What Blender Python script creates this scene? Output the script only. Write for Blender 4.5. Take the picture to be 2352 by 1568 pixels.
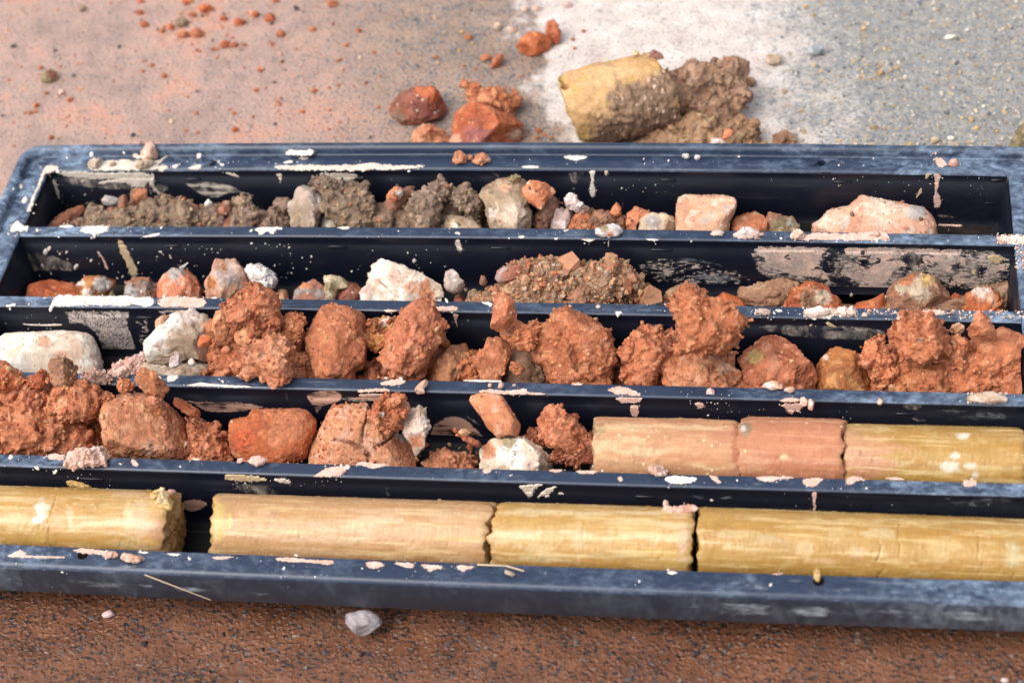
import bpy, bmesh, math, random
import numpy as np
from mathutils import Vector, Matrix, Euler
from mathutils.geometry import tessellate_polygon

S = bpy.context.scene
COL = S.collection
for _o in list(bpy.data.objects):
    bpy.data.objects.remove(_o)

# ------------------------------------------------------------------ camera, sky, sun, exposure
H = 0.064            # height of the tray rim above the ground
ZF = H - 0.056       # top of the tray floor
cam_d = bpy.data.cameras.new("camera")
cam = bpy.data.objects.new("camera", cam_d)
COL.objects.link(cam)
S.camera = cam
cam.location = (0.27172, -1.25336, 1.112 + H)
cam.rotation_euler = (0.760706, 0.102188, 0.121643)
cam_d.sensor_width = 36.0
cam_d.lens = 4249.555 / 2352 * 36.0
cam_d.clip_start = 0.05
cam_d.clip_end = 100.0
cam_d.dof.use_dof = True
cam_d.dof.focus_distance = 1.535
cam_d.dof.aperture_fstop = 4.6

SUN_EL, SUN_AZ = 57.0, 232.0        # azimuth clockwise from +Y (in front of the tray, to the left)
w = bpy.data.worlds.new("World")
S.world = w
w.use_nodes = True
wn, wl = w.node_tree.nodes, w.node_tree.links
wn.clear()
w_out = wn.new("ShaderNodeOutputWorld")
w_bg = wn.new("ShaderNodeBackground")
w_sky = wn.new("ShaderNodeTexSky")
w_sky.sky_type = 'NISHITA'
w_sky.sun_disc = False
w_sky.sun_elevation = math.radians(SUN_EL)
w_sky.sun_rotation = math.radians(SUN_AZ)
w_sky.dust_density = 5.0
w_sky.air_density = 1.0
w_hs = wn.new("ShaderNodeHueSaturation")     # thin overcast: the blue is mostly washed out
w_hs.inputs["Saturation"].default_value = 0.50
wl.new(w_sky.outputs[0], w_hs.inputs["Color"])
wl.new(w_hs.outputs[0], w_bg.inputs["Color"])
w_bg.inputs["Strength"].default_value = 0.15
wl.new(w_bg.outputs[0], w_out.inputs[0])

sun_d = bpy.data.lights.new("sun", 'SUN')
sun_d.energy = 0.85
sun_d.angle = math.radians(50)
sun_d.color = (1.0, 0.975, 0.94)
sun = bpy.data.objects.new("sun", sun_d)
COL.objects.link(sun)
_a, _e = math.radians(SUN_AZ), math.radians(SUN_EL)
_dir = Vector((math.sin(_a) * math.cos(_e), math.cos(_a) * math.cos(_e), math.sin(_e)))
sun.rotation_euler = (-_dir).to_track_quat('-Z', 'Y').to_euler()
sun.location = _dir * 5

S.cycles.use_denoising = True
S.cycles.denoiser = 'OPENIMAGEDENOISE'
S.cycles.denoising_prefilter = 'NONE'
S.cycles.transparent_max_bounces = 48
S.cycles.use_adaptive_sampling = False
S.view_settings.view_transform = 'Standard'
S.view_settings.look = 'None'
S.view_settings.gamma = 1.0
S.view_settings.use_curve_mapping = False
S.view_settings.exposure = 0.82

# ------------------------------------------------------------------ pixel <-> world
CM = np.array(Euler(cam.rotation_euler, 'XYZ').to_matrix())
CP = np.array(cam.location)
FPX = 4249.555
REG = {'A': (0, 0), 'B': (775.2, 0), 'C': (1548.1, 0), 'D': (0, 516.8), 'E': (775.2, 516.8),
       'G': (1548.1, 516.8), 'H': (0, 1033.6), 'I': (775.2, 1033.6), 'J': (1548.1, 1033.6)}
SC = 0.3418


def px(reg, s):
    """tracing coordinates -> array of picture points (2352 x 1568 frame)"""
    if isinstance(s, str):
        s = [tuple(float(c) for c in q.split(',')) for q in s.split()]
    a = np.array(s, float) * SC
    return a + np.array(REG[reg])


def ray(p):
    p = np.atleast_2d(p)
    d = np.stack([(p[:, 0] - 1176) / FPX, -(p[:, 1] - 784) / FPX, -np.ones(len(p))], 1) @ CM.T
    return d


def on_z(p, z):
    d = ray(p)
    t = (z - CP[2]) / d[:, 2]
    return CP + d * t[:, None]


def on_y(p, y):
    d = ray(p)
    y = np.broadcast_to(y, (len(d),))
    t = (y - CP[1]) / d[:, 1]
    return CP + d * t[:, None]


def proj(X):
    q = (np.atleast_2d(X) - CP) @ CM
    return np.stack([1176 + FPX * q[:, 0] / -q[:, 2], 784 - FPX * q[:, 1] / -q[:, 2]], 1)


# ------------------------------------------------------------------ noise
def _hash(ix, iy, iz, s):
    h = (ix.astype(np.uint32) * np.uint32(374761393) + iy.astype(np.uint32) * np.uint32(668265263)
         + iz.astype(np.uint32) * np.uint32(2147483647 - 58) + np.uint32((s * 1274126177 + 12345) & 0xffffffff))
    h ^= h >> np.uint32(13)
    h *= np.uint32(1274126177)
    h ^= h >> np.uint32(16)
    h *= np.uint32(2246822519)
    h ^= h >> np.uint32(15)
    return h


def vnoise(P, s=0):
    """smooth gradient-like value noise, about -1..1"""
    i = np.floor(P)
    f = P - i
    u = f * f * f * (f * (f * 6 - 15) + 10)
    i = i.astype(np.int64)
    out = np.zeros(len(P))
    for dx in (0, 1):
        wx = u[:, 0] if dx else 1 - u[:, 0]
        for dy in (0, 1):
            wy = u[:, 1] if dy else 1 - u[:, 1]
            for dz in (0, 1):
                wz = u[:, 2] if dz else 1 - u[:, 2]
                h = _hash(i[:, 0] + dx, i[:, 1] + dy, i[:, 2] + dz, s)
                g = [((h >> np.uint32(sh)) & np.uint32(255)).astype(float) / 127.5 - 1 for sh in (0, 8, 16)]
                out += wx * wy * wz * (g[0] * (f[:, 0] - dx) + g[1] * (f[:, 1] - dy) + g[2] * (f[:, 2] - dz))
    return out * 1.25


def fbm(P, octs=4, s=0, gain=0.5):
    a, t = 1.0, 0.0
    out = np.zeros(len(P))
    for k in range(octs):
        out += a * vnoise(P * (2.03 ** k) + 17.3 * k, s + k)
        t += a
        a *= gain
    return out / t * 1.4


def billow(P, octs=4, s=0, gain=0.55):
    """rounded lumps with sharp creases between them, about 0..1"""
    a, t = 1.0, 0.0
    out = np.zeros(len(P))
    for k in range(octs):
        out += a * np.abs(vnoise(P * (2.1 ** k) + 11.1 * k, s + k))
        t += a
        a *= gain
    return out / t * 2.2


def domes(P, s=0, keep=0.6):
    """rounded crumbs, 0..1, and a random id per crumb"""
    q = P - 0.5
    i = np.floor(q).astype(np.int64)
    best = np.zeros(len(P))
    rid = np.zeros(len(P))
    for dx in (0, 1):
        for dy in (0, 1):
            for dz in (0, 1):
                c = i + np.array([dx, dy, dz])
                h = _hash(c[:, 0], c[:, 1], c[:, 2], s)
                r = [((h >> np.uint32(sh)) & np.uint32(255)).astype(float) / 255.0 for sh in (0, 8, 16, 24)]
                ctr = c + 0.5 + 0.62 * (np.stack(r[:3], 1) - 0.5)
                rad = 0.30 + 0.32 * r[3]
                d2 = ((P - ctr) ** 2).sum(1) / rad ** 2
                hgt = np.sqrt(np.clip(1 - d2, 0, 1)) * rad * (r[3] * 7 % 1 < keep)
                m = hgt > best
                best = np.where(m, hgt, best)
                rid = np.where(m, r[0], rid)
    return best, rid


# ------------------------------------------------------------------ meshes
_ico = {}


def ico(n):
    if n not in _ico:
        bm = bmesh.new()
        bmesh.ops.create_icosphere(bm, subdivisions=n, radius=1.0)
        V = np.array([v.co[:] for v in bm.verts])
        F = np.array([[v.index for v in f.verts] for f in bm.faces])
        bm.free()
        _ico[n] = (V / np.linalg.norm(V, axis=1)[:, None], F)
    return _ico[n]


def make_mesh(name, V, F, mats, col=None, smooth=True, mi=None):
    """V (n,3); F (m,3) or (m,4) or list of lists"""
    me = bpy.data.meshes.new(name)
    V = np.asarray(V, np.float32)
    if isinstance(F, np.ndarray):
        k = F.shape[1]
        me.vertices.add(len(V))
        me.vertices.foreach_set("co", V.ravel())
        me.loops.add(F.size)
        me.loops.foreach_set("vertex_index", F.ravel().astype(np.int32))
        me.polygons.add(len(F))
        me.polygons.foreach_set("loop_start", np.arange(0, F.size, k, dtype=np.int32))
        try:
            me.polygons.foreach_set("loop_total", np.full(len(F), k, np.int32))
        except Exception:
            pass
        me.update(calc_edges=True)
        me.validate()
    else:
        me.from_pydata([tuple(v) for v in V.tolist()], [], F)
    for m in (mats if isinstance(mats, (list, tuple)) else [mats]):
        me.materials.append(m)
    me.polygons.foreach_set("use_smooth", np.full(len(me.polygons), smooth))
    if mi is not None:
        me.polygons.foreach_set("material_index", np.asarray(mi, np.int32))
    if col is not None:
        at = me.attributes.new("Col", 'FLOAT_COLOR', 'POINT')
        c4 = np.ones((len(V), 4), np.float32)
        c4[:, :3] = np.clip(col, 0, 1)
        at.data.foreach_set("color", c4.ravel())
    me.update()
    return me


def link(name, me, loc=(0, 0, 0), parent=None, label=None, cat=None, group=None, kind=None):
    o = bpy.data.objects.new(name, me)
    COL.objects.link(o)
    o.location = loc
    if parent is not None:
        o.parent = parent
    if label:
        o["label"] = label
    if cat:
        o["category"] = cat
    if group:
        o["group"] = group
    if kind:
        o["kind"] = kind
    return o


# ------------------------------------------------------------------ materials
class NT:
    def __init__(self, name):
        self.m = bpy.data.materials.new(name)
        self.m.use_nodes = True
        self.t = self.m.node_tree
        self.t.nodes.clear()
        self.out = self.t.nodes.new("ShaderNodeOutputMaterial")
        self.bsdf = self.t.nodes.new("ShaderNodeBsdfPrincipled")
        self.t.links.new(self.bsdf.outputs[0], self.out.inputs[0])
        self.tc = self.t.nodes.new("ShaderNodeTexCoord")

    def L(self, a, b):
        self.t.links.new(a, b)

    def setv(self, inp, v):
        if hasattr(v, "is_output") or isinstance(v, bpy.types.NodeSocket):
            self.L(v, inp)
        else:
            inp.default_value = v

    def coord(self, scale=(1, 1, 1), rot=(0, 0, 0), rnd=False):
        mp = self.t.nodes.new("ShaderNodeMapping")
        mp.inputs["Scale"].default_value = scale
        mp.inputs["Rotation"].default_value = rot
        self.L(self.tc.outputs["Object"], mp.inputs["Vector"])
        if rnd:
            oi = self.t.nodes.new("ShaderNodeObjectInfo")
            ml = self.math('MULTIPLY', oi.outputs["Random"], 31.7)
            cb = self.t.nodes.new("ShaderNodeCombineXYZ")
            for k in range(3):
                self.L(ml, cb.inputs[k])
            self.L(cb.outputs[0], mp.inputs["Location"])
        return mp.outputs[0]

    def noise(self, vec, scale, detail=4, rough=0.55, dist=0.0):
        n = self.t.nodes.new("ShaderNodeTexNoise")
        n.inputs["Scale"].default_value = scale
        n.inputs["Detail"].default_value = detail
        n.inputs["Roughness"].default_value = rough
        n.inputs["Distortion"].default_value = dist
        self.L(vec, n.inputs["Vector"])
        return n.outputs["Fac"]

    def noisec(self, vec, scale, detail=2):
        n = self.t.nodes.new("ShaderNodeTexNoise")
        n.inputs["Scale"].default_value = scale
        n.inputs["Detail"].default_value = detail
        self.L(vec, n.inputs["Vector"])
        return n.outputs["Color"]

    def voro(self, vec, scale, feature='F1', rnd=1.0):
        n = self.t.nodes.new("ShaderNodeTexVoronoi")
        n.feature = feature
        n.inputs["Scale"].default_value = scale
        n.inputs["Randomness"].default_value = rnd
        self.L(vec, n.inputs["Vector"])
        return n.outputs["Distance"], (n.outputs["Color"] if feature != 'DISTANCE_TO_EDGE' else None)

    def math(self, op, a, b=0.0, c=0.0, clamp=False):
        n = self.t.nodes.new("ShaderNodeMath")
        n.operation = op
        n.use_clamp = clamp
        self.setv(n.inputs[0], a)
        self.setv(n.inputs[1], b)
        if len(n.inputs) > 2:
            self.setv(n.inputs[2], c)
        return n.outputs[0]

    def step(self, v, lo, hi):
        n = self.t.nodes.new("ShaderNodeMapRange")
        n.interpolation_type = 'SMOOTHSTEP'
        self.setv(n.inputs["Value"], v)
        n.inputs["From Min"].default_value = lo
        n.inputs["From Max"].default_value = hi
        return n.outputs[0]

    def lin(self, v, lo, hi, a=0.0, b=1.0):
        n = self.t.nodes.new("ShaderNodeMapRange")
        self.setv(n.inputs["Value"], v)
        n.inputs["From Min"].default_value = lo
        n.inputs["From Max"].default_value = hi
        n.inputs["To Min"].default_value = a
        n.inputs["To Max"].default_value = b
        return n.outputs[0]

    def mix(self, f, a, b, mode='MIX'):
        n = self.t.nodes.new("ShaderNodeMix")
        n.data_type = 'RGBA'
        n.blend_type = mode
        self.setv(n.inputs[0], f)
        for k, v in ((6, a), (7, b)):
            if isinstance(v, tuple):
                n.inputs[k].default_value = (v[0], v[1], v[2], 1)
            else:
                self.L(v, n.inputs[k])
        return n.outputs[2]

    def ramp(self, f, stops):
        n = self.t.nodes.new("ShaderNodeValToRGB")
        el = n.color_ramp.elements
        while len(el) < len(stops):
            el.new(0.5)
        for e, (p, c) in zip(el, stops):
            e.position = p
            e.color = (c[0], c[1], c[2], 1)
        self.L(f, n.inputs[0])
        return n.outputs[0]

    def sep(self, vec):
        n = self.t.nodes.new("ShaderNodeSeparateXYZ")
        self.L(vec, n.inputs[0])
        return n.outputs

    def attr(self, name):
        n = self.t.nodes.new("ShaderNodeAttribute")
        n.attribute_name = name
        return n.outputs["Color"]

    def bump(self, h, strength, dist, prev=None):
        n = self.t.nodes.new("ShaderNodeBump")
        n.inputs["Strength"].default_value = strength
        n.inputs["Distance"].default_value = dist
        self.L(h, n.inputs["Height"])
        if prev is not None:
            self.L(prev, n.inputs["Normal"])
        return n.outputs[0]

    def set(self, color=None, rough=None, normal=None, spec=None, alpha=None):
        b = self.bsdf.inputs
        if color is not None:
            if isinstance(color, tuple):
                b["Base Color"].default_value = (*color, 1)
            else:
                self.L(color, b["Base Color"])
        if rough is not None:
            self.setv(b["Roughness"], rough)
        if normal is not None:
            self.L(normal, b["Normal"])
        if spec is not None:
            self.setv(b["Specular IOR Level"], spec)
        if alpha is not None:
            self.L(alpha, b["Alpha"])
        return self.m


def earth_material(name, rough=0.75, grain=900.0, bump=0.5, spots=None, spec=0.35, contrast=0.35, streak=None):
    n = NT(name)
    v = n.coord(rnd=True)
    c = n.attr("Col")
    f1 = n.noise(v, grain * 0.12, 5, 0.6)
    f2 = n.noise(v, grain, 3, 0.65)
    f3 = n.noise(v, grain * 0.45, 3, 0.7)
    k = n.math('ADD', n.math('ADD', n.math('MULTIPLY', f1, 0.4), n.math('MULTIPLY', f2, 0.25)), n.math('MULTIPLY', f3, 0.35))
    c = n.mix(1.0, c, n.ramp(k, [(0.34, (1 - contrast * 1.15,) * 3), (0.5, (1,) * 3), (0.66, (1 + contrast,) * 3)]), 'MULTIPLY')
    if spots:
        for scale, thr, col in spots:
            d, cc = n.voro(v, scale)
            s = n.sep(cc)
            m = n.math('MULTIPLY', n.step(s[0], thr, thr + 0.03), n.math('SUBTRACT', 1.0, n.step(d, 0.28, 0.42)))
            c = n.mix(m, c, col)
    if streak:
        vs = n.coord(scale=(0.06, 1, 1), rnd=True)
        fs = n.noise(vs, 260, 4, 0.6)
        c = n.mix(n.math('MULTIPLY', n.step(fs, 0.52, 0.68), streak[0]), c, streak[1])
        c = n.mix(n.math('MULTIPLY', n.step(n.noise(vs, 420, 3, 0.6), 0.55, 0.7), streak[0] * 0.8), c, streak[2])
    h = n.math('ADD', n.math('MULTIPLY', f1, 1.3), n.math('MULTIPLY', f2, 0.6))
    nb = n.bump(h, bump, 0.0016)
    rr = n.lin(f1, 0.3, 0.7, rough - 0.14, min(1.0, rough + 0.1))
    return n.set(c, rr, nb, spec)


M_CLAY = earth_material("red_clay", 0.6, 1000, 1.0, [(330, 0.93, (0.62, 0.36, 0.16)), (260, 0.95, (0.20, 0.05, 0.025))], 0.36, 0.5)
M_SOIL = earth_material("brown_soil", 0.6, 1100, 0.9, [(300, 0.9, (0.42, 0.27, 0.12)), (260, 0.95, (0.36, 0.12, 0.06))], 0.4, 0.4)
M_ROCK = earth_material("weathered_rock", 0.62, 800, 0.7, [(420, 0.92, (0.26, 0.12, 0.07)), (350, 0.94, (0.66, 0.56, 0.48))], 0.35, 0.3)
M_CHALK = earth_material("chalky_mud", 0.85, 1200, 0.75, [(300, 0.92, (0.50, 0.24, 0.16)), (450, 0.93, (0.36, 0.27, 0.22))], 0.2, 0.16)
M_CORE = earth_material("drilled_clay_core", 0.30, 700, 0.3, [(240, 0.965, (0.46, 0.24, 0.12))], 0.42, 0.16,
                        (0.6, (0.62, 0.45, 0.22), (0.40, 0.25, 0.07)))
M_REDCORE = earth_material("red_clay_core", 0.7, 900, 0.6, [(300, 0.94, (0.68, 0.50, 0.30))], 0.3, 0.2,
                           (0.42, (0.64, 0.34, 0.17), (0.44, 0.17, 0.08)))
M_GRIT = earth_material("grit", 0.7, 900, 0.6, None, 0.35, 0.25)
M_QUARTZ = earth_material("grey_quartz", 0.22, 500, 0.3, None, 0.6, 0.3)
MATS = {'clay': M_CLAY, 'soil': M_SOIL, 'rock': M_ROCK, 'chalk': M_CHALK, 'grit': M_GRIT, 'core': M_CORE,
        'redcore': M_REDCORE, 'quartz': M_QUARTZ}

# base colours (what the material itself has): main, second, third
PAL = {
    'clay': ('clay', (0.44, 0.150, 0.066), (0.36, 0.112, 0.046), (0.54, 0.225, 0.115)),
    'claypink': ('clay', (0.52, 0.215, 0.110), (0.42, 0.150, 0.070), (0.60, 0.30, 0.17)),
    'clayorange': ('clay', (0.62, 0.285, 0.130), (0.54, 0.225, 0.098), (0.64, 0.36, 0.21)),
    'clayred': ('clay', (0.44, 0.115, 0.038), (0.33, 0.078, 0.026), (0.52, 0.19, 0.08)),
    'claydark': ('clay', (0.30, 0.090, 0.040), (0.22, 0.062, 0.030), (0.38, 0.14, 0.07)),
    'rust': ('clay', (0.36, 0.128, 0.036), (0.22, 0.070, 0.022), (0.46, 0.215, 0.075)),
    'ochre': ('clay', (0.55, 0.36, 0.13), (0.42, 0.24, 0.08), (0.66, 0.50, 0.26)),
    'brown': ('soil', (0.215, 0.142, 0.094), (0.150, 0.096, 0.062), (0.31, 0.215, 0.145)),
    'brownred': ('soil', (0.27, 0.125, 0.070), (0.19, 0.10, 0.060), (0.36, 0.17, 0.10)),
    'brownlight': ('soil', (0.33, 0.235, 0.155), (0.24, 0.16, 0.10), (0.44, 0.33, 0.23)),
    'olive': ('soil', (0.235, 0.185, 0.095), (0.15, 0.115, 0.060), (0.36, 0.29, 0.16)),
    'dullred': ('rock', (0.27, 0.095, 0.055), (0.19, 0.065, 0.040), (0.36, 0.15, 0.09)),
    'rockorange': ('rock', (0.52, 0.195, 0.090), (0.40, 0.135, 0.062), (0.60, 0.31, 0.19)),
    'rockgreyred': ('rock', (0.36, 0.145, 0.085), (0.27, 0.175, 0.135), (0.30, 0.27, 0.24)),
    'rockpink': ('rock', (0.58, 0.32, 0.205), (0.50, 0.235, 0.135), (0.56, 0.45, 0.34)),
    'rockpale': ('rock', (0.58, 0.44, 0.33), (0.45, 0.31, 0.21), (0.70, 0.62, 0.54)),
    'beige': ('chalk', (0.47, 0.37, 0.265), (0.36, 0.26, 0.175), (0.60, 0.52, 0.43)),
    'white': ('chalk', (0.70, 0.645, 0.575), (0.58, 0.50, 0.42), (0.78, 0.75, 0.71)),
    'whitepink': ('chalk', (0.68, 0.545, 0.465), (0.58, 0.405, 0.32), (0.76, 0.69, 0.64)),
    'pinkmud': ('chalk', (0.62, 0.40, 0.315), (0.54, 0.31, 0.23), (0.70, 0.52, 0.44)),
    'grey': ('rock', (0.36, 0.335, 0.305), (0.27, 0.245, 0.22), (0.46, 0.43, 0.40)),
    'greypink': ('rock', (0.50, 0.375, 0.315), (0.40, 0.30, 0.26), (0.62, 0.54, 0.49)),
    'bluegrey': ('rock', (0.20, 0.23, 0.27), (0.13, 0.15, 0.18), (0.34, 0.37, 0.40)),
    'black': ('rock', (0.035, 0.035, 0.04), (0.02, 0.02, 0.022), (0.07, 0.07, 0.075)),
    'sand': ('soil', (0.285, 0.160, 0.094), (0.21, 0.112, 0.064), (0.37, 0.23, 0.145)),
    'quartz': ('quartz', (0.36, 0.325, 0.305), (0.24, 0.20, 0.185), (0.46, 0.44, 0.42)),
    'yellowcore': ('core', (0.54, 0.36, 0.135), (0.46, 0.27, 0.085), (0.60, 0.45, 0.22)),
}
# surface styles: squareness, flat cuts, big lumps, ripples, fine relief, crumbs(size m, height, keep), second crumbs
ST = {
    'clod': dict(e=0.82, cuts=6, big=0.16, bil=(85, 0.0030), fine=0.0013, cr=None, cr2=(0.0034, 0.0007, 0.5), pit=None, lump=(1.0, 0.94, 0.075, 0.36)),
    'crumbly': dict(e=0.85, cuts=4, big=0.22, bil=(85, 0.0036), fine=0.0015, cr=None, cr2=(0.0034, 0.0008, 0.6), pit=None, lump=(1.9, 0.86, 0.058, 0.42)),
    'boulder': dict(e=0.76, cuts=13, big=0.08, bil=(75, 0.0024), fine=0.0011, cr=(0.0075, 0.0008, 0.25), cr2=(0.0030, 0.0009, 0.3), pit=(0.008, 0.0016, 0.25)),
    'rock': dict(e=0.78, cuts=20, big=0.06, bil=(85, 0.0018), fine=0.0010, cr=None, cr2=(0.0026, 0.0006, 0.3), pit=(0.005, 0.0010, 0.25)),
    'block': dict(e=0.6, cuts=9, big=0.04, bil=(80, 0.0016), fine=0.0009, cr=None, cr2=(0.0026, 0.0007, 0.3), pit=(0.006, 0.0011, 0.22)),
    'slab': dict(e=0.5, cuts=2, big=0.03, bil=(70, 0.0010), fine=0.0009, cr=None, cr2=(0.0026, 0.0006, 0.3), pit=(0.007, 0.0008, 0.2)),
    'smooth': dict(e=0.9, cuts=3, big=0.04, bil=(90, 0.0006), fine=0.0004, cr=None, cr2=None, pit=None),
    'grain': dict(e=0.85, cuts=2, big=0.10, bil=(90, 0.0026), fine=0.0011, cr=(0.0044, 0.0014, 0.8), cr2=(0.0024, 0.0010, 0.8), pit=None),
}

PITCH, WALL = 0.09, 0.01352


def bow(V):
    """the long sides of a filled tray bulge outwards a little"""
    V = np.array(V, float)
    b = 0.005 - 0.00775 * np.clip(-V[:, 1] / 0.45, 0, 1.05)
    V[:, 1] += b * np.clip(1 - (V[:, 0] / 0.444) ** 2, -0.2, 1)
    return V


def bow_at(x, y):
    return bow([[x, y, 0]])[0, 1] - y


def fuse(V, F, vox):
    """one closed skin round overlapping lumps"""
    m = bpy.data.meshes.new("fuse_tmp")
    m.vertices.add(len(V))
    m.vertices.foreach_set("co", np.asarray(V, np.float32).ravel())
    m.loops.add(F.size)
    m.loops.foreach_set("vertex_index", F.ravel().astype(np.int32))
    m.polygons.add(len(F))
    m.polygons.foreach_set("loop_start", np.arange(0, F.size, 3, dtype=np.int32))
    m.update(calc_edges=True)
    o = bpy.data.objects.new("fuse_tmp", m)
    tmp_col.objects.link(o)
    md = o.modifiers.new("remesh", 'REMESH')
    md.mode = 'VOXEL'
    md.voxel_size = vox
    dg = bpy.context.evaluated_depsgraph_get()
    dg.update()
    ev = o.evaluated_get(dg)
    me = ev.to_mesh()
    n = len(me.vertices)
    W = np.empty(n * 3, np.float32)
    me.vertices.foreach_get("co", W)
    N = np.empty(n * 3, np.float32)
    me.vertex_normals.foreach_get("vector", N)
    L = np.empty(len(me.loops), np.int32)
    me.loops.foreach_get("vertex_index", L)
    Fq = L.reshape(-1, 4)
    ev.to_mesh_clear()
    bpy.data.objects.remove(o)
    bpy.data.meshes.remove(m)
    return W.reshape(-1, 3).astype(float), Fq.copy(), N.reshape(-1, 3).astype(float)


tmp_col = COL


def outline_radii(P, n=256):
    """largest distance from the centroid to the outline in n directions"""
    x, y = P[:, 0], P[:, 1]
    x1, y1 = np.roll(x, -1), np.roll(y, -1)
    cr = x * y1 - x1 * y
    A = cr.sum() / 2
    c = np.array([((x + x1) * cr).sum(), ((y + y1) * cr).sum()]) / (6 * A)
    th = np.linspace(0, 2 * np.pi, n, endpoint=False)
    R = np.zeros(n)
    Q = P - c
    Q1 = np.roll(Q, -1, 0)
    for k in range(len(Q)):
        a, b = Q[k], Q1[k]
        e = b - a
        dx, dy = np.cos(th), np.sin(th)
        den = dx * e[1] - dy * e[0]
        with np.errstate(divide='ignore', invalid='ignore'):
            t = (a[0] * e[1] - a[1] * e[0]) / den
            s = (a[0] * dy - a[1] * dx) / den
        ok = (s >= -1e-6) & (s <= 1 + 1e-6) & (t > 0) & np.isfinite(t)
        R = np.where(ok & (t > R), t, R)
    if (R == 0).any():
        i = np.arange(n)
        g = R > 0
        R = np.interp(i, i[g], R[g], period=n)
    for _ in range(2):
        R = 0.25 * np.roll(R, 1) + 0.5 * R + 0.25 * np.roll(R, -1)
    return c, R


_seed = [10]


def colour_field(V, pal, s, scale=60.0):
    c1, c2, c3 = [np.array(c) for c in PAL[pal][1:4]]
    a = np.clip(0.5 + 0.9 * fbm(V * scale, 4, s + 40), 0, 1)
    b = np.clip(0.5 + 1.1 * fbm(V * scale * 1.7, 3, s + 60), 0, 1)
    m1 = np.clip((a - 0.45) * 3.2, 0, 1)[:, None]
    m2 = np.clip((b - 0.62) * 4.0, 0, 1)[:, None]
    return (c1 * (1 - m1) + c2 * m1) * (1 - m2) + c3 * m2


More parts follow.
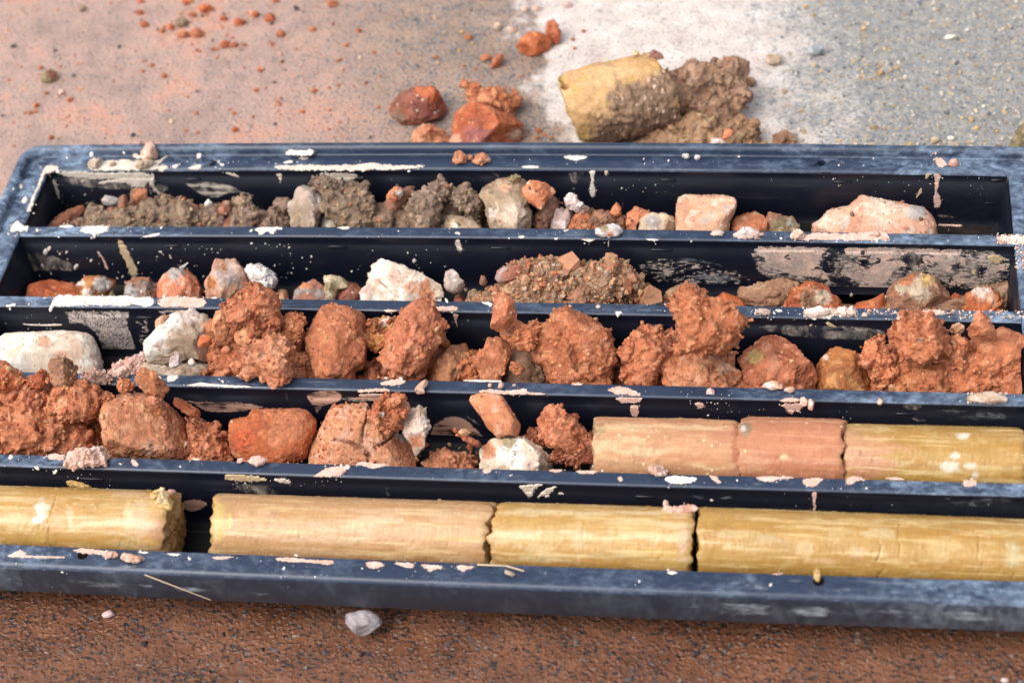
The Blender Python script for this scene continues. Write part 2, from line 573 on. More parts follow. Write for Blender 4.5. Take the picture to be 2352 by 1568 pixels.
def blob(name, label, cat, reg, pts, pal, style, ch=None, dy=None, depth=0.85, group=None, floor=None, zc=None,
         patches=(), lvl=None, fit=True, parent=None, flat=False, cracks=()):
    """A solid lump that has the traced outline as its silhouette and its own thickness."""
    _seed[0] += 1
    s = _seed[0]
    rng = np.random.default_rng(s)
    P = px(reg, pts)
    cpx = P.mean(0)
    if ch is not None:                      # lies in channel ch of the tray
        ymid = -ch * PITCH - 0.0383
        near = -(ch + 1) * PITCH + WALL
        occ = proj(bow(on_z(P, H)))         # only used for x
        occ_y = np.array([proj(bow([[on_y([q], near)[0, 0], near, H]]))[0, 1] for q in P])
        touch = P[:, 1] > occ_y - 9
        if dy is None:
            dy = 0.0 if touch.any() else 0.010
        yc = ymid + dy
        flr = ZF if floor is None else floor
        if touch.any() and fit:             # the hidden foot goes down to the channel floor
            for i in np.where(touch)[0]:
                X = on_y([P[i]], yc)[0]
                foot = proj([[X[0], yc - 0.012, flr]])[0]
                P[i, 1] = max(P[i, 1], foot[1])
        y0 = near + 0.0015
        y1 = -ch * PITCH - 0.0015
    else:
        flr = 0.0 if floor is None else floor
        y0 = y1 = None
    th_c, R = outline_radii(P)
    R = R * (1.12 if ST[style].get('lump') else 1.0 + 0.0042 * ST[style]['cuts'])
    if ch is not None:
        C0 = on_y([th_c], yc)[0]
    elif zc is not None:
        C0 = on_z([th_c], zc)[0]
    else:
        # resting on a level surface: the lowest outline point is its front foot
        low = P[P[:, 1].argmax()]
        f0 = on_z([low], flr)[0]
        sc0 = np.linalg.norm(f0 - CP) / FPX
        C0 = on_y([th_c], f0[1] + depth * 0.55 * np.median(R) * sc0)[0]
    dvec = C0 - CP
    dist = np.linalg.norm(dvec)
    n = dvec / dist
    r = CM[:, 0] - n * (CM[:, 0] @ n)
    r /= np.linalg.norm(r)
    u = np.cross(r, n)
    sc = dist * -(n @ CM[:, 2]) / FPX
    size = np.sqrt((R ** 2).mean()) * 2
    if lvl is None:
        lvl = 6 if size > 165 else 5 if size > 62 else 4 if size > 26 else 3 if size > 11 else 2
    D0, F = ico(lvl)
    st = ST[style]
    rot = Matrix.Rotation(rng.uniform(0, 6.28), 3, Vector(rng.normal(size=3)).normalized())
    d = D0 @ np.array(rot)
    phi = np.arctan2(-d[:, 1], d[:, 0]) % (2 * np.pi)      # picture y runs down
    cps = np.sqrt(d[:, 0] ** 2 + d[:, 1] ** 2)
    Rp = np.interp(phi, np.linspace(0, 2 * np.pi, 256, endpoint=False), R, period=2 * np.pi) * sc
    e = st['e']
    rad = Rp * cps ** e
    Rm = np.sqrt((R ** 2).mean()) * sc
    dep = depth * min(Rm, 0.04 if ch is not None else 9)
    loc = np.stack([np.cos(phi) * rad, -np.sin(phi) * rad, dep * np.sign(d[:, 2]) * np.abs(d[:, 2]) ** e], 1)
    # flat cuts
    for k in range(st['cuts']):
        nv = rng.normal(size=3)
        nv[2] = abs(nv[2]) * 0.9 + 0.25 if k % 3 else nv[2]
        nv /= np.linalg.norm(nv)
        h = loc @ nv
        lim = h.max() * (rng.uniform(0.58, 0.88) if abs(nv[2]) > 0.45 else rng.uniform(0.80, 0.95))
        over = np.clip(h - lim, 0, None)
        loc -= nv * (over * 0.985)[:, None]
    V = loc[:, [0]] * r + loc[:, [1]] * u - loc[:, [2]] * n
    nd = V / (np.linalg.norm(V, axis=1)[:, None] + 1e-9)
    off = rng.uniform(-3, 3, 3)
    k_small = min(1.0, Rm / 0.016)
    if st.get('lump') and lvl >= 4:
        # a clod is many crumbs pressed together: gather lumps over the body and fuse them into one skin
        dens, shrink, r0, r1 = st['lump']
        V = V + nd * (st['big'] * Rm * fbm((V + off) * (0.9 / max(Rm, 0.004)), 3, s))[:, None]
        body = V * shrink
        parts, faces, nv = [body], [F], len(body)
        LD, LF = ico(3)
        cnt = int(dens * np.clip(38 * (Rm / 0.012) ** 0.9, 16, 120))
        wt = np.clip(0.5 + 1.6 * fbm((V + off) * (1.1 / max(Rm, 0.004)), 2, s + 33), 0.03, 1)   # crumbs gather on some sides, others are smeared smooth
        pick = rng.choice(len(V), cnt, p=wt / wt.sum())
        for q in pick:
            lr = Rm * np.clip(r0 * rng.pareto(1.6) + r0 * 0.8, r0 * 0.8, r1)
            c = V[q] * (1 - 0.55 * lr / max(np.linalg.norm(V[q]), 1e-5)) * rng.uniform(0.86, 1.02)
            sq = rng.uniform(0.5, 1.3, 3)
            A = np.array(Matrix.Rotation(rng.uniform(0, 6.28), 3, Vector(rng.normal(size=3)).normalized()))
            ld = (LD * sq) @ A
            for _ in range(6):
                cv = rng.normal(size=3)
                cv /= np.linalg.norm(cv)
                ld = ld - cv * np.clip(ld @ cv - 0.50, 0, None)[:, None]
            parts.append(c + lr * ld)
            faces.append(LF + nv)
            nv += len(LD)
        V, F, nd = fuse(np.concatenate(parts), np.concatenate(faces), float(np.clip(Rm / 24, 0.00065, 0.00125)))
    if y0 is not None:                       # keep the body inside the channel before the fine relief goes on
        W_ = V + C0
        b_ = (0.005 - 0.00775 * np.clip(-W_[:, 1] / 0.45, 0, 1.05)) * (1 - (W_[:, 0] / 0.444) ** 2)
        fr_ = np.clip(W_[:, 2] - H, 0, None)
        W_[:, 1] = np.clip(W_[:, 1], y0 + 0.0035 + b_ - fr_ * 4, y1 - 0.002 + b_ + fr_ * 4)
        V = W_ - C0
    Q = V + off
    if st.get('lump') and lvl >= 4:
        disp = 0.0014 * k_small * fbm(Q * 130, 3, s + 3)
    else:
        disp = st['big'] * Rm * fbm(Q * (0.75 / max(Rm, 0.004)), 2, s)
    wq = Q + 0.004 * np.stack([fbm(Q * 110, 2, s + 50 + j) for j in range(3)], 1)
    disp += st['bil'][1] * k_small * (billow(wq * st['bil'][0] / max(k_small, .4), 4 if lvl > 4 else 3, s + 5) - 0.55) * 1.6
    if lvl >= 4:
        disp += st['fine'] * k_small * fbm(Q * 420, 3, s + 9)
    rid = None
    for key in ('cr', 'cr2'):
        if st[key] and lvl >= 3:
            cs, chh, kp = st[key]
            cs = cs * max(0.45, k_small)
            hh, ri = domes((Q + 0.0016 * np.stack([fbm(Q * 300, 2, s + 70 + j) for j in range(3)], 1)) / cs, s, kp)
            disp += hh * chh * k_small * 2.0
            if rid is None:
                rid = (hh, ri)
    if st.get('pit') and lvl >= 4:
        cs, chh, kp = st['pit']
        hh, _ = domes((Q + 0.002 * np.stack([fbm(Q * 240, 2, s + 90 + j) for j in range(3)], 1)) / (cs * max(0.5, k_small)), s + 91, kp)
        disp -= hh * chh * k_small * 2.0
    if style in ('clod', 'crumbly', 'boulder'):
        sm = np.clip(0.5 + 1.7 * fbm(Q * 38, 3, s + 77), 0, 1)
        disp *= 0.30 + 0.95 * sm * sm * (3 - 2 * sm)
    if cracks:
        pv = proj(V + C0)
        for ck in cracks:
            cp = px(reg, ck)
            dm = np.full(len(V), 1e9)
            for a_, b_ in zip(cp[:-1], cp[1:]):
                ab = b_ - a_
                t_ = np.clip(((pv - a_) @ ab) / (ab @ ab), 0, 1)
                dm = np.minimum(dm, np.linalg.norm(pv - (a_ + t_[:, None] * ab), axis=1))
            dm = np.abs(dm + 1.1 * fbm(Q * 300, 3, s + 71))
            disp -= 0.010 * np.exp(-(dm / 1.7) ** 2) * ((V @ n) < 0)
    V = V + nd * disp[:, None]
    W = V + C0
    col = colour_field(Q, pal, s, 60 if lvl > 3 else 90)
    if rid is not None:
        m = (rid[0] > 0.05)[:, None] * (0.35 * (rid[1] - 0.45))[:, None]
        col = col * (1 + m)
    col = col * (rng.uniform(0.88, 1.10) * np.array([1, rng.uniform(0.94, 1.03), rng.uniform(0.92, 1.06)]))
    for (qx, qy, qr, qc) in patches:
        if qc == 'grey' and qr < 37:
            continue
        cpt = px(reg, [(qx, qy)])[0]
        pv = proj(W)
        dd = np.hypot(pv[:, 0] - cpt[0], pv[:, 1] - cpt[1]) / (qr * SC)
        dd += 0.8 * fbm(Q * 75, 4, s + 80) + 0.5 * fbm(Q * 300, 3, s + 81)
        m = np.clip((1.0 - dd) * 3, 0, 0.92) * ((V @ n) < 0.25 * dep)
        qcv = np.array(PAL[qc][1] if isinstance(qc, str) else qc)
        qv = qcv * (1 + 0.4 * fbm(Q * 200, 2, s + 83))[:, None]
        col = col * (1 - m[:, None]) + qv * m[:, None]
    if y0 is not None:
        b = np.array([0.005 - 0.00775 * np.clip(-W[:, 1] / 0.45, 0, 1.05)])[0] * (1 - (W[:, 0] / 0.444) ** 2)
        free = np.clip(W[:, 2] - H, 0, None)
        W[:, 1] = np.clip(W[:, 1], y0 + b - free * 4, y1 + b + free * 4)
        W[:, 0] = np.clip(W[:, 0], -0.4415 - free * 4, 0.4415 + free * 4)
        sunk = (free > 0) & (free < 0.004) & ((W[:, 1] < y0 + b - .001) | (W[:, 1] > y1 + b + .001))
    W[:, 2] = np.maximum(W[:, 2], flr + 0.0004)
    base = np.array([W[:, 0].mean(), W[:, 1].mean(), W[:, 2].min()])
    me = make_mesh(name, W - base, F, MATS[PAL[pal][0]], col, smooth=not flat)
    if parent is not None:
        return link(name, me, tuple(base - np.array(parent.location)), parent)
    return link(name, me, tuple(base), None, label, cat, group)

# ------------------------------------------------------------------ ground
def ground_material():
    n = NT("wet_asphalt_under_slurry")
    v = n.coord()
    s = n.sep(v)
    X, Y = s[0], s[1]
    wob = n.noise(v, 9, 5, 0.6)
    wob2 = n.noise(v, 34, 5, 0.65)
    # aggregate chips of the asphalt surface
    jit = n.mix(0.0060, v, n.noisec(v, 200, 4), 'ADD')
    d1, c1 = n.voro(jit, 235)
    d2, c2 = n.voro(jit, 120)
    r1, r2 = n.sep(c1), n.sep(c2)
    nz1 = n.noise(v, 300, 4, 0.62)
    nz2 = n.noise(v, 150, 4, 0.62)
    nzx = n.noise(n.coord(scale=(0.45, 1, 1), rot=(0, 0, 0.2)), 360, 4, 0.62)
    agg = n.ramp(r1[0], [(0.0, (0.018, 0.019, 0.022)), (0.35, (0.05, 0.052, 0.056)), (0.6, (0.15, 0.15, 0.145)),
                         (0.8, (0.25, 0.235, 0.205)), (0.93, (0.40, 0.29, 0.15)), (1.0, (0.52, 0.46, 0.36))])
    chipd = n.mix(1.0, agg, n.ramp(d1, [(0.2, (1.1, 1.1, 1.1)), (0.75, (0.55, 0.55, 0.55))]), 'MULTIPLY')
    # --- zones, in metres on the ground
    # pink mud wash on the left, brown wet strip, white slurry sheet, bare grey asphalt on the right, red mud in front
    xe = n.math('ADD', X, n.math('MULTIPLY', n.math('SUBTRACT', wob, 0.5), 0.20))
    xe = n.math('ADD', xe, n.math('MULTIPLY', n.math('SUBTRACT', wob2, 0.5), 0.12))
    yy = n.math('SUBTRACT', Y, 0.11)
    edge_w = n.math('ADD', n.math('MULTIPLY', yy, -0.42), 0.045)          # left edge of the white sheet
    to_w = n.math('SUBTRACT', xe, edge_w)
    white_in = n.step(to_w, -0.012, 0.022)
    edge_g = n.math('ADD', n.math('MULTIPLY', yy, -0.20), 0.295)
    to_g = n.math('SUBTRACT', xe, edge_g)
    white_out = n.step(to_g, -0.075, 0.075)
    edge_b = n.math('ADD', n.math('MULTIPLY', yy, -0.40), -0.10)
    brownish = n.step(n.math('SUBTRACT', xe, edge_b), -0.17, 0.10)
    front = n.step(n.math('ADD', Y, n.math('MULTIPLY', n.math('SUBTRACT', wob, 0.5), 0.05)), -0.12, -0.32)
    # coverage by the mud film: the tops of the larger chips poke out of it
    hi = n.math('SUBTRACT', 1.0, n.step(d1, 0.10, 0.62))
    chip = n.math('MULTIPLY', n.step(r1[1], 0.40, 0.46), hi)
    patchy = n.noise(v, 46, 4, 0.6)
    pink = n.ramp(n.noise(v, 11, 7, 0.66), [(0.26, (0.20, 0.138, 0.112)), (0.42, (0.32, 0.215, 0.175)), (0.53, (0.40, 0.260, 0.210)), (0.60, (0.46, 0.245, 0.175)), (0.74, (0.50, 0.355, 0.295))])
    tan = n.ramp(n.noise(v, 18, 5, 0.6), [(0.3, (0.21, 0.140, 0.095)), (0.55, (0.32, 0.215, 0.152)), (0.75, (0.41, 0.31, 0.245))])
    red = n.ramp(n.noise(v, 26, 5, 0.6), [(0.28, (0.088, 0.034, 0.016)), (0.52, (0.145, 0.056, 0.026)), (0.75, (0.215, 0.092, 0.048))])
    wht = n.ramp(n.noise(v, 30, 5, 0.6), [(0.3, (0.44, 0.36, 0.31)), (0.52, (0.555, 0.49, 0.44)), (0.72, (0.64, 0.595, 0.55))])
    film = n.mix(brownish, pink, tan)
    film = n.mix(front, film, red)
    grain = n.noise(v, 520, 3, 0.7)
    film = n.mix(1.0, film, n.ramp(grain, [(0.3, (0.86, 0.86, 0.86)), (0.7, (1.12, 1.12, 1.12))]), 'MULTIPLY')
    # how many chips show: few in the pink wash, more in the tan strip, many in front
    show = n.math('ADD', n.math('MULTIPLY', brownish, 0.30), n.math('MULTIPLY', front, -0.32))
    show = n.math('ADD', show, n.math('MULTIPLY', n.math('SUBTRACT', patchy, 0.5), 1.3))
    show = n.math('ADD', show, 0.36, clamp=True)
    # on the front mud the chips are black and flecked
    vj = n.mix(0.011, v, n.noisec(v, 130, 4), 'ADD')
    d3, c3 = n.voro(vj, 105)
    r3 = n.sep(c3)
    fl = n.step(n.math('ADD', n.math('ADD', n.math('MULTIPLY', nzx, 0.7), n.math('MULTIPLY', nz1, 0.3)), n.math('MULTIPLY', n.math('SUBTRACT', patchy, 0.5), 0.30)), 0.535, 0.56)
    dark = n.ramp(r1[2], [(0.0, (0.010, 0.010, 0.011)), (0.80, (0.026, 0.025, 0.028)), (0.95, (0.09, 0.085, 0.09)), (1.0, (0.25, 0.2, 0.16))])
    grey = n.ramp(nz2, [(0.35, (0.045, 0.052, 0.064)), (0.55, (0.12, 0.13, 0.14)), (0.7, (0.24, 0.23, 0.21))])
    m_chip = n.step(n.math('ADD', nz1, n.math('MULTIPLY', n.math('SUBTRACT', show, 0.4), 0.26)), 0.565, 0.61)
    m_chip = n.math('MULTIPLY', m_chip, n.math('SUBTRACT', 1.0, front))
    chipd = n.mix(0.75, chipd, grey)
    base = n.mix(m_chip, film, chipd)
    base = n.mix(n.math('MULTIPLY', fl, n.math('MULTIPLY', front, 0.96)), base, dark)
    # white sheet: grey chips show in streaks, more towards its right edge
    wshow = n.math('ADD', n.math('ADD', n.math('MULTIPLY', white_out, 0.6), 0.16), n.math('MULTIPLY', n.math('SUBTRACT', patchy, 0.47), 1.3))
    wm = n.step(n.math('ADD', n.math('ADD', n.math('MULTIPLY', nzx, 0.6), n.math('MULTIPLY', nz1, 0.4)), n.math('MULTIPLY', n.math('SUBTRACT', wshow, 0.35), 0.26)), 0.505, 0.575)
    wm = n.math('MULTIPLY', wm, 0.8)
    cool = n.mix(1.0, chipd, (1.62, 1.68, 1.74), 'MULTIPLY')
    white = n.mix(wm, wht, cool)
    # bare asphalt: pale dust between grey chips, ochre grains
    dust = n.ramp(n.noise(v, 60, 4, 0.6), [(0.3, (0.19, 0.178, 0.16)), (0.6, (0.30, 0.275, 0.235)), (0.8, (0.42, 0.34, 0.25))])
    bare = n.mix(n.math('MULTIPLY', n.step(n.math('ADD', n.math('MULTIPLY', nzx, 0.5), n.math('MULTIPLY', nz1, 0.5)), 0.47, 0.54), 0.95), dust, cool)
    och = n.math('MULTIPLY', n.step(r2[0], 0.90, 0.93), n.math('SUBTRACT', 1.0, n.step(d2, 0.18, 0.34)))
    bare = n.mix(och, bare, (0.46, 0.31, 0.14))
    w2 = n.mix(white_out, white, bare)
    white_in_b = n.math('MULTIPLY', white_in, n.math('SUBTRACT', 1.0, front))
    col = n.mix(white_in_b, base, w2)
    # relief and wetness
    rel = n.math('MULTIPLY', hi, n.math('ADD', 0.35, n.math('MULTIPLY', r1[1], 0.65)))
    rel = n.math('ADD', rel, n.math('MULTIPLY', grain, 0.35))
    rel = n.math('ADD', rel, n.math('MULTIPLY', n.noise(v, 55, 4, 0.6), 0.9))
    nb = n.bump(rel, 0.75, 0.0018)
    wet = n.math('MULTIPLY', n.step(n.noise(v, 14, 4, 0.6), 0.40, 0.62), n.math('SUBTRACT', 1.0, white_in_b))
    ro = n.lin(wet, 0, 1, 0.66, 0.34)
    return n.set(col, ro, nb, 0.4)


me = make_mesh("ground", [(-20, -20, 0), (20, -20, 0), (20, 20, 0), (-20, 20, 0)], np.array([[0, 1, 2, 3]]), ground_material(), smooth=False)
link("ground", me, kind='structure', label="wet asphalt ground covered in pink, white and red brown mud films", cat="ground")


# ------------------------------------------------------------------ core tray
def plastic(name, base, dust_amt, dust_col, rough=0.36, lo=0.45, hi=0.75, stretch=(0.6, 1, 1), haze=0.0, spec=0.5):
    n = NT(name)
    v = n.coord(scale=stretch)
    v0 = n.coord()
    a = n.math('ADD', n.math('MULTIPLY', n.noise(v, 55, 8, 0.72, 0.5), 0.6), n.math('MULTIPLY', n.noise(v, 260, 4, 0.65), 0.4))
    b = n.noise(v0, 13, 4, 0.6)
    c = n.noise(v0, 700, 2, 0.6)
    m = n.step(n.math('ADD', n.math('MULTIPLY', a, 0.65), n.math('MULTIPLY', b, 0.35)), lo, hi)
    m = n.math('MULTIPLY', m, n.lin(c, 0.3, 0.7, 0.55, 1.1))
    # the corners and ends of the tray have been handled most and are dustier
    x = n.math('ABSOLUTE', n.sep(v0)[0])
    m = n.math('ADD', m, n.math('MULTIPLY', n.step(x, 0.22, 0.47), n.lin(a, 0.40, 0.62, 0.0, 0.75)))
    m = n.math('MULTIPLY', m, n.lin(n.step(x, 0.08, 0.46), 0, 1, 0.42, 1.15))
    m = n.math('ADD', n.math('MULTIPLY', m, dust_amt), haze, clamp=True)
    sv = n.coord(scale=(0.02, 1, 0.5), rot=(0, 0, 0.35))
    scr = n.math('MULTIPLY', n.step(n.noise(sv, 420, 2, 0.5), 0.68, 0.72), 0.35 * dust_amt)
    col = n.mix(m, base, dust_col)
    col = n.mix(scr, col, (0.30, 0.31, 0.32))
    ro = n.lin(m, 0, 0.6, rough, 0.7)
    nb = n.bump(n.math('ADD', c, n.math('MULTIPLY', a, 0.5)), 0.12, 0.0005)
    return n.set(col, ro, nb, spec)


PL_WALL = plastic("black_plastic_wall", (0.0040, 0.0052, 0.0115), 0.055, (0.13, 0.135, 0.14), 0.3, 0.52, 0.74, spec=0.3)
PL_FLOOR = plastic("dirty_plastic_floor", (0.0035, 0.004, 0.006), 0.35, (0.10, 0.055, 0.032), 0.6, 0.5, 0.72, spec=0.2)
PL_TOP = plastic("sky_tinted_dusty_rim", (0.007, 0.016, 0.040), 0.75, (0.21, 0.285, 0.385), 0.34, 0.48, 0.66, haze=0.035)  # base and dust both tinted blue to carry the sky's reflection
PL_LIP = plastic("scuffed_plastic_lip", (0.008, 0.012, 0.025), 0.55, (0.20, 0.235, 0.28), 0.4, 0.46, 0.70, (0.6, 1, 0.35), haze=0.05)

tray = bpy.data.objects.new("core_tray", None)
COL.objects.link(tray)
tray["label"] = "long black plastic core tray with five channels, splashed with dried mud"
tray["category"] = "core tray"


def sweep_x(name, prof, mats, mi_fn, x0=-0.4435, x1=0.4435, n=72, cap=True):
    """profile (y,z) swept along the tray and bowed with it"""
    prof = np.array(prof)
    us = np.linspace(x0, x1, n)
    k = len(prof)
    V = np.concatenate([np.stack([np.full(k, u), prof[:, 0], prof[:, 1]], 1) for u in us])
    F, mi = [], []
    for i in range(n - 1):
        for j in range(k - 1):
            F.append((i * k + j, (i + 1) * k + j, (i + 1) * k + j + 1, i * k + j + 1))
            mi.append(mi_fn(prof[j], prof[j + 1]))
    me = make_mesh(name, bow(V), np.array(F), mats, mi=mi)
    return link(name, me, parent=tray)


def top_or_wall(a, b):
    return 0 if min(a[1], b[1]) > H - 0.0036 and abs(a[1] - b[1]) < abs(a[0] - b[0]) * 1.6 + 1e-6 else 1


def arc(y, z, r, a0, a1, n=5):
    return [(y + r * math.cos(math.radians(a)), z + r * math.sin(math.radians(a))) for a in np.linspace(a0, a1, n)]


LEDGE = H - 0.0112
for k in range(1, 5):
    ya, yb = -k * PITCH, -k * PITCH + WALL
    prof = [(yb + 0.0035, ZF - 0.001), (yb + 0.0008, H - 0.012)] + arc(yb - 0.002, H - 0.002, 0.002, 0, 90) \
        + arc(ya + 0.0028, H - 0.0028, 0.0028, 90, 180, 6) + [(ya - 0.0004, LEDGE + 0.0006), (ya - 0.0013, LEDGE), (ya - 0.003, ZF + 0.007), (ya - 0.0042, ZF + 0.003), (ya - 0.008, ZF - 0.001)]
    sweep_x("divider", prof, [PL_TOP, PL_WALL], top_or_wall)
# back wall, front rim, floor
sweep_x("back_wall", [(0.0004, H - 0.0022), (-0.0004, LEDGE + 0.0006), (-0.0013, LEDGE), (-0.003, ZF + 0.007), (-0.0042, ZF + 0.003), (-0.008, ZF - 0.001)],
        [PL_WALL], lambda a, b: 0)
FY, FN = -0.4365, -0.4577
prof = [(FY + 0.004, ZF - 0.001), (FY + 0.0008, H - 0.012)] + arc(FY - 0.002, H - 0.002, 0.002, 0, 90) \
    + arc(FN + 0.0048, H - 0.0048, 0.0048, 90, 172, 8) + [(FN - 0.0012, H - 0.031), (FN - 0.0004, H - 0.0325), (FN + 0.0016, H - 0.0325), (FN + 0.0022, H - 0.031), (FN + 0.003, H - 0.012)]
sweep_x("front_rim", prof, [PL_TOP, PL_LIP], lambda a, b: 0 if min(a[1], b[1]) > H - 0.0034 else 1, x0=-0.48, x1=0.48)
fl = sweep_x("floor", [(-0.002, ZF), (-0.438, ZF), (-0.438, ZF - 0.004), (-0.002, ZF - 0.004)], [PL_FLOOR], lambda a, b: 0)
for sx in (-1, 1):
    prof = [(0.444, H - 0.0022), (0.4436, LEDGE + 0.0006), (0.4428, LEDGE), (0.4405, ZF + 0.006), (0.438, ZF + 0.002), (0.434, ZF - 0.001)]
    ys = np.linspace(0.0, -0.44, 12)
    V = np.concatenate([np.array([(sx * a, y, z) for a, z in prof]) for y in ys])
    kk = len(prof)
    F = []
    for i in range(len(ys) - 1):
        for j in range(kk - 1):
            q = (i * kk + j, (i + 1) * kk + j, (i + 1) * kk + j + 1, i * kk + j + 1)
            F.append(q if sx > 0 else q[::-1])
    link("end_wall", make_mesh("end_wall", bow(V), np.array(F), PL_WALL), parent=tray)

# flange: flat ledge and raised bead round the back and both ends
RP = [(0.0, H - 0.0024), (0.0006, H - 0.0009), (0.0024, H)] + [(0.0188, H), (0.0196, H - 0.0010), (0.0205, H - 0.0010), (0.0212, H + 0.0008), (0.0216, H + 0.0030)] \
    + arc(0.0267, H + 0.0022, 0.0052, 158, 15, 8) + [(0.0335, H + 0.0006), (0.0342, H - 0.002), (0.0352, H - 0.03), (0.0335, H - 0.031)]


def path(d):
    """outline of the flange at distance d outside the inner opening: left end, back, right end"""
    r = max(0.0006, d * 0.62)
    ax, ay = 0.444 + d - r, d - r
    pts = [(-0.444 - d, y) for y in np.linspace(-0.4575, ay, 24)]
    pts += [(-ax + r * math.cos(t), ay + r * math.sin(t)) for t in np.linspace(math.pi, math.pi / 2, 9)[1:-1]]
    pts += [(x, d) for x in np.linspace(-ax, ax, 60)]
    pts += [(ax + r * math.cos(t), ay + r * math.sin(t)) for t in np.linspace(math.pi / 2, 0, 9)[1:-1]]
    pts += [(0.444 + d, y) for y in np.linspace(ay, -0.4575, 24)]
    return pts


cols = [np.array([(x, y, z) for x, y in path(d)]) for d, z in RP]
npth = len(cols[0])
V = np.concatenate(cols)
F = []
mi = []
for j in range(len(RP) - 1):
    for i in range(npth - 1):
        F.append((j * npth + i, (j + 1) * npth + i, (j + 1) * npth + i + 1, j * npth + i + 1)[::-1])
        mi.append(0 if RP[j + 1][1] > H - 0.003 else 1)
me = make_mesh("flange", bow(V), np.array(F), [PL_TOP, PL_LIP], mi=mi)
flange = link("flange", me, parent=tray)

# drain holes really cut through the flange and the front rim
def cut_holes(o, pts, rad):
    bm = bmesh.new()
    for p in pts:
        q = bmesh.ops.create_cone(bm, cap_ends=True, segments=20, radius1=rad, radius2=rad, depth=0.03,
                                  matrix=Matrix.Translation((p[0], p[1], H)))
    m = bpy.data.meshes.new("hole_cutter")
    bm.to_mesh(m)
    bm.free()
    c = bpy.data.objects.new("hole_cutter", m)
    COL.objects.link(c)
    md = o.modifiers.new("holes", 'BOOLEAN')
    md.operation = 'DIFFERENCE'
    md.solver = 'EXACT'
    md.object = c
    bpy.context.view_layer.update()
    ev = o.evaluated_get(bpy.context.evaluated_depsgraph_get())
    nm = bpy.data.meshes.new_from_object(ev)
    o.modifiers.clear()
    if len(nm.polygons) > 0.9 * len(o.data.polygons):
        o.data = nm
    bpy.data.objects.remove(c)


cut_holes(flange, [on_z(px('A', [(1434, 1098)]), H)[0], on_z(px('C', [(994, 1094)]), H)[0]], 0.0038)
cut_holes([o for o in tray.children if o.name.startswith("front_rim")][0],
          [on_z(px('H', [(556, 704)]), H)[0], on_z(px('J', [(972, 878)]), H)[0]], 0.0042)


def rounded_bar(name, p0, p1, rad, mat, parent=None, seg=8):
    p0, p1 = Vector(p0), Vector(p1)
    ax = (p1 - p0)
    ln = ax.length
    bm = bmesh.new()
    bmesh.ops.create_uvsphere(bm, u_segments=10, v_segments=seg, radius=rad)
    for v in bm.verts:
        v.co.z += (ln / 2 if v.co.z > 0.0001 else -ln / 2 if v.co.z < -0.0001 else 0)
    q = ax.to_track_quat('Z', 'Y').to_matrix()
    for v in bm.verts:
        v.co = q @ v.co + (p0 + p1) / 2
    m = bpy.data.meshes.new(name)
    bm.to_mesh(m)
    bm.free()
    m.materials.append(mat)
    m.polygons.foreach_set("use_smooth", [True] * len(m.polygons))
    return link(name, m, parent=parent)


# moulded lugs along the ledge line of each channel
LUGS = [('A', 0, 1245, 1330, 1190), ('B', 0, 110, 168, 1182), ('B', 0, 2175, 2262, 1170), ('C', 0, 1080, 1190, 1185),
        ('D', 1, 1115, 1195, 122), ('D', 1, 2205, 2310, 145), ('E', 1, 1030, 1150, 147), ('E', 1, 2112, 2242, 157),
        ('D', 2, 915, 1010, 597), ('E', 2, 2090, 2190, 640), ('G', 2, 1030, 1130, 670), ('G', 3, 1500, 1600, 1290),
        ('H', 4, 540, 680, 160), ('I', 4, 2010, 2130, 268)]
for rg, c, xa, xb, yz in LUGS:
    P = px(rg, [(xa, yz), (xb, yz)])
    X = on_y(P, -c * PITCH - 0.001)
    for p in X:
        p[1] += bow_at(p[0], p[1]) - 0.0004
        p[2] = LEDGE + 0.0004
    rounded_bar("lug", X[0], X[1], 0.0013, PL_WALL, tray)
for (xa, ya, xb, yb) in ((2095, 1362, 2190, 1362), (2140, 1212, 2200, 1208)):
    X = on_y(px('C', [(xa, ya), (xb, yb)]), -0.001)
    rounded_bar("lug", X[0], X[1], 0.0014, PL_WALL, tray)

# faint ring marks left by the mould on the dividers
for rg, x, y in (('D', 1150, 35), ('D', 2285, 45), ('E', 1095, 50), ('E', 2185, 62), ('D', 1490, 515), ('D', 2165, 520),
                 ('E', 1020, 545), ('E', 2150, 555), ('A', 240, 1110), ('C', 2295, 1112), ('D', 30, 35)):
    c = on_z(px(rg, [(x, y)]), H)[0]
    bm = bmesh.new()
    n = 28
    ring = []
    for i in range(n):
        a = 2 * math.pi * i / n
        ring.append([bm.verts.new((c[0] + r * math.cos(a), c[1] + r * math.sin(a), H + z)) for r, z in ((0.0052, 0.00002), (0.0054, 0.00026), (0.0057, 0.00026), (0.0059, 0.00002))])
    for i in range(n):
        for j in range(3):
            bm.faces.new((ring[i][j], ring[(i + 1) % n][j], ring[(i + 1) % n][j + 1], ring[i][j + 1]))
    bmesh.ops.recalc_face_normals(bm, faces=bm.faces)
    m = bpy.data.meshes.new("mould_mark")
    bm.to_mesh(m)
    bm.free()
    m.materials.append(PL_TOP)
    link("mould_mark", m, parent=tray)


# ------------------------------------------------------------------ dried mud splashed on the tray
def mud_material(name, c1, c2, c3, rough=0.85):
    n = NT(name)
    v = n.coord()
    f = n.noise(v, 130, 5, 0.65)
    g = n.noise(v, 900, 3, 0.6)
    c = n.ramp(f, [(0.3, c2), (0.5, c1), (0.72, c3)])
    c = n.mix(1.0, c, n.ramp(g, [(0.3, (0.86,) * 3), (0.7, (1.1,) * 3)]), 'MULTIPLY')
    h = n.math('ADD', n.math('MULTIPLY', f, 1.4), n.math('MULTIPLY', g, 0.5))
    d, _ = n.voro(v, 420)
    h = n.math('ADD', h, n.math('MULTIPLY', d, -0.5))
    return n.set(c, rough, n.bump(h, 0.7, 0.0012), 0.2)


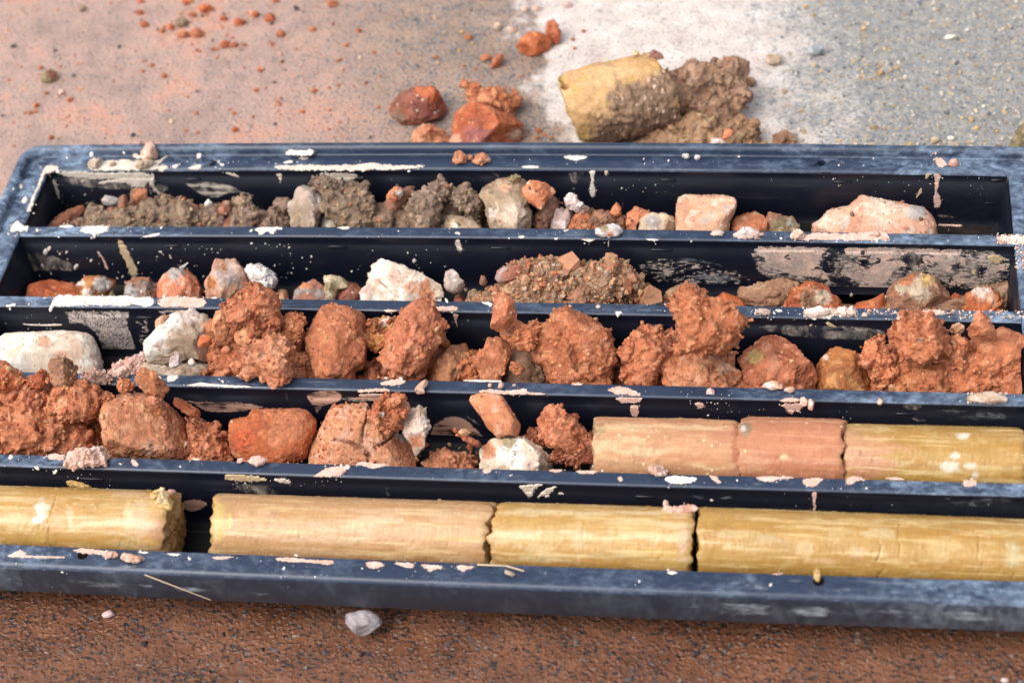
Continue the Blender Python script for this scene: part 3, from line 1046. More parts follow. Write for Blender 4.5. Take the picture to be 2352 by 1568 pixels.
MUD = {'w': mud_material("dried_white_mud", (0.70, 0.64, 0.56), (0.58, 0.50, 0.42), (0.78, 0.74, 0.68)),
       'c': mud_material("dried_cream_mud", (0.60, 0.52, 0.43), (0.48, 0.40, 0.32), (0.68, 0.61, 0.53)),
       'p': mud_material("dried_pink_mud", (0.64, 0.42, 0.335), (0.54, 0.32, 0.24), (0.72, 0.53, 0.45)),
       'o': mud_material("dried_ochre_mud", (0.52, 0.40, 0.24), (0.42, 0.29, 0.16), (0.60, 0.50, 0.36)),
       'r': mud_material("dried_red_mud", (0.45, 0.22, 0.15), (0.36, 0.15, 0.09), (0.54, 0.32, 0.24))}


def smear_material(name, c1, c2, scale, lo, hi, stretch, crack=0.0, rot=0.0):
    """a thin mud film that covers the plastic only in part"""
    n = NT(name)
    v0 = n.coord()
    v = n.coord(scale=stretch, rot=(0, rot, 0))
    f = n.noise(v, scale, 6, 0.68, 0.4)
    g = n.noise(v0, 60, 4, 0.6)
    t = n.math('ADD', n.math('MULTIPLY', f, 0.65), n.math('MULTIPLY', g, 0.35))
    e = n.sep(n.attr("Col"))[0]
    if name.startswith('pink_mud_film'):
        t = n.math('ADD', t, n.math('MULTIPLY', n.math('SUBTRACT', n.noise(v0, 24, 4, 0.6), 0.5), 0.55))
    t = n.math('ADD', t, n.math('MULTIPLY', n.math('SUBTRACT', e, 1.0), 0.55))
    a = n.step(t, lo, hi)
    if crack:
        w1 = n.math('ABSOLUTE', n.math('SUBTRACT', n.noise(v0, 155, 3, 0.6, 0.8), 0.5))
        w2 = n.math('ABSOLUTE', n.math('SUBTRACT', n.noise(v0, 260, 2, 0.5, 0.5), 0.47))
        k = n.math('SUBTRACT', 1.0, n.step(n.math('MINIMUM', w1, n.math('MULTIPLY', w2, 1.4)), 0.012, 0.034))
        k = n.math('MULTIPLY', k, crack)
        a = n.math('MULTIPLY', a, n.math('SUBTRACT', 1.0, k))
    c = n.mix(n.step(g, 0.35, 0.65), c1, c2)
    h = n.math('ADD', f, n.noise(v0, 800, 2))
    return n.set(c, 0.85, n.bump(h, 0.5, 0.0008), 0.2, a)


SMEAR = {'hpale': smear_material("pale_mud_halo", (0.56, 0.51, 0.45), (0.40, 0.37, 0.35), 170, 0.40, 0.66, (0.6, 1, 0.8)),
         'hpink': smear_material("pink_mud_halo", (0.58, 0.42, 0.35), (0.42, 0.31, 0.27), 170, 0.40, 0.64, (0.6, 1, 0.8)),
         'brush': smear_material("brushed_mud_film", (0.62, 0.56, 0.48), (0.50, 0.43, 0.35), 150, 0.39, 0.58, (0.16, 1, 1), 0, 0.33),
         'film': smear_material("pale_mud_film", (0.52, 0.46, 0.39), (0.36, 0.31, 0.27), 90, 0.42, 0.72, (1, 1, 0.5)),
         'crackle': smear_material("crackled_mud_film", (0.56, 0.47, 0.42), (0.40, 0.35, 0.33), 210, 0.33, 0.46, (1, 1, 1), 0.85),
         'pink': smear_material("pink_mud_film", (0.68, 0.48, 0.39), (0.58, 0.42, 0.35), 60, 0.47, 0.50, (0.7, 1, 1), 0.3),
         'speck': smear_material("speckled_mud_film", (0.60, 0.50, 0.43), (0.45, 0.37, 0.32), 420, 0.50, 0.57, (0.4, 1, 1)),
         'pbrush': smear_material("brushed_pink_film", (0.52, 0.31, 0.23), (0.42, 0.25, 0.19), 170, 0.38, 0.52, (0.12, 1, 1)),
         'dust': smear_material("dusty_film", (0.42, 0.44, 0.47), (0.30, 0.33, 0.37), 55, 0.50, 0.72, (0.4, 1, 1))}


def smooth_outline(P, it=2, jit=0.0, seed=0):
    P = np.array(P, float)
    for _ in range(it):
        Q = np.roll(P, -1, 0)
        P = np.stack([0.78 * P + 0.22 * Q, 0.22 * P + 0.78 * Q], 1).reshape(-1, 2)
    if jit:
        # split long edges, then make the rim irregular
        out = []
        for a, b in zip(P, np.roll(P, -1, 0)):
            m = max(1, int(np.linalg.norm(b - a) / 2.4))
            for t in range(m):
                out.append(a + (b - a) * t / m)
        P = np.array(out)
        q = np.c_[P, np.full(len(P), seed * 3.1)]
        P = P + jit * np.stack([fbm(q * 0.11, 5, seed, 0.75), fbm(q * 0.11, 5, seed + 7, 0.75)], 1)
    return P


def surf(P, where):
    """picture points onto a surface of the tray: T top, W0..W4 wall facing the camera, F floor, L lip"""
    if where == 'T':
        X = on_z(P, H)
        off = np.array([0, 0, 1.0])
    elif where == 'B':
        X = on_z(P, H + 0.0052)
        off = np.array([0, 0, 1.0])
    elif where == 'F':
        X = on_z(P, ZF)
        off = np.array([0, 0, 1.0])
    elif where == 'L':
        X = on_y(P, FN - 0.0012)
        b = np.array([bow_at(x[0], FN) for x in X])
        X = on_y(P, FN - 0.0005 + b)
        t = np.clip((H - X[:, 2]) / 0.031, 0, 1)
        X = on_y(P, FN - 0.0014 + b)
        off = np.array([0, -1.0, 0])
    else:
        k = int(where[1])
        X = on_y(P, -k * PITCH)
        b = np.array([bow_at(x[0], -k * PITCH) for x in X])
        X = on_y(P, -k * PITCH + b)
        t = np.clip((LEDGE - X[:, 2]) / 0.042, 0, 1)
        y = -k * PITCH + b - np.where(X[:, 2] < LEDGE, 0.0013 + 0.0018 * t, 0.0004)
        X = on_y(P, y)
        X = np.stack([X[:, 0], y, X[:, 2]], 1)
        X[:, 2] = np.clip(X[:, 2], ZF + 0.002, H - 0.0006)
        off = np.array([0, -1.0, 0])
    return X, off


def cake_material(name, c1, c2, c3):
    n = NT(name)
    v = n.coord()
    f = n.noise(v, 130, 5, 0.65)
    g = n.noise(v, 900, 3, 0.6)
    c = n.ramp(f, [(0.3, c2), (0.5, c1), (0.72, c3)])
    c = n.mix(1.0, c, n.ramp(g, [(0.3, (0.84,) * 3), (0.7, (1.1,) * 3)]), 'MULTIPLY')
    e = n.sep(n.attr("Col"))[0]
    t = n.math('ADD', n.math('MULTIPLY', n.noise(v, 420, 5, 0.66), 0.6), n.math('MULTIPLY', n.noise(v, 140, 4, 0.6), 0.4))
    t = n.math('ADD', t, n.math('MULTIPLY', n.math('SUBTRACT', e, 1.0), 0.52))
    a = n.step(t, 0.20, 0.40)
    h = n.math('ADD', n.math('MULTIPLY', f, 1.4), n.math('ADD', n.math('MULTIPLY', g, 0.5), n.math('MULTIPLY', a, 0.8)))
    return n.set(c, 0.85, n.bump(h, 0.65, 0.0010), 0.2, a)


CAKE = {'w': cake_material("white_mud_film", (0.70, 0.64, 0.56), (0.58, 0.50, 0.42), (0.78, 0.74, 0.68)),
        'c': cake_material("cream_mud_film", (0.60, 0.52, 0.43), (0.48, 0.40, 0.32), (0.68, 0.61, 0.53)),
        'p': cake_material("pink_mud_cake", (0.64, 0.42, 0.335), (0.54, 0.32, 0.24), (0.72, 0.53, 0.45)),
        'o': cake_material("ochre_mud_film", (0.52, 0.40, 0.24), (0.42, 0.29, 0.16), (0.60, 0.50, 0.36)),
        'r': cake_material("red_mud_film", (0.45, 0.22, 0.15), (0.36, 0.15, 0.09), (0.54, 0.32, 0.24))}
_sm = [0]
_sp = [0]
DROPS = []


def splat(where, reg, pts, mud='w', thick=0.0005, jit=3.6, it=1):
    _sp[0] += 1
    s = _sp[0]
    P0 = px(reg, pts)
    ar0 = abs(0.5 * np.sum(P0[:, 0] * np.roll(P0[:, 1], -1) - np.roll(P0[:, 0], -1) * P0[:, 1]))
    per0 = np.linalg.norm(np.roll(P0, -1, 0) - P0, axis=1).sum()
    jit = float(np.clip(0.55 * ar0 / per0 * 2, 1.2, 6.5))
    if where != 'F':
        _c = P0.mean(0)
        _d = P0 - _c
        _n = _d / (np.linalg.norm(_d, axis=1)[:, None] + 1e-6)
        _w = 2.0 * ar0 / per0
        smear(where, None, P0 + _n * min(7.5, 0.6 * _w + 1.2), mud, fade=float(np.clip(1.5 * _w, 3.5, 15.0)), step=1.7 if ar0 < 4000 else 2.6)
        P0 = P0 - _n * min(4.0, 0.42 * _w)
    P = smooth_outline(P0, it, jit, s)
    A = 0.5 * np.sum(P[:, 0] * np.roll(P[:, 1], -1) - np.roll(P[:, 0], -1) * P[:, 1])
    if A > 0:
        P = P[::-1]
    T = np.roll(P, -1, 0) - np.roll(P, 1, 0)
    T /= np.linalg.norm(T, axis=1)[:, None] + 1e-9
    N = np.stack([-T[:, 1], T[:, 0]], 1)
    area = abs(A)
    ins = min(1.6, 0.22 * area / (np.linalg.norm(np.roll(P, -1, 0) - P, axis=1).sum() + 1e-6))
    Pin = P + N * ins
    a2 = 0.5 * np.sum(Pin[:, 0] * np.roll(Pin[:, 1], -1) - np.roll(Pin[:, 0], -1) * Pin[:, 1])
    if abs(a2) > area:
        Pin = P - N * ins
    if area > 220 and where in ('T', 'W0', 'W1', 'W2', 'W3', 'W4') and per0 > 60:
        cen = P0.mean(0)
        smear(where, None, cen + (P0 - cen) * 1.0 + (P0 - cen) / (np.linalg.norm(P0 - cen, axis=1)[:, None] + 1e-6) * 9, {'p': 'hpink', 'r': 'hpink', 'o': 'film'}.get(mud, 'hpale'), fade=11)
    g = np.random.default_rng(s)
    for _ in range(int(np.clip(area / 60, 2, 9))):
        q = P[int(g.integers(len(P)))] + g.normal(0, 5.0, 2) * np.array([1.6, 0.8])
        DROPS.append((where, q, float(0.55 + g.exponential(0.55)), mud))
    X0, off = surf(P, where)
    X1, _ = surf(Pin, where)
    n = len(P)
    th = 0.00046 + min(thick, area * 1.5e-6) * 0.5 + (s % 40) * 3e-6
    V = np.concatenate([X0 - off * 0.0002, X0 + off * th * 0.45, X1 + off * th])
    F = []
    for i in range(n):
        j = (i + 1) % n
        F.append((i, j, n + j, n + i))
        F.append((n + i, n + j, 2 * n + j, 2 * n + i))
    for t in tessellate_polygon([[Vector((p[0], p[1], 0)) for p in Pin]]):
        F.append(tuple(2 * n + q for q in t))
    bm = bmesh.new()
    bv = [bm.verts.new(v) for v in V.tolist()]
    for f in F:
        try:
            bm.faces.new([bv[q] for q in f])
        except ValueError:
            pass
    bm.normal_update()
    bmesh.ops.recalc_face_normals(bm, faces=bm.faces)
    ref = sum((f.normal for f in bm.faces if len(f.verts) == 3), Vector())
    if ref.dot(Vector(off)) < 0:
        bmesh.ops.reverse_faces(bm, faces=bm.faces)
    m = bpy.data.meshes.new("mud_splash")
    bm.to_mesh(m)
    bm.free()
    m.materials.append(MUD[mud])
    m.polygons.foreach_set("use_smooth", [False] * len(m.polygons))
    return link("mud_splash", m, parent=tray)


def smear(where, reg, pts, kind, fade=None, step=3.2):
    """thin partly open film: a fine sheet whose edge weight runs from 0 at the outline to 1 inside"""
    P = smooth_outline(px(reg, pts) if reg else np.asarray(pts), 1, 3.2 if reg else 1.6, _sm[0])
    lo, hi = P.min(0), P.max(0)
    nx = int(np.clip((hi[0] - lo[0]) / step, 6, 220))
    ny = int(np.clip((hi[1] - lo[1]) / step, 5, 90))
    gx, gy = np.meshgrid(np.linspace(lo[0], hi[0], nx), np.linspace(lo[1], hi[1], ny))
    G = np.stack([gx.ravel(), gy.ravel()], 1)
    inside = np.zeros(len(G), bool)
    dmin = np.full(len(G), 1e9)
    for a, b in zip(P, np.roll(P, -1, 0)):
        c = (a[1] > G[:, 1]) != (b[1] > G[:, 1])
        with np.errstate(divide='ignore', invalid='ignore'):
            xi = (b[0] - a[0]) * (G[:, 1] - a[1]) / (b[1] - a[1]) + a[0]
        inside ^= c & (G[:, 0] < xi)
        ab = b - a
        t = np.clip(((G - a) @ ab) / (ab @ ab + 1e-9), 0, 1)
        dmin = np.minimum(dmin, np.linalg.norm(G - (a + t[:, None] * ab), axis=1))
    if fade is None:
        fade = float(np.clip(0.16 * min(hi - lo), 5, 13))
    wgt = np.clip(dmin / fade, 0, 1) * inside
    X, off = surf(G, where)
    _sm[0] += 1
    X = X + off * ((0.00024 if kind in CAKE else 0.00008) + (_sm[0] % 130) * 1.0e-6)
    idx = np.arange(nx * ny).reshape(ny, nx)
    q = np.stack([idx[:-1, :-1].ravel(), idx[1:, :-1].ravel(), idx[1:, 1:].ravel(), idx[:-1, 1:].ravel()], 1)
    q = q[inside[q].any(1)]
    used = np.unique(q)
    remap = np.full(nx * ny, -1)
    remap[used] = np.arange(len(used))
    c = np.repeat(wgt[used][:, None], 3, 1)
    me = make_mesh("mud_smear", X[used], remap[q], CAKE[kind] if kind in CAKE else SMEAR[kind], c, smooth=True)
    return link("mud_smear", me, parent=tray)

# surface | tracing sheet | mud colour | outline
SPLATS = """
T A c 180,1420 205,1340 240,1255 272,1175 300,1115 345,1098 405,1112 398,1132 350,1150 305,1160 265,1240 235,1330 212,1400 200,1435 170,1432
T A w 135,1350 160,1315 195,1320 190,1360 155,1375
T A w 112,1225 130,1212 160,1250 145,1275 125,1268
B A w 35,1300 70,1255 90,1250 105,1275 70,1285
T A c 595,1148 620,1110 690,1092 740,1088 830,1092 900,1098 955,1085 1040,1092 1058,1120 1030,1146 900,1150 740,1150
W0 A c 380,1152 560,1150 700,1160 900,1160 1005,1158 1035,1200 1052,1268 1030,1258 1004,1212 990,1258 905,1262 888,1238 760,1234 660,1243 648,1225 760,1213 872,1212 800,1196 650,1204 560,1194 450,1188 385,1168
W0 A c 350,1195 376,1210 385,1260 408,1290 400,1318 408,1342 388,1352 386,1335 372,1320 374,1292 358,1240
W0 A c 378,1352 396,1360 402,1440 384,1445 374,1400
W0 A c 895,1160 985,1162 1002,1220 985,1262 930,1268 898,1240
W0 A c 1035,1250 1070,1288 1130,1308 1125,1328 1080,1328 1045,1292
W0 A c 545,1205 560,1208 563,1228 550,1230
T A c 1040,1132 1058,1112 1090,1100 1110,1112 1134,1108 1130,1142 1108,1148 1090,1165 1062,1150
T A c 560,1140 640,1100 700,1080 800,1072 880,1078 930,1060 1000,1075 1075,1080 1140,1040 1100,1085 1060,1110 1085,1130 1020,1146 800,1148
B A c 880,1050 905,1020 930,1040 960,1030 1000,1060 950,1070 900,1066
W0 A c 1010,1156 1040,1170 1030,1230 1050,1290 1035,1290 1015,1240
W0 A c 640,1158 1000,1162 990,1200 940,1230 880,1200 760,1186 650,1180
W0 A c 1500,1156 1560,1160 1620,1190 1580,1190
W0 A c 2120,1160 2400,1162 2420,1190 2340,1225 2300,1250 2280,1220 2200,1190
T A w 1150,1112 1188,1100 1210,1112 1182,1136 1155,1130
T A c 1250,1140 1292,1108 1350,1100 1366,1110 1352,1146 1310,1150
B A w 1320,1070 1322,1040 1345,1022 1360,1040 1352,1068
T A w 1470,1110 1490,1096 1518,1106 1498,1126
B A w 1905,1045 1925,1012 1930,1000 2000,1008 2100,1002 2128,1025 2090,1048 2010,1052
T A c 1995,1062 2080,1058 2070,1072 2035,1078
T A c 1832,1128 1860,1116 1960,1112 2100,1108 2270,1110 2420,1108 2520,1092 2580,1106 2700,1112 2870,1116 2860,1126 2700,1140 2560,1142 2400,1152 2250,1150 2050,1146 1900,1142
T A w 1892,1095 1930,1076 1975,1078 1975,1098 1920,1105
W0 A c 1848,1160 1900,1162 1900,1212 1885,1250 1872,1200
T B w 1502,1046 1698,1048 1665,1074 1600,1087 1545,1074
T B w 1225,1122 1280,1112 1360,1118 1355,1130 1250,1134
W0 B w 1692,1140 1738,1136 1735,1150 1722,1200 1742,1320 1718,1336 1694,1322 1690,1250 1706,1205 1698,1160
W0 B c 1785,1142 1822,1140 1815,1180 1800,1186
T C p 1745,1056 1780,1050 1805,1064 1835,1095 1842,1120 1785,1138 1756,1112
B C p 1744,1036 1752,1020 1766,1020 1768,1034 1756,1042
W0 C p 1746,1152 1796,1158 1780,1240 1770,1290 1796,1350 1790,1400 1745,1412 1744,1300 1750,1220
F C p 1735,1428 1800,1412 1880,1442 1950,1500 1930,1528 1850,1520 1760,1518
W0 C o 1690,1215 1680,1182 1700,1154 1740,1156 1714,1190
W0 C o 1620,1342 1640,1280 1665,1258 1671,1282 1642,1320
W0 C c 985,1142 1020,1138 1068,1144 1050,1152 1000,1152
T D w 58,45 70,0 95,-20 120,-38 145,-12 160,2 205,4 192,28 200,55 160,38 140,62 120,38 98,62 84,48 52,58
T D w 388,14 400,2 510,4 482,20 430,24
T D w 525,40 548,6 640,0 752,4 728,30 742,44 700,58 662,64 640,94 622,90 615,62 560,56
T D w 940,80 1020,60 1086,54 1080,70 1000,84
T D w 1690,22 1762,8 1902,10 1905,26 1855,34 1850,72 1810,46 1770,60 1735,72 1722,40
T D w 2250,16 2340,8 2362,20 2330,36 2290,30 
T D w 385,74 402,76 400,86 388,86
W1 D o 780,100 820,95 856,150 890,220 940,312 920,345 872,348 860,290 800,180
W1 D p 640,160 680,192 712,242 735,302 712,296 690,232
W1 D w 1195,290 1230,262 1278,246 1255,272 1218,298
T E c 780,50 815,42 822,58 800,70
W1 E c 778,102 820,84 842,130 850,170 822,188 795,160
T E w 1208,74 1262,70 1260,92 1222,96
T E w 1446,90 1488,84 1478,104
T E c 1515,42 1555,26 1560,36 1525,50
T E c 1630,95 1740,96 1720,108 1690,118 1665,106
W1 E c 1818,106 1824,106 1824,150 1818,150
T E w 2060,96 2130,92 2170,104 2100,108
T G p 790,100 890,58 1000,48 1050,56 1200,48 1290,52 1370,38 1442,50 1452,92 1440,106 1100,106 900,102
W1 G c 1820,210 1850,190 1890,205 1900,240 1860,250
W1 G o 1990,300 2030,290 2032,322 2010,340
W1 G o 2088,210 2140,190 2190,196 2226,230 2200,262 2160,262 2120,250
W1 G p 1670,240 1700,238 1720,270 1690,262
T G w 2160,95 2200,72 2290,62 2360,68 2400,120 2330,140 2250,128 2210,112
T D w 340,530 352,482 400,466 640,470 890,474 932,490 1038,480 1050,538 980,550 902,530 880,544 600,544 432,550 352,540 336,578 318,582 320,550
T D p 1052,545 1064,490 1100,478 1350,482 1402,512 1382,548 1300,558 1158,556
T D w 28,546 80,524 116,528 104,548 52,556
T D w 182,530 206,524 196,546
T D w 280,492 330,484 300,496
T D w 1412,488 1450,482 1470,492 1430,498
W2 D w 140,660 200,666 355,668 355,662 440,668 360,676 200,672
W2 E p 765,592 818,590 805,640 812,705 790,655
T E p 300,570 355,565 410,575 380,590 330,590
T E p 650,548 760,536 822,552 818,578 740,590 660,580
T E w 950,516 1038,518 1046,545 1000,540
T E w 1858,580 1910,572 1920,596 1895,606 1885,632 1870,604
T G w 538,578 590,570 640,566 652,600 606,612 570,600
T G w 670,570 720,562 738,584 700,592
T G w 850,575 940,555 1050,552 1090,572 1160,550 1240,570 1232,608 1150,620 1060,618 1050,640 1000,630 920,640 905,612 890,600
T G w 1260,590 1290,582 1290,618 1262,622
T G p 1490,610 1500,572 1660,562 1840,570 1815,600 1700,612 1560,645 1490,645
W2 G o 1012,648 1045,645 1105,690 1072,690 1030,680
W2 G o 905,672 922,664 928,678 912,684
T D w 1110,1058 1118,1012 1152,998 1206,1000 1205,1034 1160,1062
T D p 1040,1010 1080,1008 1100,1030 1080,1060 1046,1044
T D w 1228,1084 1330,1056 1420,1068 1520,1074 1725,1084 1600,1094 1400,1084
T D w 1480,1040 1500,1036 1510,1066 1490,1060
T D p 1580,1008 1660,1010 1640,1022 1600,1020
T E p 270,1066 300,1050 330,1036 462,1034 470,1058 400,1084 296,1084
T E p 120,1112 250,1090 350,1096 370,1120 250,1126 150,1128
W3 E p 130,1136 250,1130 350,1134 450,1136 430,1160 300,1150 150,1152
T E w 822,1040 1110,1046 1100,1054 900,1054
T E p 930,1112 1000,1100 1090,1112 1150,1108 1280,1096 1284,1124 1412,1132 1400,1142 1300,1138 1200,1146 1100,1140 980,1136
T E p 1560,1066 1660,1064 1640,1078 1590,1080
T E p 1812,1118 1822,1092 1890,1080 1962,1086 2050,1138 2040,1150 1930,1148 1850,1138
W3 E p 1850,1152 2050,1152 2050,1182 2000,1200 1890,1192
W3 E p 1956,1200 2034,1200 2030,1288 1972,1292
T G p 690,1182 780,1150 860,1170 878,1186 740,1192
W3 G p 700,1196 880,1192 876,1222 842,1262 826,1240 800,1285 770,1262 730,1222
W3 G p 120,1190 190,1180 215,1210 190,1236 150,1222
W3 G w 1010,642 1050,640
T H p 308,50 322,22 450,24 440,74 342,70
T H p 876,58 910,54 946,110 902,112 880,90
T H p 1280,58 1300,50 1362,60 1330,74
T H c 215,108 258,100 272,130 250,142
T H w 350,160 375,124 394,130 372,166
T H p 790,88 825,90 820,102
T H p 2080,182 2160,140 2190,108 2320,100 2312,150 2250,184
T I p -20,180 -10,110 90,86 96,120 40,160 20,184
T I p 100,90 150,76 380,96 300,120 240,134 180,112
T I p 960,130 1050,118 1040,146 985,166
T I p 1400,132 1520,126 1510,150 1450,156
T I p 1590,136 1760,140 1740,160 1620,162
T I p 1870,186 1900,168 1928,200 1900,222
T I w 2180,190 2230,166 2352,176 2440,182 2410,214 2300,238 2230,226
W4 H o 1495,168 1540,150 1650,152 1760,178 1815,202 1750,212 1520,204
W4 H c 1830,192 1900,176 1970,210 1952,230 1850,212
W4 I c 1200,232 1290,222 1420,210 1352,242 1330,262 1308,320 1282,330 1250,280
W4 I c 1330,330 1362,280 1412,246 1476,232 1452,280 1380,310
W4 I c 1295,376 1410,356 1440,372 1330,386
W4 I c 1476,286 1518,280 1515,292 1485,296
T J p 222,166 280,166 300,186 330,222 302,236 252,200
T J p 540,172 800,176 820,190 700,196 670,220 632,216 550,200
T J p 850,186 1030,180 980,226 962,250 930,252 870,242
W4 J p 920,272 966,270 956,330 955,430 930,430 930,330
T J p 1145,210 1170,172 1240,166 1252,186 1310,200 1240,210 1200,240 1160,236
T J p 1400,186 1500,176 1570,200 1480,206
T J p 1930,216 1960,190 2040,200 2052,226 2000,254 1940,246
T H p 30,716 80,690 130,668 182,690 150,708 300,714 450,714 440,728 200,730
T H p 470,672 552,654 700,668 792,690 782,718 720,724 680,700 520,690
T H p 805,720 830,690 900,700 986,716 976,748 930,750 862,744
T H w 910,682 1010,682 975,702
T H w 1110,690 1230,696 1190,712 1140,708
T H p 1410,714 1592,714 1522,736 1440,734
T H p 1830,722 1960,716 2090,734 2250,740 2256,762 2200,770 2080,758 1950,752 1862,744
T I p 176,746 312,746 326,780 282,800 220,804 190,780
T I p 360,752 522,754 526,790 470,800 420,780
T I p 540,762 720,772 702,800 660,805 622,826 590,800
T I p 790,772 930,772 920,796 880,800 845,832 800,800
T I w 2200,815 2260,812 2300,824 2240,842
T J p 640,832 750,826 702,838
"""
for ln in SPLATS.strip().splitlines():
    q = ln.split()
    if len(q) > 5:
        splat(q[0], q[1], " ".join(q[3:]), q[2])

SMEARS = """
W1 G film 2010,250 2060,236 2110,300 2130,400 2090,480 2010,470 1990,400 2030,340
L H dust 0,800 700,850 1500,900 2300,960 2300,1040 1500,990 700,950 0,930
L J dust 0,980 1200,1030 2340,1070 2340,1180 1200,1150 0,1120
W4 J dust 1700,290 2352,290 2352,440 1820,430
W3 G dust 1650,1210 2352,1215 2352,1340 1750,1330
W0 A brush 1190,1210 1300,1212 1400,1196 1520,1216 1620,1256 1700,1286 1830,1330 1840,1356 1700,1345 1600,1318 1540,1318 1450,1358 1330,1325 1250,1265
W0 A brush 1590,1172 1660,1186 1740,1236 1800,1286 1840,1340 1760,1300 1680,1236
W0 A film 640,1190 900,1195 1000,1230 1060,1250 1100,1300 1000,1280 850,1230 700,1230
W0 A brush 1060,1190 1160,1225 1160,1240 1060,1210
W0 A film 2170,1170 2400,1160 2420,1200 2300,1240 2200,1215
W0 B film 1535,1140 1690,1136 1660,1210 1600,1262 1545,1222
W0 B film 960,1136 1060,1136 1120,1190 1080,1216 1040,1180
W0 B brush 1130,1142 1330,1140 1300,1160 1180,1160
W0 B film 1895,1310 1925,1310 1940,1420 1905,1410
W0 C film 1735,1410 1890,1430 1975,1500 1940,1540 1780,1530
T D dust 860,80 1000,40 1100,26 1080,44 960,84
W1 D film 100,160 300,150 560,260 560,340 300,330 140,360
W1 D film 1140,262 1296,212 1276,252 1200,310
W1 G pink 520,112 700,120 1000,118 1500,120 2290,140 2290,300 2250,330 2000,400 1900,470 1840,450 1720,345 1540,310 1480,335 1400,470 1300,522 1130,520 1060,470 980,400 900,380 700,350 560,250
W1 G pink 980,112 1180,118 1500,122 1560,200 1500,330 1400,470 1300,522 1120,515 1040,420 1000,300
W1 G film 480,120 1000,112 1600,118 2290,140 2290,420 1900,480 1500,470 1100,520 900,420 560,390
W0 A film 380,1160 620,1155 900,1160 1060,1200 1180,1250 1100,1330 900,1300 640,1290 440,1260
W3 E film 0,1120 300,1120 560,1150 620,1260 500,1340 200,1230 0,1200
W1 G speck 440,100 1000,110 1600,118 2290,140 2290,420 1900,470 1500,460 1100,520 900,420 560,390
W1 E speck 1980,250 2110,190 2260,190 2500,240 2760,300 2850,380 2700,470 2300,450 2150,430 2030,360
W1 E dust 2000,210 2250,175 2500,200 2760,290 2700,420 2400,440 2100,400
W2 D crackle 395,552 640,548 885,550 895,605 880,650 925,780 950,862 895,872 760,925 690,955 655,830 625,745 560,690 450,690 420,620
W2 D crackle 1050,556 1300,556 1340,592 1200,606 1060,606
W2 D speck 890,620 1010,600 1020,760 930,860 900,700
W2 E dust 640,600 980,600 980,624 640,620
T E dust 620,545 1050,545 1050,590 620,585
T E dust 1250,545 2240,540 2240,600 1250,600
T G dust 430,565 900,570 1500,575 2352,590 2352,660 1500,630 430,615
T G dust 1450,60 2352,70 2352,118 1450,104
W2 G film 520,640 1440,660 1440,800 860,780 560,720
T D dust 0,482 330,482 330,550 0,555
W3 D pbrush 1195,1160 1400,1168 1650,1172 1840,1216 1700,1262 1400,1275 1280,1210
W3 D pbrush 2000,1106 2240,1058 2340,1120 2310,1210 2160,1260 2120,1380 2096,1260 2060,1216
W3 D film 1890,1110 1950,1110 1960,1230 1915,1230
W3 E pbrush 590,1330 760,1236 900,1290 1010,1400 1060,1440 960,1510 600,1540
W3 E film 780,1260 860,1250 1000,1340 960,1370 860,1310
W3 E pbrush 60,1140 500,1130 480,1190 200,1200 60,1180
W3 G film 1500,1180 1700,1180 1660,1260 1540,1250
W3 G film 1500,1268 1720,1290 1760,1330 1640,1340
W4 H film 1535,206 1870,214 1915,330 1690,322 1590,284
W4 H film 770,268 950,180 985,184 800,280
W4 H film 980,268 1270,206 1280,232 1080,275
W4 H pbrush 1210,330 1330,300 1440,360 1300,440 1220,400
W4 I dust 310,180 380,180 360,350 300,350
W4 I dust 2000,250 2352,250 2352,330 2100,320
W4 J dust 0,235 380,260 420,350 120,350
T I film 770,100 960,112 940,180 770,170
T H film 1750,86 1900,84 1880,124 1770,128
T I film 1000,800 1110,800 1100,850 1010,840
T J dust 0,815 2352,880 2352,1000 0,950
T H dust 600,735 2352,790 2352,880 600,830
"""
for ln in SMEARS.strip().splitlines():
    q = ln.split()
    smear(q[0], q[1], " ".join(q[3:]), q[2])

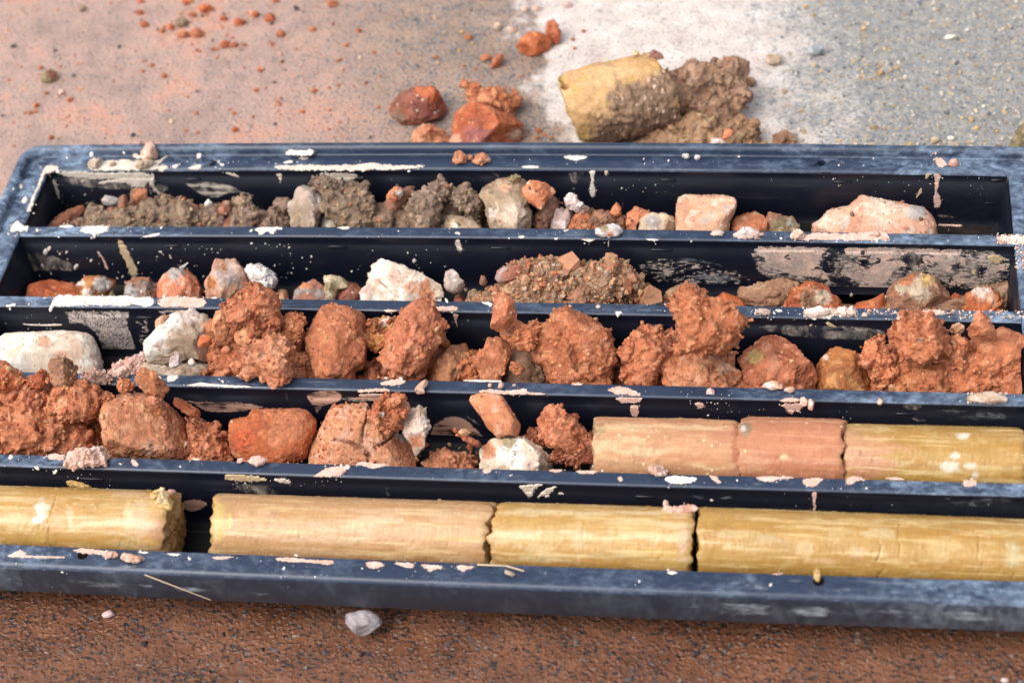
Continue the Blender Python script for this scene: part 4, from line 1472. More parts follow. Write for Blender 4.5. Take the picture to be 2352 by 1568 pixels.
# specks and droplets, far too many to count
def specks():
    rng = np.random.default_rng(5)
    spots = []          # (where, point, rx, ry)
    areas = [('W0', 'A', 420, 1240, 1180, 1420, 70, 3.2), ('W0', 'B', 60, 1200, 2300, 1330, 50, 2.2), ('W0', 'C', 100, 1180, 2100, 1330, 50, 2.4),
             ('W1', 'D', 60, 120, 2300, 420, 150, 4.2), ('W1', 'E', 0, 160, 1000, 420, 30, 3.0), ('W2', 'D', 40, 600, 420, 700, 14, 3.0),
             ('W2', 'E', 600, 620, 1000, 800, 12, 2.5), ('W3', 'G', 20, 1190, 1400, 1300, 40, 3.0), ('W4', 'H', 0, 150, 2300, 260, 40, 3.0),
             ('W4', 'J', 0, 270, 2300, 380, 30, 3.0), ('T', 'D', 0, 10, 2300, 75, 70, 3.4), ('T', 'E', 0, 22, 2300, 90, 60, 2.6), ('T', 'A', 200, 1070, 2300, 1135, 60, 3.2),
             ('T', 'B', 0, 1060, 2300, 1120, 30, 2.6), ('T', 'C', 0, 1060, 2300, 1130, 30, 2.4), ('T', 'E', 0, 505, 2200, 580, 40, 2.6), ('T', 'G', 450, 565, 2300, 640, 110, 3.4),
             ('T', 'G', 20, 1100, 2300, 1200, 50, 3.4), ('T', 'H', 0, 40, 2300, 160, 40, 3.0), ('T', 'I', 0, 100, 2300, 190, 30, 2.8),
             ('T', 'J', 0, 180, 2300, 270, 30, 2.8), ('T', 'H', 0, 700, 2300, 860, 50, 3.0), ('T', 'I', 0, 780, 2300, 920, 40, 2.6), ('L', 'J', 0, 1000, 2300, 1120, 10, 2.2),
             ('L', 'H', 0, 820, 2300, 960, 8, 2.2), ('T', 'G', 0, 60, 2300, 110, 70, 3.0)]
    big = [('W1', 'D', 305, 178, 19), ('W1', 'D', 330, 160, 14), ('W1', 'D', 510, 278, 17), ('W1', 'D', 400, 194, 8), ('W1', 'D', 447, 183, 9), ('W1', 'D', 285, 272, 10),
           ('W1', 'D', 790, 360, 12), ('W1', 'D', 824, 348, 8), ('W1', 'D', 612, 238, 9), ('W1', 'D', 40, 388, 10), ('W1', 'D', 44, 310, 8), ('W1', 'D', 1083, 182, 9),
           ('W1', 'D', 930, 252, 8), ('W1', 'D', 1367, 345, 7), ('W1', 'D', 164, 262, 9), ('W1', 'D', 1145, 140, 8), ('W1', 'D', 1150, 155, 6), ('W1', 'D', 1845, 273, 7),
           ('W1', 'D', 2060, 295, 6), ('W1', 'E', 95, 312, 7), ('W1', 'E', 515, 238, 14), ('T', 'D', 1085, 18, 9), ('T', 'D', 615, 88, 7), ('T', 'D', 250, 34, 11),
           ('T', 'H', 1272, 726, 12), ('T', 'J', 1292, 256, 9), ('T', 'J', 424, 202, 8), ('T', 'J', 650, 902, 12), ('T', 'I', 2028, 880, 9), ('T', 'H', 1908, 792, 11),
           ('T', 'H', 70, 48, 16), ('T', 'H', 1212, 110, 7), ('B', 'A', 832, 1028, 9), ('B', 'A', 448, 1062, 8), ('B', 'A', 615, 1035, 14)]
    for w_, rg, x0, y0, x1, y1, nn, rr in areas:
        for _ in range(int(nn * 0.62)):
            r = rr * 0.62 * rng.lognormal(0, 0.62)
            if rng.random() < 0.3 or not len(spots) or spots[-1][0] != w_:
                cx_ = rng.uniform(x0, x1)
            spots.append((w_, px(rg, [(np.clip(cx_ + rng.normal(0, 90), x0, x1), rng.uniform(y0, y1))])[0], r * SC, r * SC * rng.uniform(0.6, 1.5)))
    for w_, rg, x, y, r in big:
        spots.append((w_, px(rg, [(x, y)])[0], r * SC * .85, r * SC * 1.05))
    for w_, q, r, _m in DROPS:
        spots.append((w_, np.asarray(q), r * rng.uniform(.8, 1.3), r * rng.uniform(.7, 1.1)))
    V, F, n0 = [], [], 0
    for w_, p, rx, ry in spots:
        m = 9
        ph = rng.uniform(0, 6.28)
        k = 1 + 0.18 * rng.normal(size=m)
        a = np.linspace(0, 2 * np.pi, m, endpoint=False)
        sk = rng.uniform(-0.5, 0.5)
        o = np.stack([p[0] + rx * k * np.cos(a) + sk * ry * np.sin(a), p[1] + ry * k * np.sin(a)], 1)
        X, off = surf(o, w_)
        c, _ = surf(p[None], w_)
        if w_.startswith('W') and X[:, 2].max() > H - 0.0025:
            continue
        V += [X + off * 0.0001, (X * 0.6 + c * 0.4) + off * 0.0005, c + off * 0.0006]
        for i in range(m):
            j = (i + 1) % m
            F += [(n0 + i, n0 + j, n0 + m + j), (n0 + i, n0 + m + j, n0 + m + i), (n0 + m + i, n0 + m + j, n0 + 2 * m)]
        n0 += 2 * m + 1
    V = np.concatenate(V)
    F = np.array(F)[:, ::-1]
    # make sure they face outwards
    me = make_mesh("mud_specks", V, F, MUD['w'])
    link("mud_specks", me, parent=tray, kind='stuff')


specks()

# ------------------------------------------------------------------ cores: cylinders of drilled clay lying in the two front channels
CR = 0.0297


def core(name, label, ch, xa_px, xb_px, cols, mat, enda=0.003, endb=0.003, dz=0.0, tilt=0.0, R=CR, grooves=(), rough=0.0006,
         patches=(), slant=(0, 0), group="drilled cores in the two front channels", dyy=0.0, lumps=0.0):
    """xa_px, xb_px: (picture x, picture y) of the two ends on the crest line of the core"""
    _seed[0] += 1
    s = _seed[0]
    yc = -ch * PITCH - 0.0383 + dyy
    zc = ZF + R + 0.0004 + dz
    crest = np.array([0, math.sin(math.radians(45)), math.cos(math.radians(45))]) * R
    X = on_y(np.array([xa_px, xb_px], float), yc + crest[1])
    xa, xb = X[0, 0], X[1, 0]
    L = xb - xa
    nt, nl = 112, max(40, int(L / 0.0009))
    th = np.linspace(0, 2 * np.pi, nt, endpoint=False)
    t = np.linspace(0, 1, nl)
    TT, TH = np.meshgrid(t, th, indexing='ij')
    u, v = np.cos(TH), np.sin(TH)
    rings = []
    ncap = 9
    # body
    x = xa + L * TT
    P = np.stack([x, yc + R * u, zc + R * v], -1).reshape(-1, 3)
    nrm = np.stack([np.zeros_like(x), u, v], -1).reshape(-1, 3)
    Q = P + s * 1.7
    d = rough * fbm(Q * np.array([30, 220, 220]), 4, s) * 0.7 + 0.0003 * fbm(Q * 28, 3, s + 1) + 0.00025 * fbm(Q * 500, 2, s + 2)
    if lumps:
        hh, _ = domes(Q / 0.0045, s, 0.12)
        d += hh * 0.0030 * lumps
    dist_end = np.minimum((TT * L).ravel() * 1.0, ((1 - TT) * L).ravel())
    d -= 0.0028 * np.exp(-dist_end / 0.0022) * (0.6 + 0.8 * fbm(Q * 90, 2, s + 3))
    th_f = TH.ravel()
    for gx, gd, gw, t0, t1, wob in grooves:      # cracks across the core
        gxw = on_y(np.array([[gx, (xa_px[1] + xb_px[1]) / 2]], float), yc + crest[1])[0, 0]
        c = gxw + wob * fbm(np.stack([th_f * 2.2, th_f * 0 + gx, th_f * 0], 1), 4, s + 11)
        w_ = gw * (0.6 + 0.5 * fbm(np.stack([th_f * 4, th_f * 0, th_f * 0 + gx], 1), 2, s + 12))
        inside = 1 / (1 + np.exp(-(th_f - t0) * 14)) * 1 / (1 + np.exp((th_f - t1) * 14))
        d -= gd * np.exp(-((P[:, 0] - c) / np.maximum(w_, 1e-4)) ** 2) * inside
    body = P + nrm * d[:, None]
    # slanted broken ends
    sl = (slant[0] * np.cos(TH - 2.2) * (1 - TT) ** 6 + slant[1] * np.cos(TH - 2.2) * TT ** 6).ravel()
    endw = np.exp(-dist_end / 0.004)
    jag = fbm(np.stack([u.ravel() * 2.5 + s, v.ravel() * 2.5, (TT.ravel() > 0.5) * 9.0], 1), 4, s + 5)
    body[:, 0] += sl + endw * jag * np.where(TT.ravel() < 0.5, enda, endb) * 1.1
    body[:, 2] += (body[:, 0] - (xa + xb) / 2) * tilt
    V = [body]
    F = []
    idx = np.arange(nl * nt).reshape(nl, nt)
    a, b = idx[:-1], idx[1:]
    F.append(np.stack([a.ravel(), b.ravel(), np.roll(b, -1, 1).ravel(), np.roll(a, -1, 1).ravel()], 1)[:, ::-1])
    base = nl * nt
    for side in (0, 1):
        ring = body.reshape(nl, nt, 3)[0 if side == 0 else -1]
        c = ring.mean(0)
        amp = (enda, endb)[side]
        prev = idx[0 if side == 0 else -1]
        for k in range(1, ncap):
            f = 1 - k / ncap
            rr = c + (ring - c) * f
            q = np.stack([u[0] * f * 2.5 + s, v[0] * f * 2.5, np.full(nt, side * 9.0)], 1)
            rr = rr.copy()
            rr[:, 0] = c[0] + (ring[:, 0] - c[0]) * f + amp * (fbm(q, 4, s + 5) + 0.5 * fbm(q * 3.1, 3, s + 6)) * (1 - f * f) * (1.2 if side else -1.2)
            V.append(rr)
            cur = np.arange(base, base + nt)
            base += nt
            q4 = np.stack([prev, cur, np.roll(cur, -1), np.roll(prev, -1)], 1)
            F.append(q4 if side == 0 else q4[:, ::-1])
            prev = cur
        V.append(c[None])
        F.append(np.stack([prev, np.full(nt, base), np.full(nt, base), np.roll(prev, -1)], 1) if False else np.zeros((0, 4), int))
        capf = np.stack([prev, np.full(nt, base), np.roll(prev, -1), np.roll(prev, -1)], 1)
        base += 1
        F.append(capf if side == 0 else capf[:, [2, 1, 0, 0]])
    V = np.concatenate(V)
    y0 = -(ch + 1) * PITCH + WALL + 0.0006
    y1 = -ch * PITCH - 0.0006
    Fq = np.concatenate(F)
    # colour: streaks along the axis and the traced patches
    Qc = V + s * 1.7
    c0, c1, c2, cend = [np.array(c) for c in cols]
    wv = 0.004 * np.stack([fbm(Qc * 30, 2, s + 16), fbm(Qc * 30, 2, s + 17), fbm(Qc * 30, 2, s + 18)], 1)
    m1 = np.clip(0.5 + 1.7 * fbm((Qc + wv) * np.array([7, 95, 95]), 5, s + 20, 0.6), 0, 1)[:, None]
    m2 = np.clip((0.5 + 1.4 * fbm((Qc + wv) * np.array([9, 150, 150]) + 5, 5, s + 23, 0.6) - 0.62) * 3.5, 0, 1)[:, None]
    col = (c0 * (1 - m1) + c1 * m1) * (1 - m2) + c2 * m2
    de = np.minimum(V[:, 0] - V[:nt, 0].mean(), V[(nl - 1) * nt:nl * nt, 0].mean() - V[:, 0])
    me_ = np.zeros(len(V))
    me_[nl * nt:] = 1
    me_ = np.maximum(me_, np.clip(1 - de / 0.004, 0, 1) * np.clip(0.4 + fbm(Qc * 140, 3, s + 26), 0, 1))[:, None]
    col = col * (1 - me_) + cend * me_
    pv = proj(V)
    for (rg, qx, qy, rx, ry, qc) in patches:
        cp = px(rg, [(qx, qy)])[0]
        dd = np.hypot((pv[:, 0] - cp[0]) / (rx * SC), (pv[:, 1] - cp[1]) / (ry * SC))
        dd += 0.75 * fbm(Qc * np.array([28, 190, 190]), 4, s + 31) + 0.45 * fbm(Qc * np.array([160, 300, 300]), 3, s + 32)
        m = np.clip((1 - dd) * 1.8, 0, 0.42 if max(qc) > 0.5 and rx > 25 and qc is not WHT else 0.8)[:, None]
        col = col * (1 - m) + np.array(qc) * 0.88 * m
    me = make_mesh(name, V - np.array([(xa + xb) / 2, yc, ZF]), Fq, MATS[mat], col)
    bm = bmesh.new()
    bm.from_mesh(me)
    bmesh.ops.remove_doubles(bm, verts=bm.verts, dist=1e-7)
    bmesh.ops.recalc_face_normals(bm, faces=bm.faces)
    bm.to_mesh(me)
    bm.free()
    me.polygons.foreach_set("use_smooth", [True] * len(me.polygons))
    return link(name, me, ((xa + xb) / 2, yc, ZF), None, label, "core", group)


YEL = ((0.42, 0.255, 0.084), (0.39, 0.208, 0.054), (0.50, 0.37, 0.19), (0.31, 0.17, 0.065))
TAN = ((0.425, 0.250, 0.120), (0.40, 0.215, 0.092), (0.47, 0.30, 0.165), (0.34, 0.195, 0.065))
YBR = ((0.365, 0.215, 0.060), (0.33, 0.175, 0.040), (0.44, 0.31, 0.13), (0.27, 0.15, 0.045))
PNK = ((0.47, 0.265, 0.140), (0.42, 0.20, 0.10), (0.52, 0.36, 0.20), (0.36, 0.22, 0.12))
RED = ((0.43, 0.185, 0.098), (0.39, 0.15, 0.075), (0.47, 0.24, 0.14), (0.34, 0.14, 0.075))
WHT = (0.72, 0.66, 0.54)

core("drilled_core", "rough pinkish tan drilled core, first of three in the fourth channel", 3, (1364, 955), (1698, 975), PNK, 'redcore',
     0.005, 0.004, rough=0.0011, patches=[('E', 1760, 1370, 45, 60, (0.28, 0.21, 0.10)), ('G', 330, 1420, 90, 60, (0.46, 0.20, 0.12)), ('G', 420, 1500, 40, 200, (0.36, 0.13, 0.07))], slant=(0.004, 0.003), lumps=0.5)
core("drilled_core", "short brick red drilled core standing higher than its neighbours in the fourth channel", 3, (1708, 950), (1938, 966), RED, 'redcore',
     0.007, 0.007, dz=0.0022, R=0.0306, rough=0.0007, patches=[('G', 480, 1370, 42, 70, (0.22, 0.17, 0.11)), ('G', 465, 1365, 18, 22, (0.60, 0.58, 0.54)), ('J', 740, 45, 24, 20, (0.66, 0.50, 0.28)), ('J', 520, 120, 90, 20, (0.58, 0.36, 0.20))], slant=(-0.003, 0.0), lumps=0.35)
core("drilled_core", "wet yellow drilled core with a red smeared left part, right end of fourth channel", 3, (1937, 980), (2349, 985), YBR, 'core',
     0.002, 0.003, dz=-0.0006, patches=[('G', 1130, 1470, 300, 130, (0.49, 0.26, 0.14)), ('J', 1210, 60, 330, 150, (0.47, 0.225, 0.118)), ('J', 1290, 130, 260, 70, (0.46, 0.21, 0.11)), ('G', 1940, 1420, 60, 30, WHT), ('J', 1850, 110, 70, 50, WHT), ('J', 1890, 40, 40, 30, WHT), ('J', 1990, 105, 50, 22, WHT), ('J', 2140, 130, 50, 30, (0.56, 0.38, 0.10)), ('J', 2030, 165, 30, 20, WHT)], lumps=0.3)
core("drilled_core", "yellow mottled core with a lumpy broken pink end, front channel left", 4, (-70, 1112), (402, 1128), YEL, 'core',
     0.003, 0.006, R=0.0300, patches=[('H', 280, 400, 50, 80, WHT), ('H', 250, 470, 40, 30, WHT), ('H', 860, 440, 28, 110, (0.68, 0.58, 0.36)), ('H', 940, 470, 60, 200, (0.60, 0.42, 0.30)), ('H', 1080, 560, 90, 150, (0.42, 0.22, 0.12)), ('H', 1060, 330, 70, 60, (0.54, 0.38, 0.20)), ('H', 470, 440, 30, 60, (0.66, 0.56, 0.36)), ('H', 100, 480, 100, 90, (0.48, 0.38, 0.17)), ('H', 830, 300, 110, 40, (0.58, 0.40, 0.26)), ('H', 250, 590, 60, 40, (0.56, 0.38, 0.10))],
     grooves=[(148, 0.0012, 0.0007, 1.3, 4.0, 0.006)], lumps=0.4)
core("drilled_core", "longest smooth tan core in the front channel with a yellow crumbled left end", 4, (496, 1138), (1142, 1163), TAN, 'core',
     0.005, 0.007, slant=(0.006, -0.002), patches=[('H', 1470, 470, 60, 200, (0.50, 0.36, 0.11)), ('H', 1545, 470, 14, 60, (0.62, 0.48, 0.12)), ('H', 1840, 420, 30, 50, (0.44, 0.24, 0.13)), ('I', 840, 590, 200, 18, (0.60, 0.43, 0.15)), ('I', 260, 470, 200, 40, (0.63, 0.50, 0.34))], lumps=0.22,
     grooves=[(1050, 0.0003, 0.0005, 1.3, 4.0, 0.004)])
core("drilled_core", "tan and yellow core between the jagged crack and the dark gap, front channel", 4, (1149, 1163), (1590, 1168), YEL, 'core',
     0.007, 0.005, dz=0.0006, slant=(-0.002, 0.002), patches=[('I', 2140, 690, 190, 40, (0.50, 0.31, 0.06)), ('I', 2250, 760, 120, 50, (0.44, 0.27, 0.07)), ('I', 1350, 660, 120, 40, (0.64, 0.50, 0.28)), ('I', 1620, 620, 40, 160, (0.58, 0.40, 0.24)), ('I', 2290, 440, 60, 30, (0.54, 0.33, 0.20)), ('J', 60, 620, 40, 150, (0.56, 0.40, 0.30)), ('I', 1980, 500, 200, 60, (0.60, 0.45, 0.22))],
     grooves=[(1190, 0.0008, 0.0005, 2.6, 4.0, 0.010), (1352, 0.0004, 0.0004, 1.4, 3.4, 0.002)], lumps=0.3)
core("drilled_core", "long yellow brown core with fine cracks, right part of front channel", 4, (1606, 1166), (2420, 1200), YBR, 'core',
     0.003, 0.003, dz=0.0012, tilt=-0.010, slant=(0.001, 0.0), patches=[('J', 880, 680, 60, 90, (0.60, 0.45, 0.26)), ('J', 1000, 740, 70, 30, (0.56, 0.36, 0.20)), ('J', 1100, 560, 110, 50, (0.56, 0.40, 0.20)), ('J', 1380, 560, 110, 40, (0.60, 0.50, 0.30)), ('J', 1230, 700, 80, 40, (0.58, 0.42, 0.26)), ('J', 420, 560, 160, 30, (0.62, 0.48, 0.26)), ('J', 1800, 650, 120, 70, (0.57, 0.42, 0.20)), ('J', 2280, 690, 70, 120, (0.46, 0.38, 0.20)), ('J', 640, 590, 130, 40, (0.44, 0.32, 0.16))],
     grooves=[(2020, 0.0018, 0.0007, 2.0, 3.4, 0.014), (2063, 0.0014, 0.0006, 1.2, 2.3, 0.010), (2244, 0.0013, 0.0006, 1.4, 2.7, 0.009), (2320, 0.0009, 0.0006, 2.4, 3.2, 0.008)], lumps=0.3)

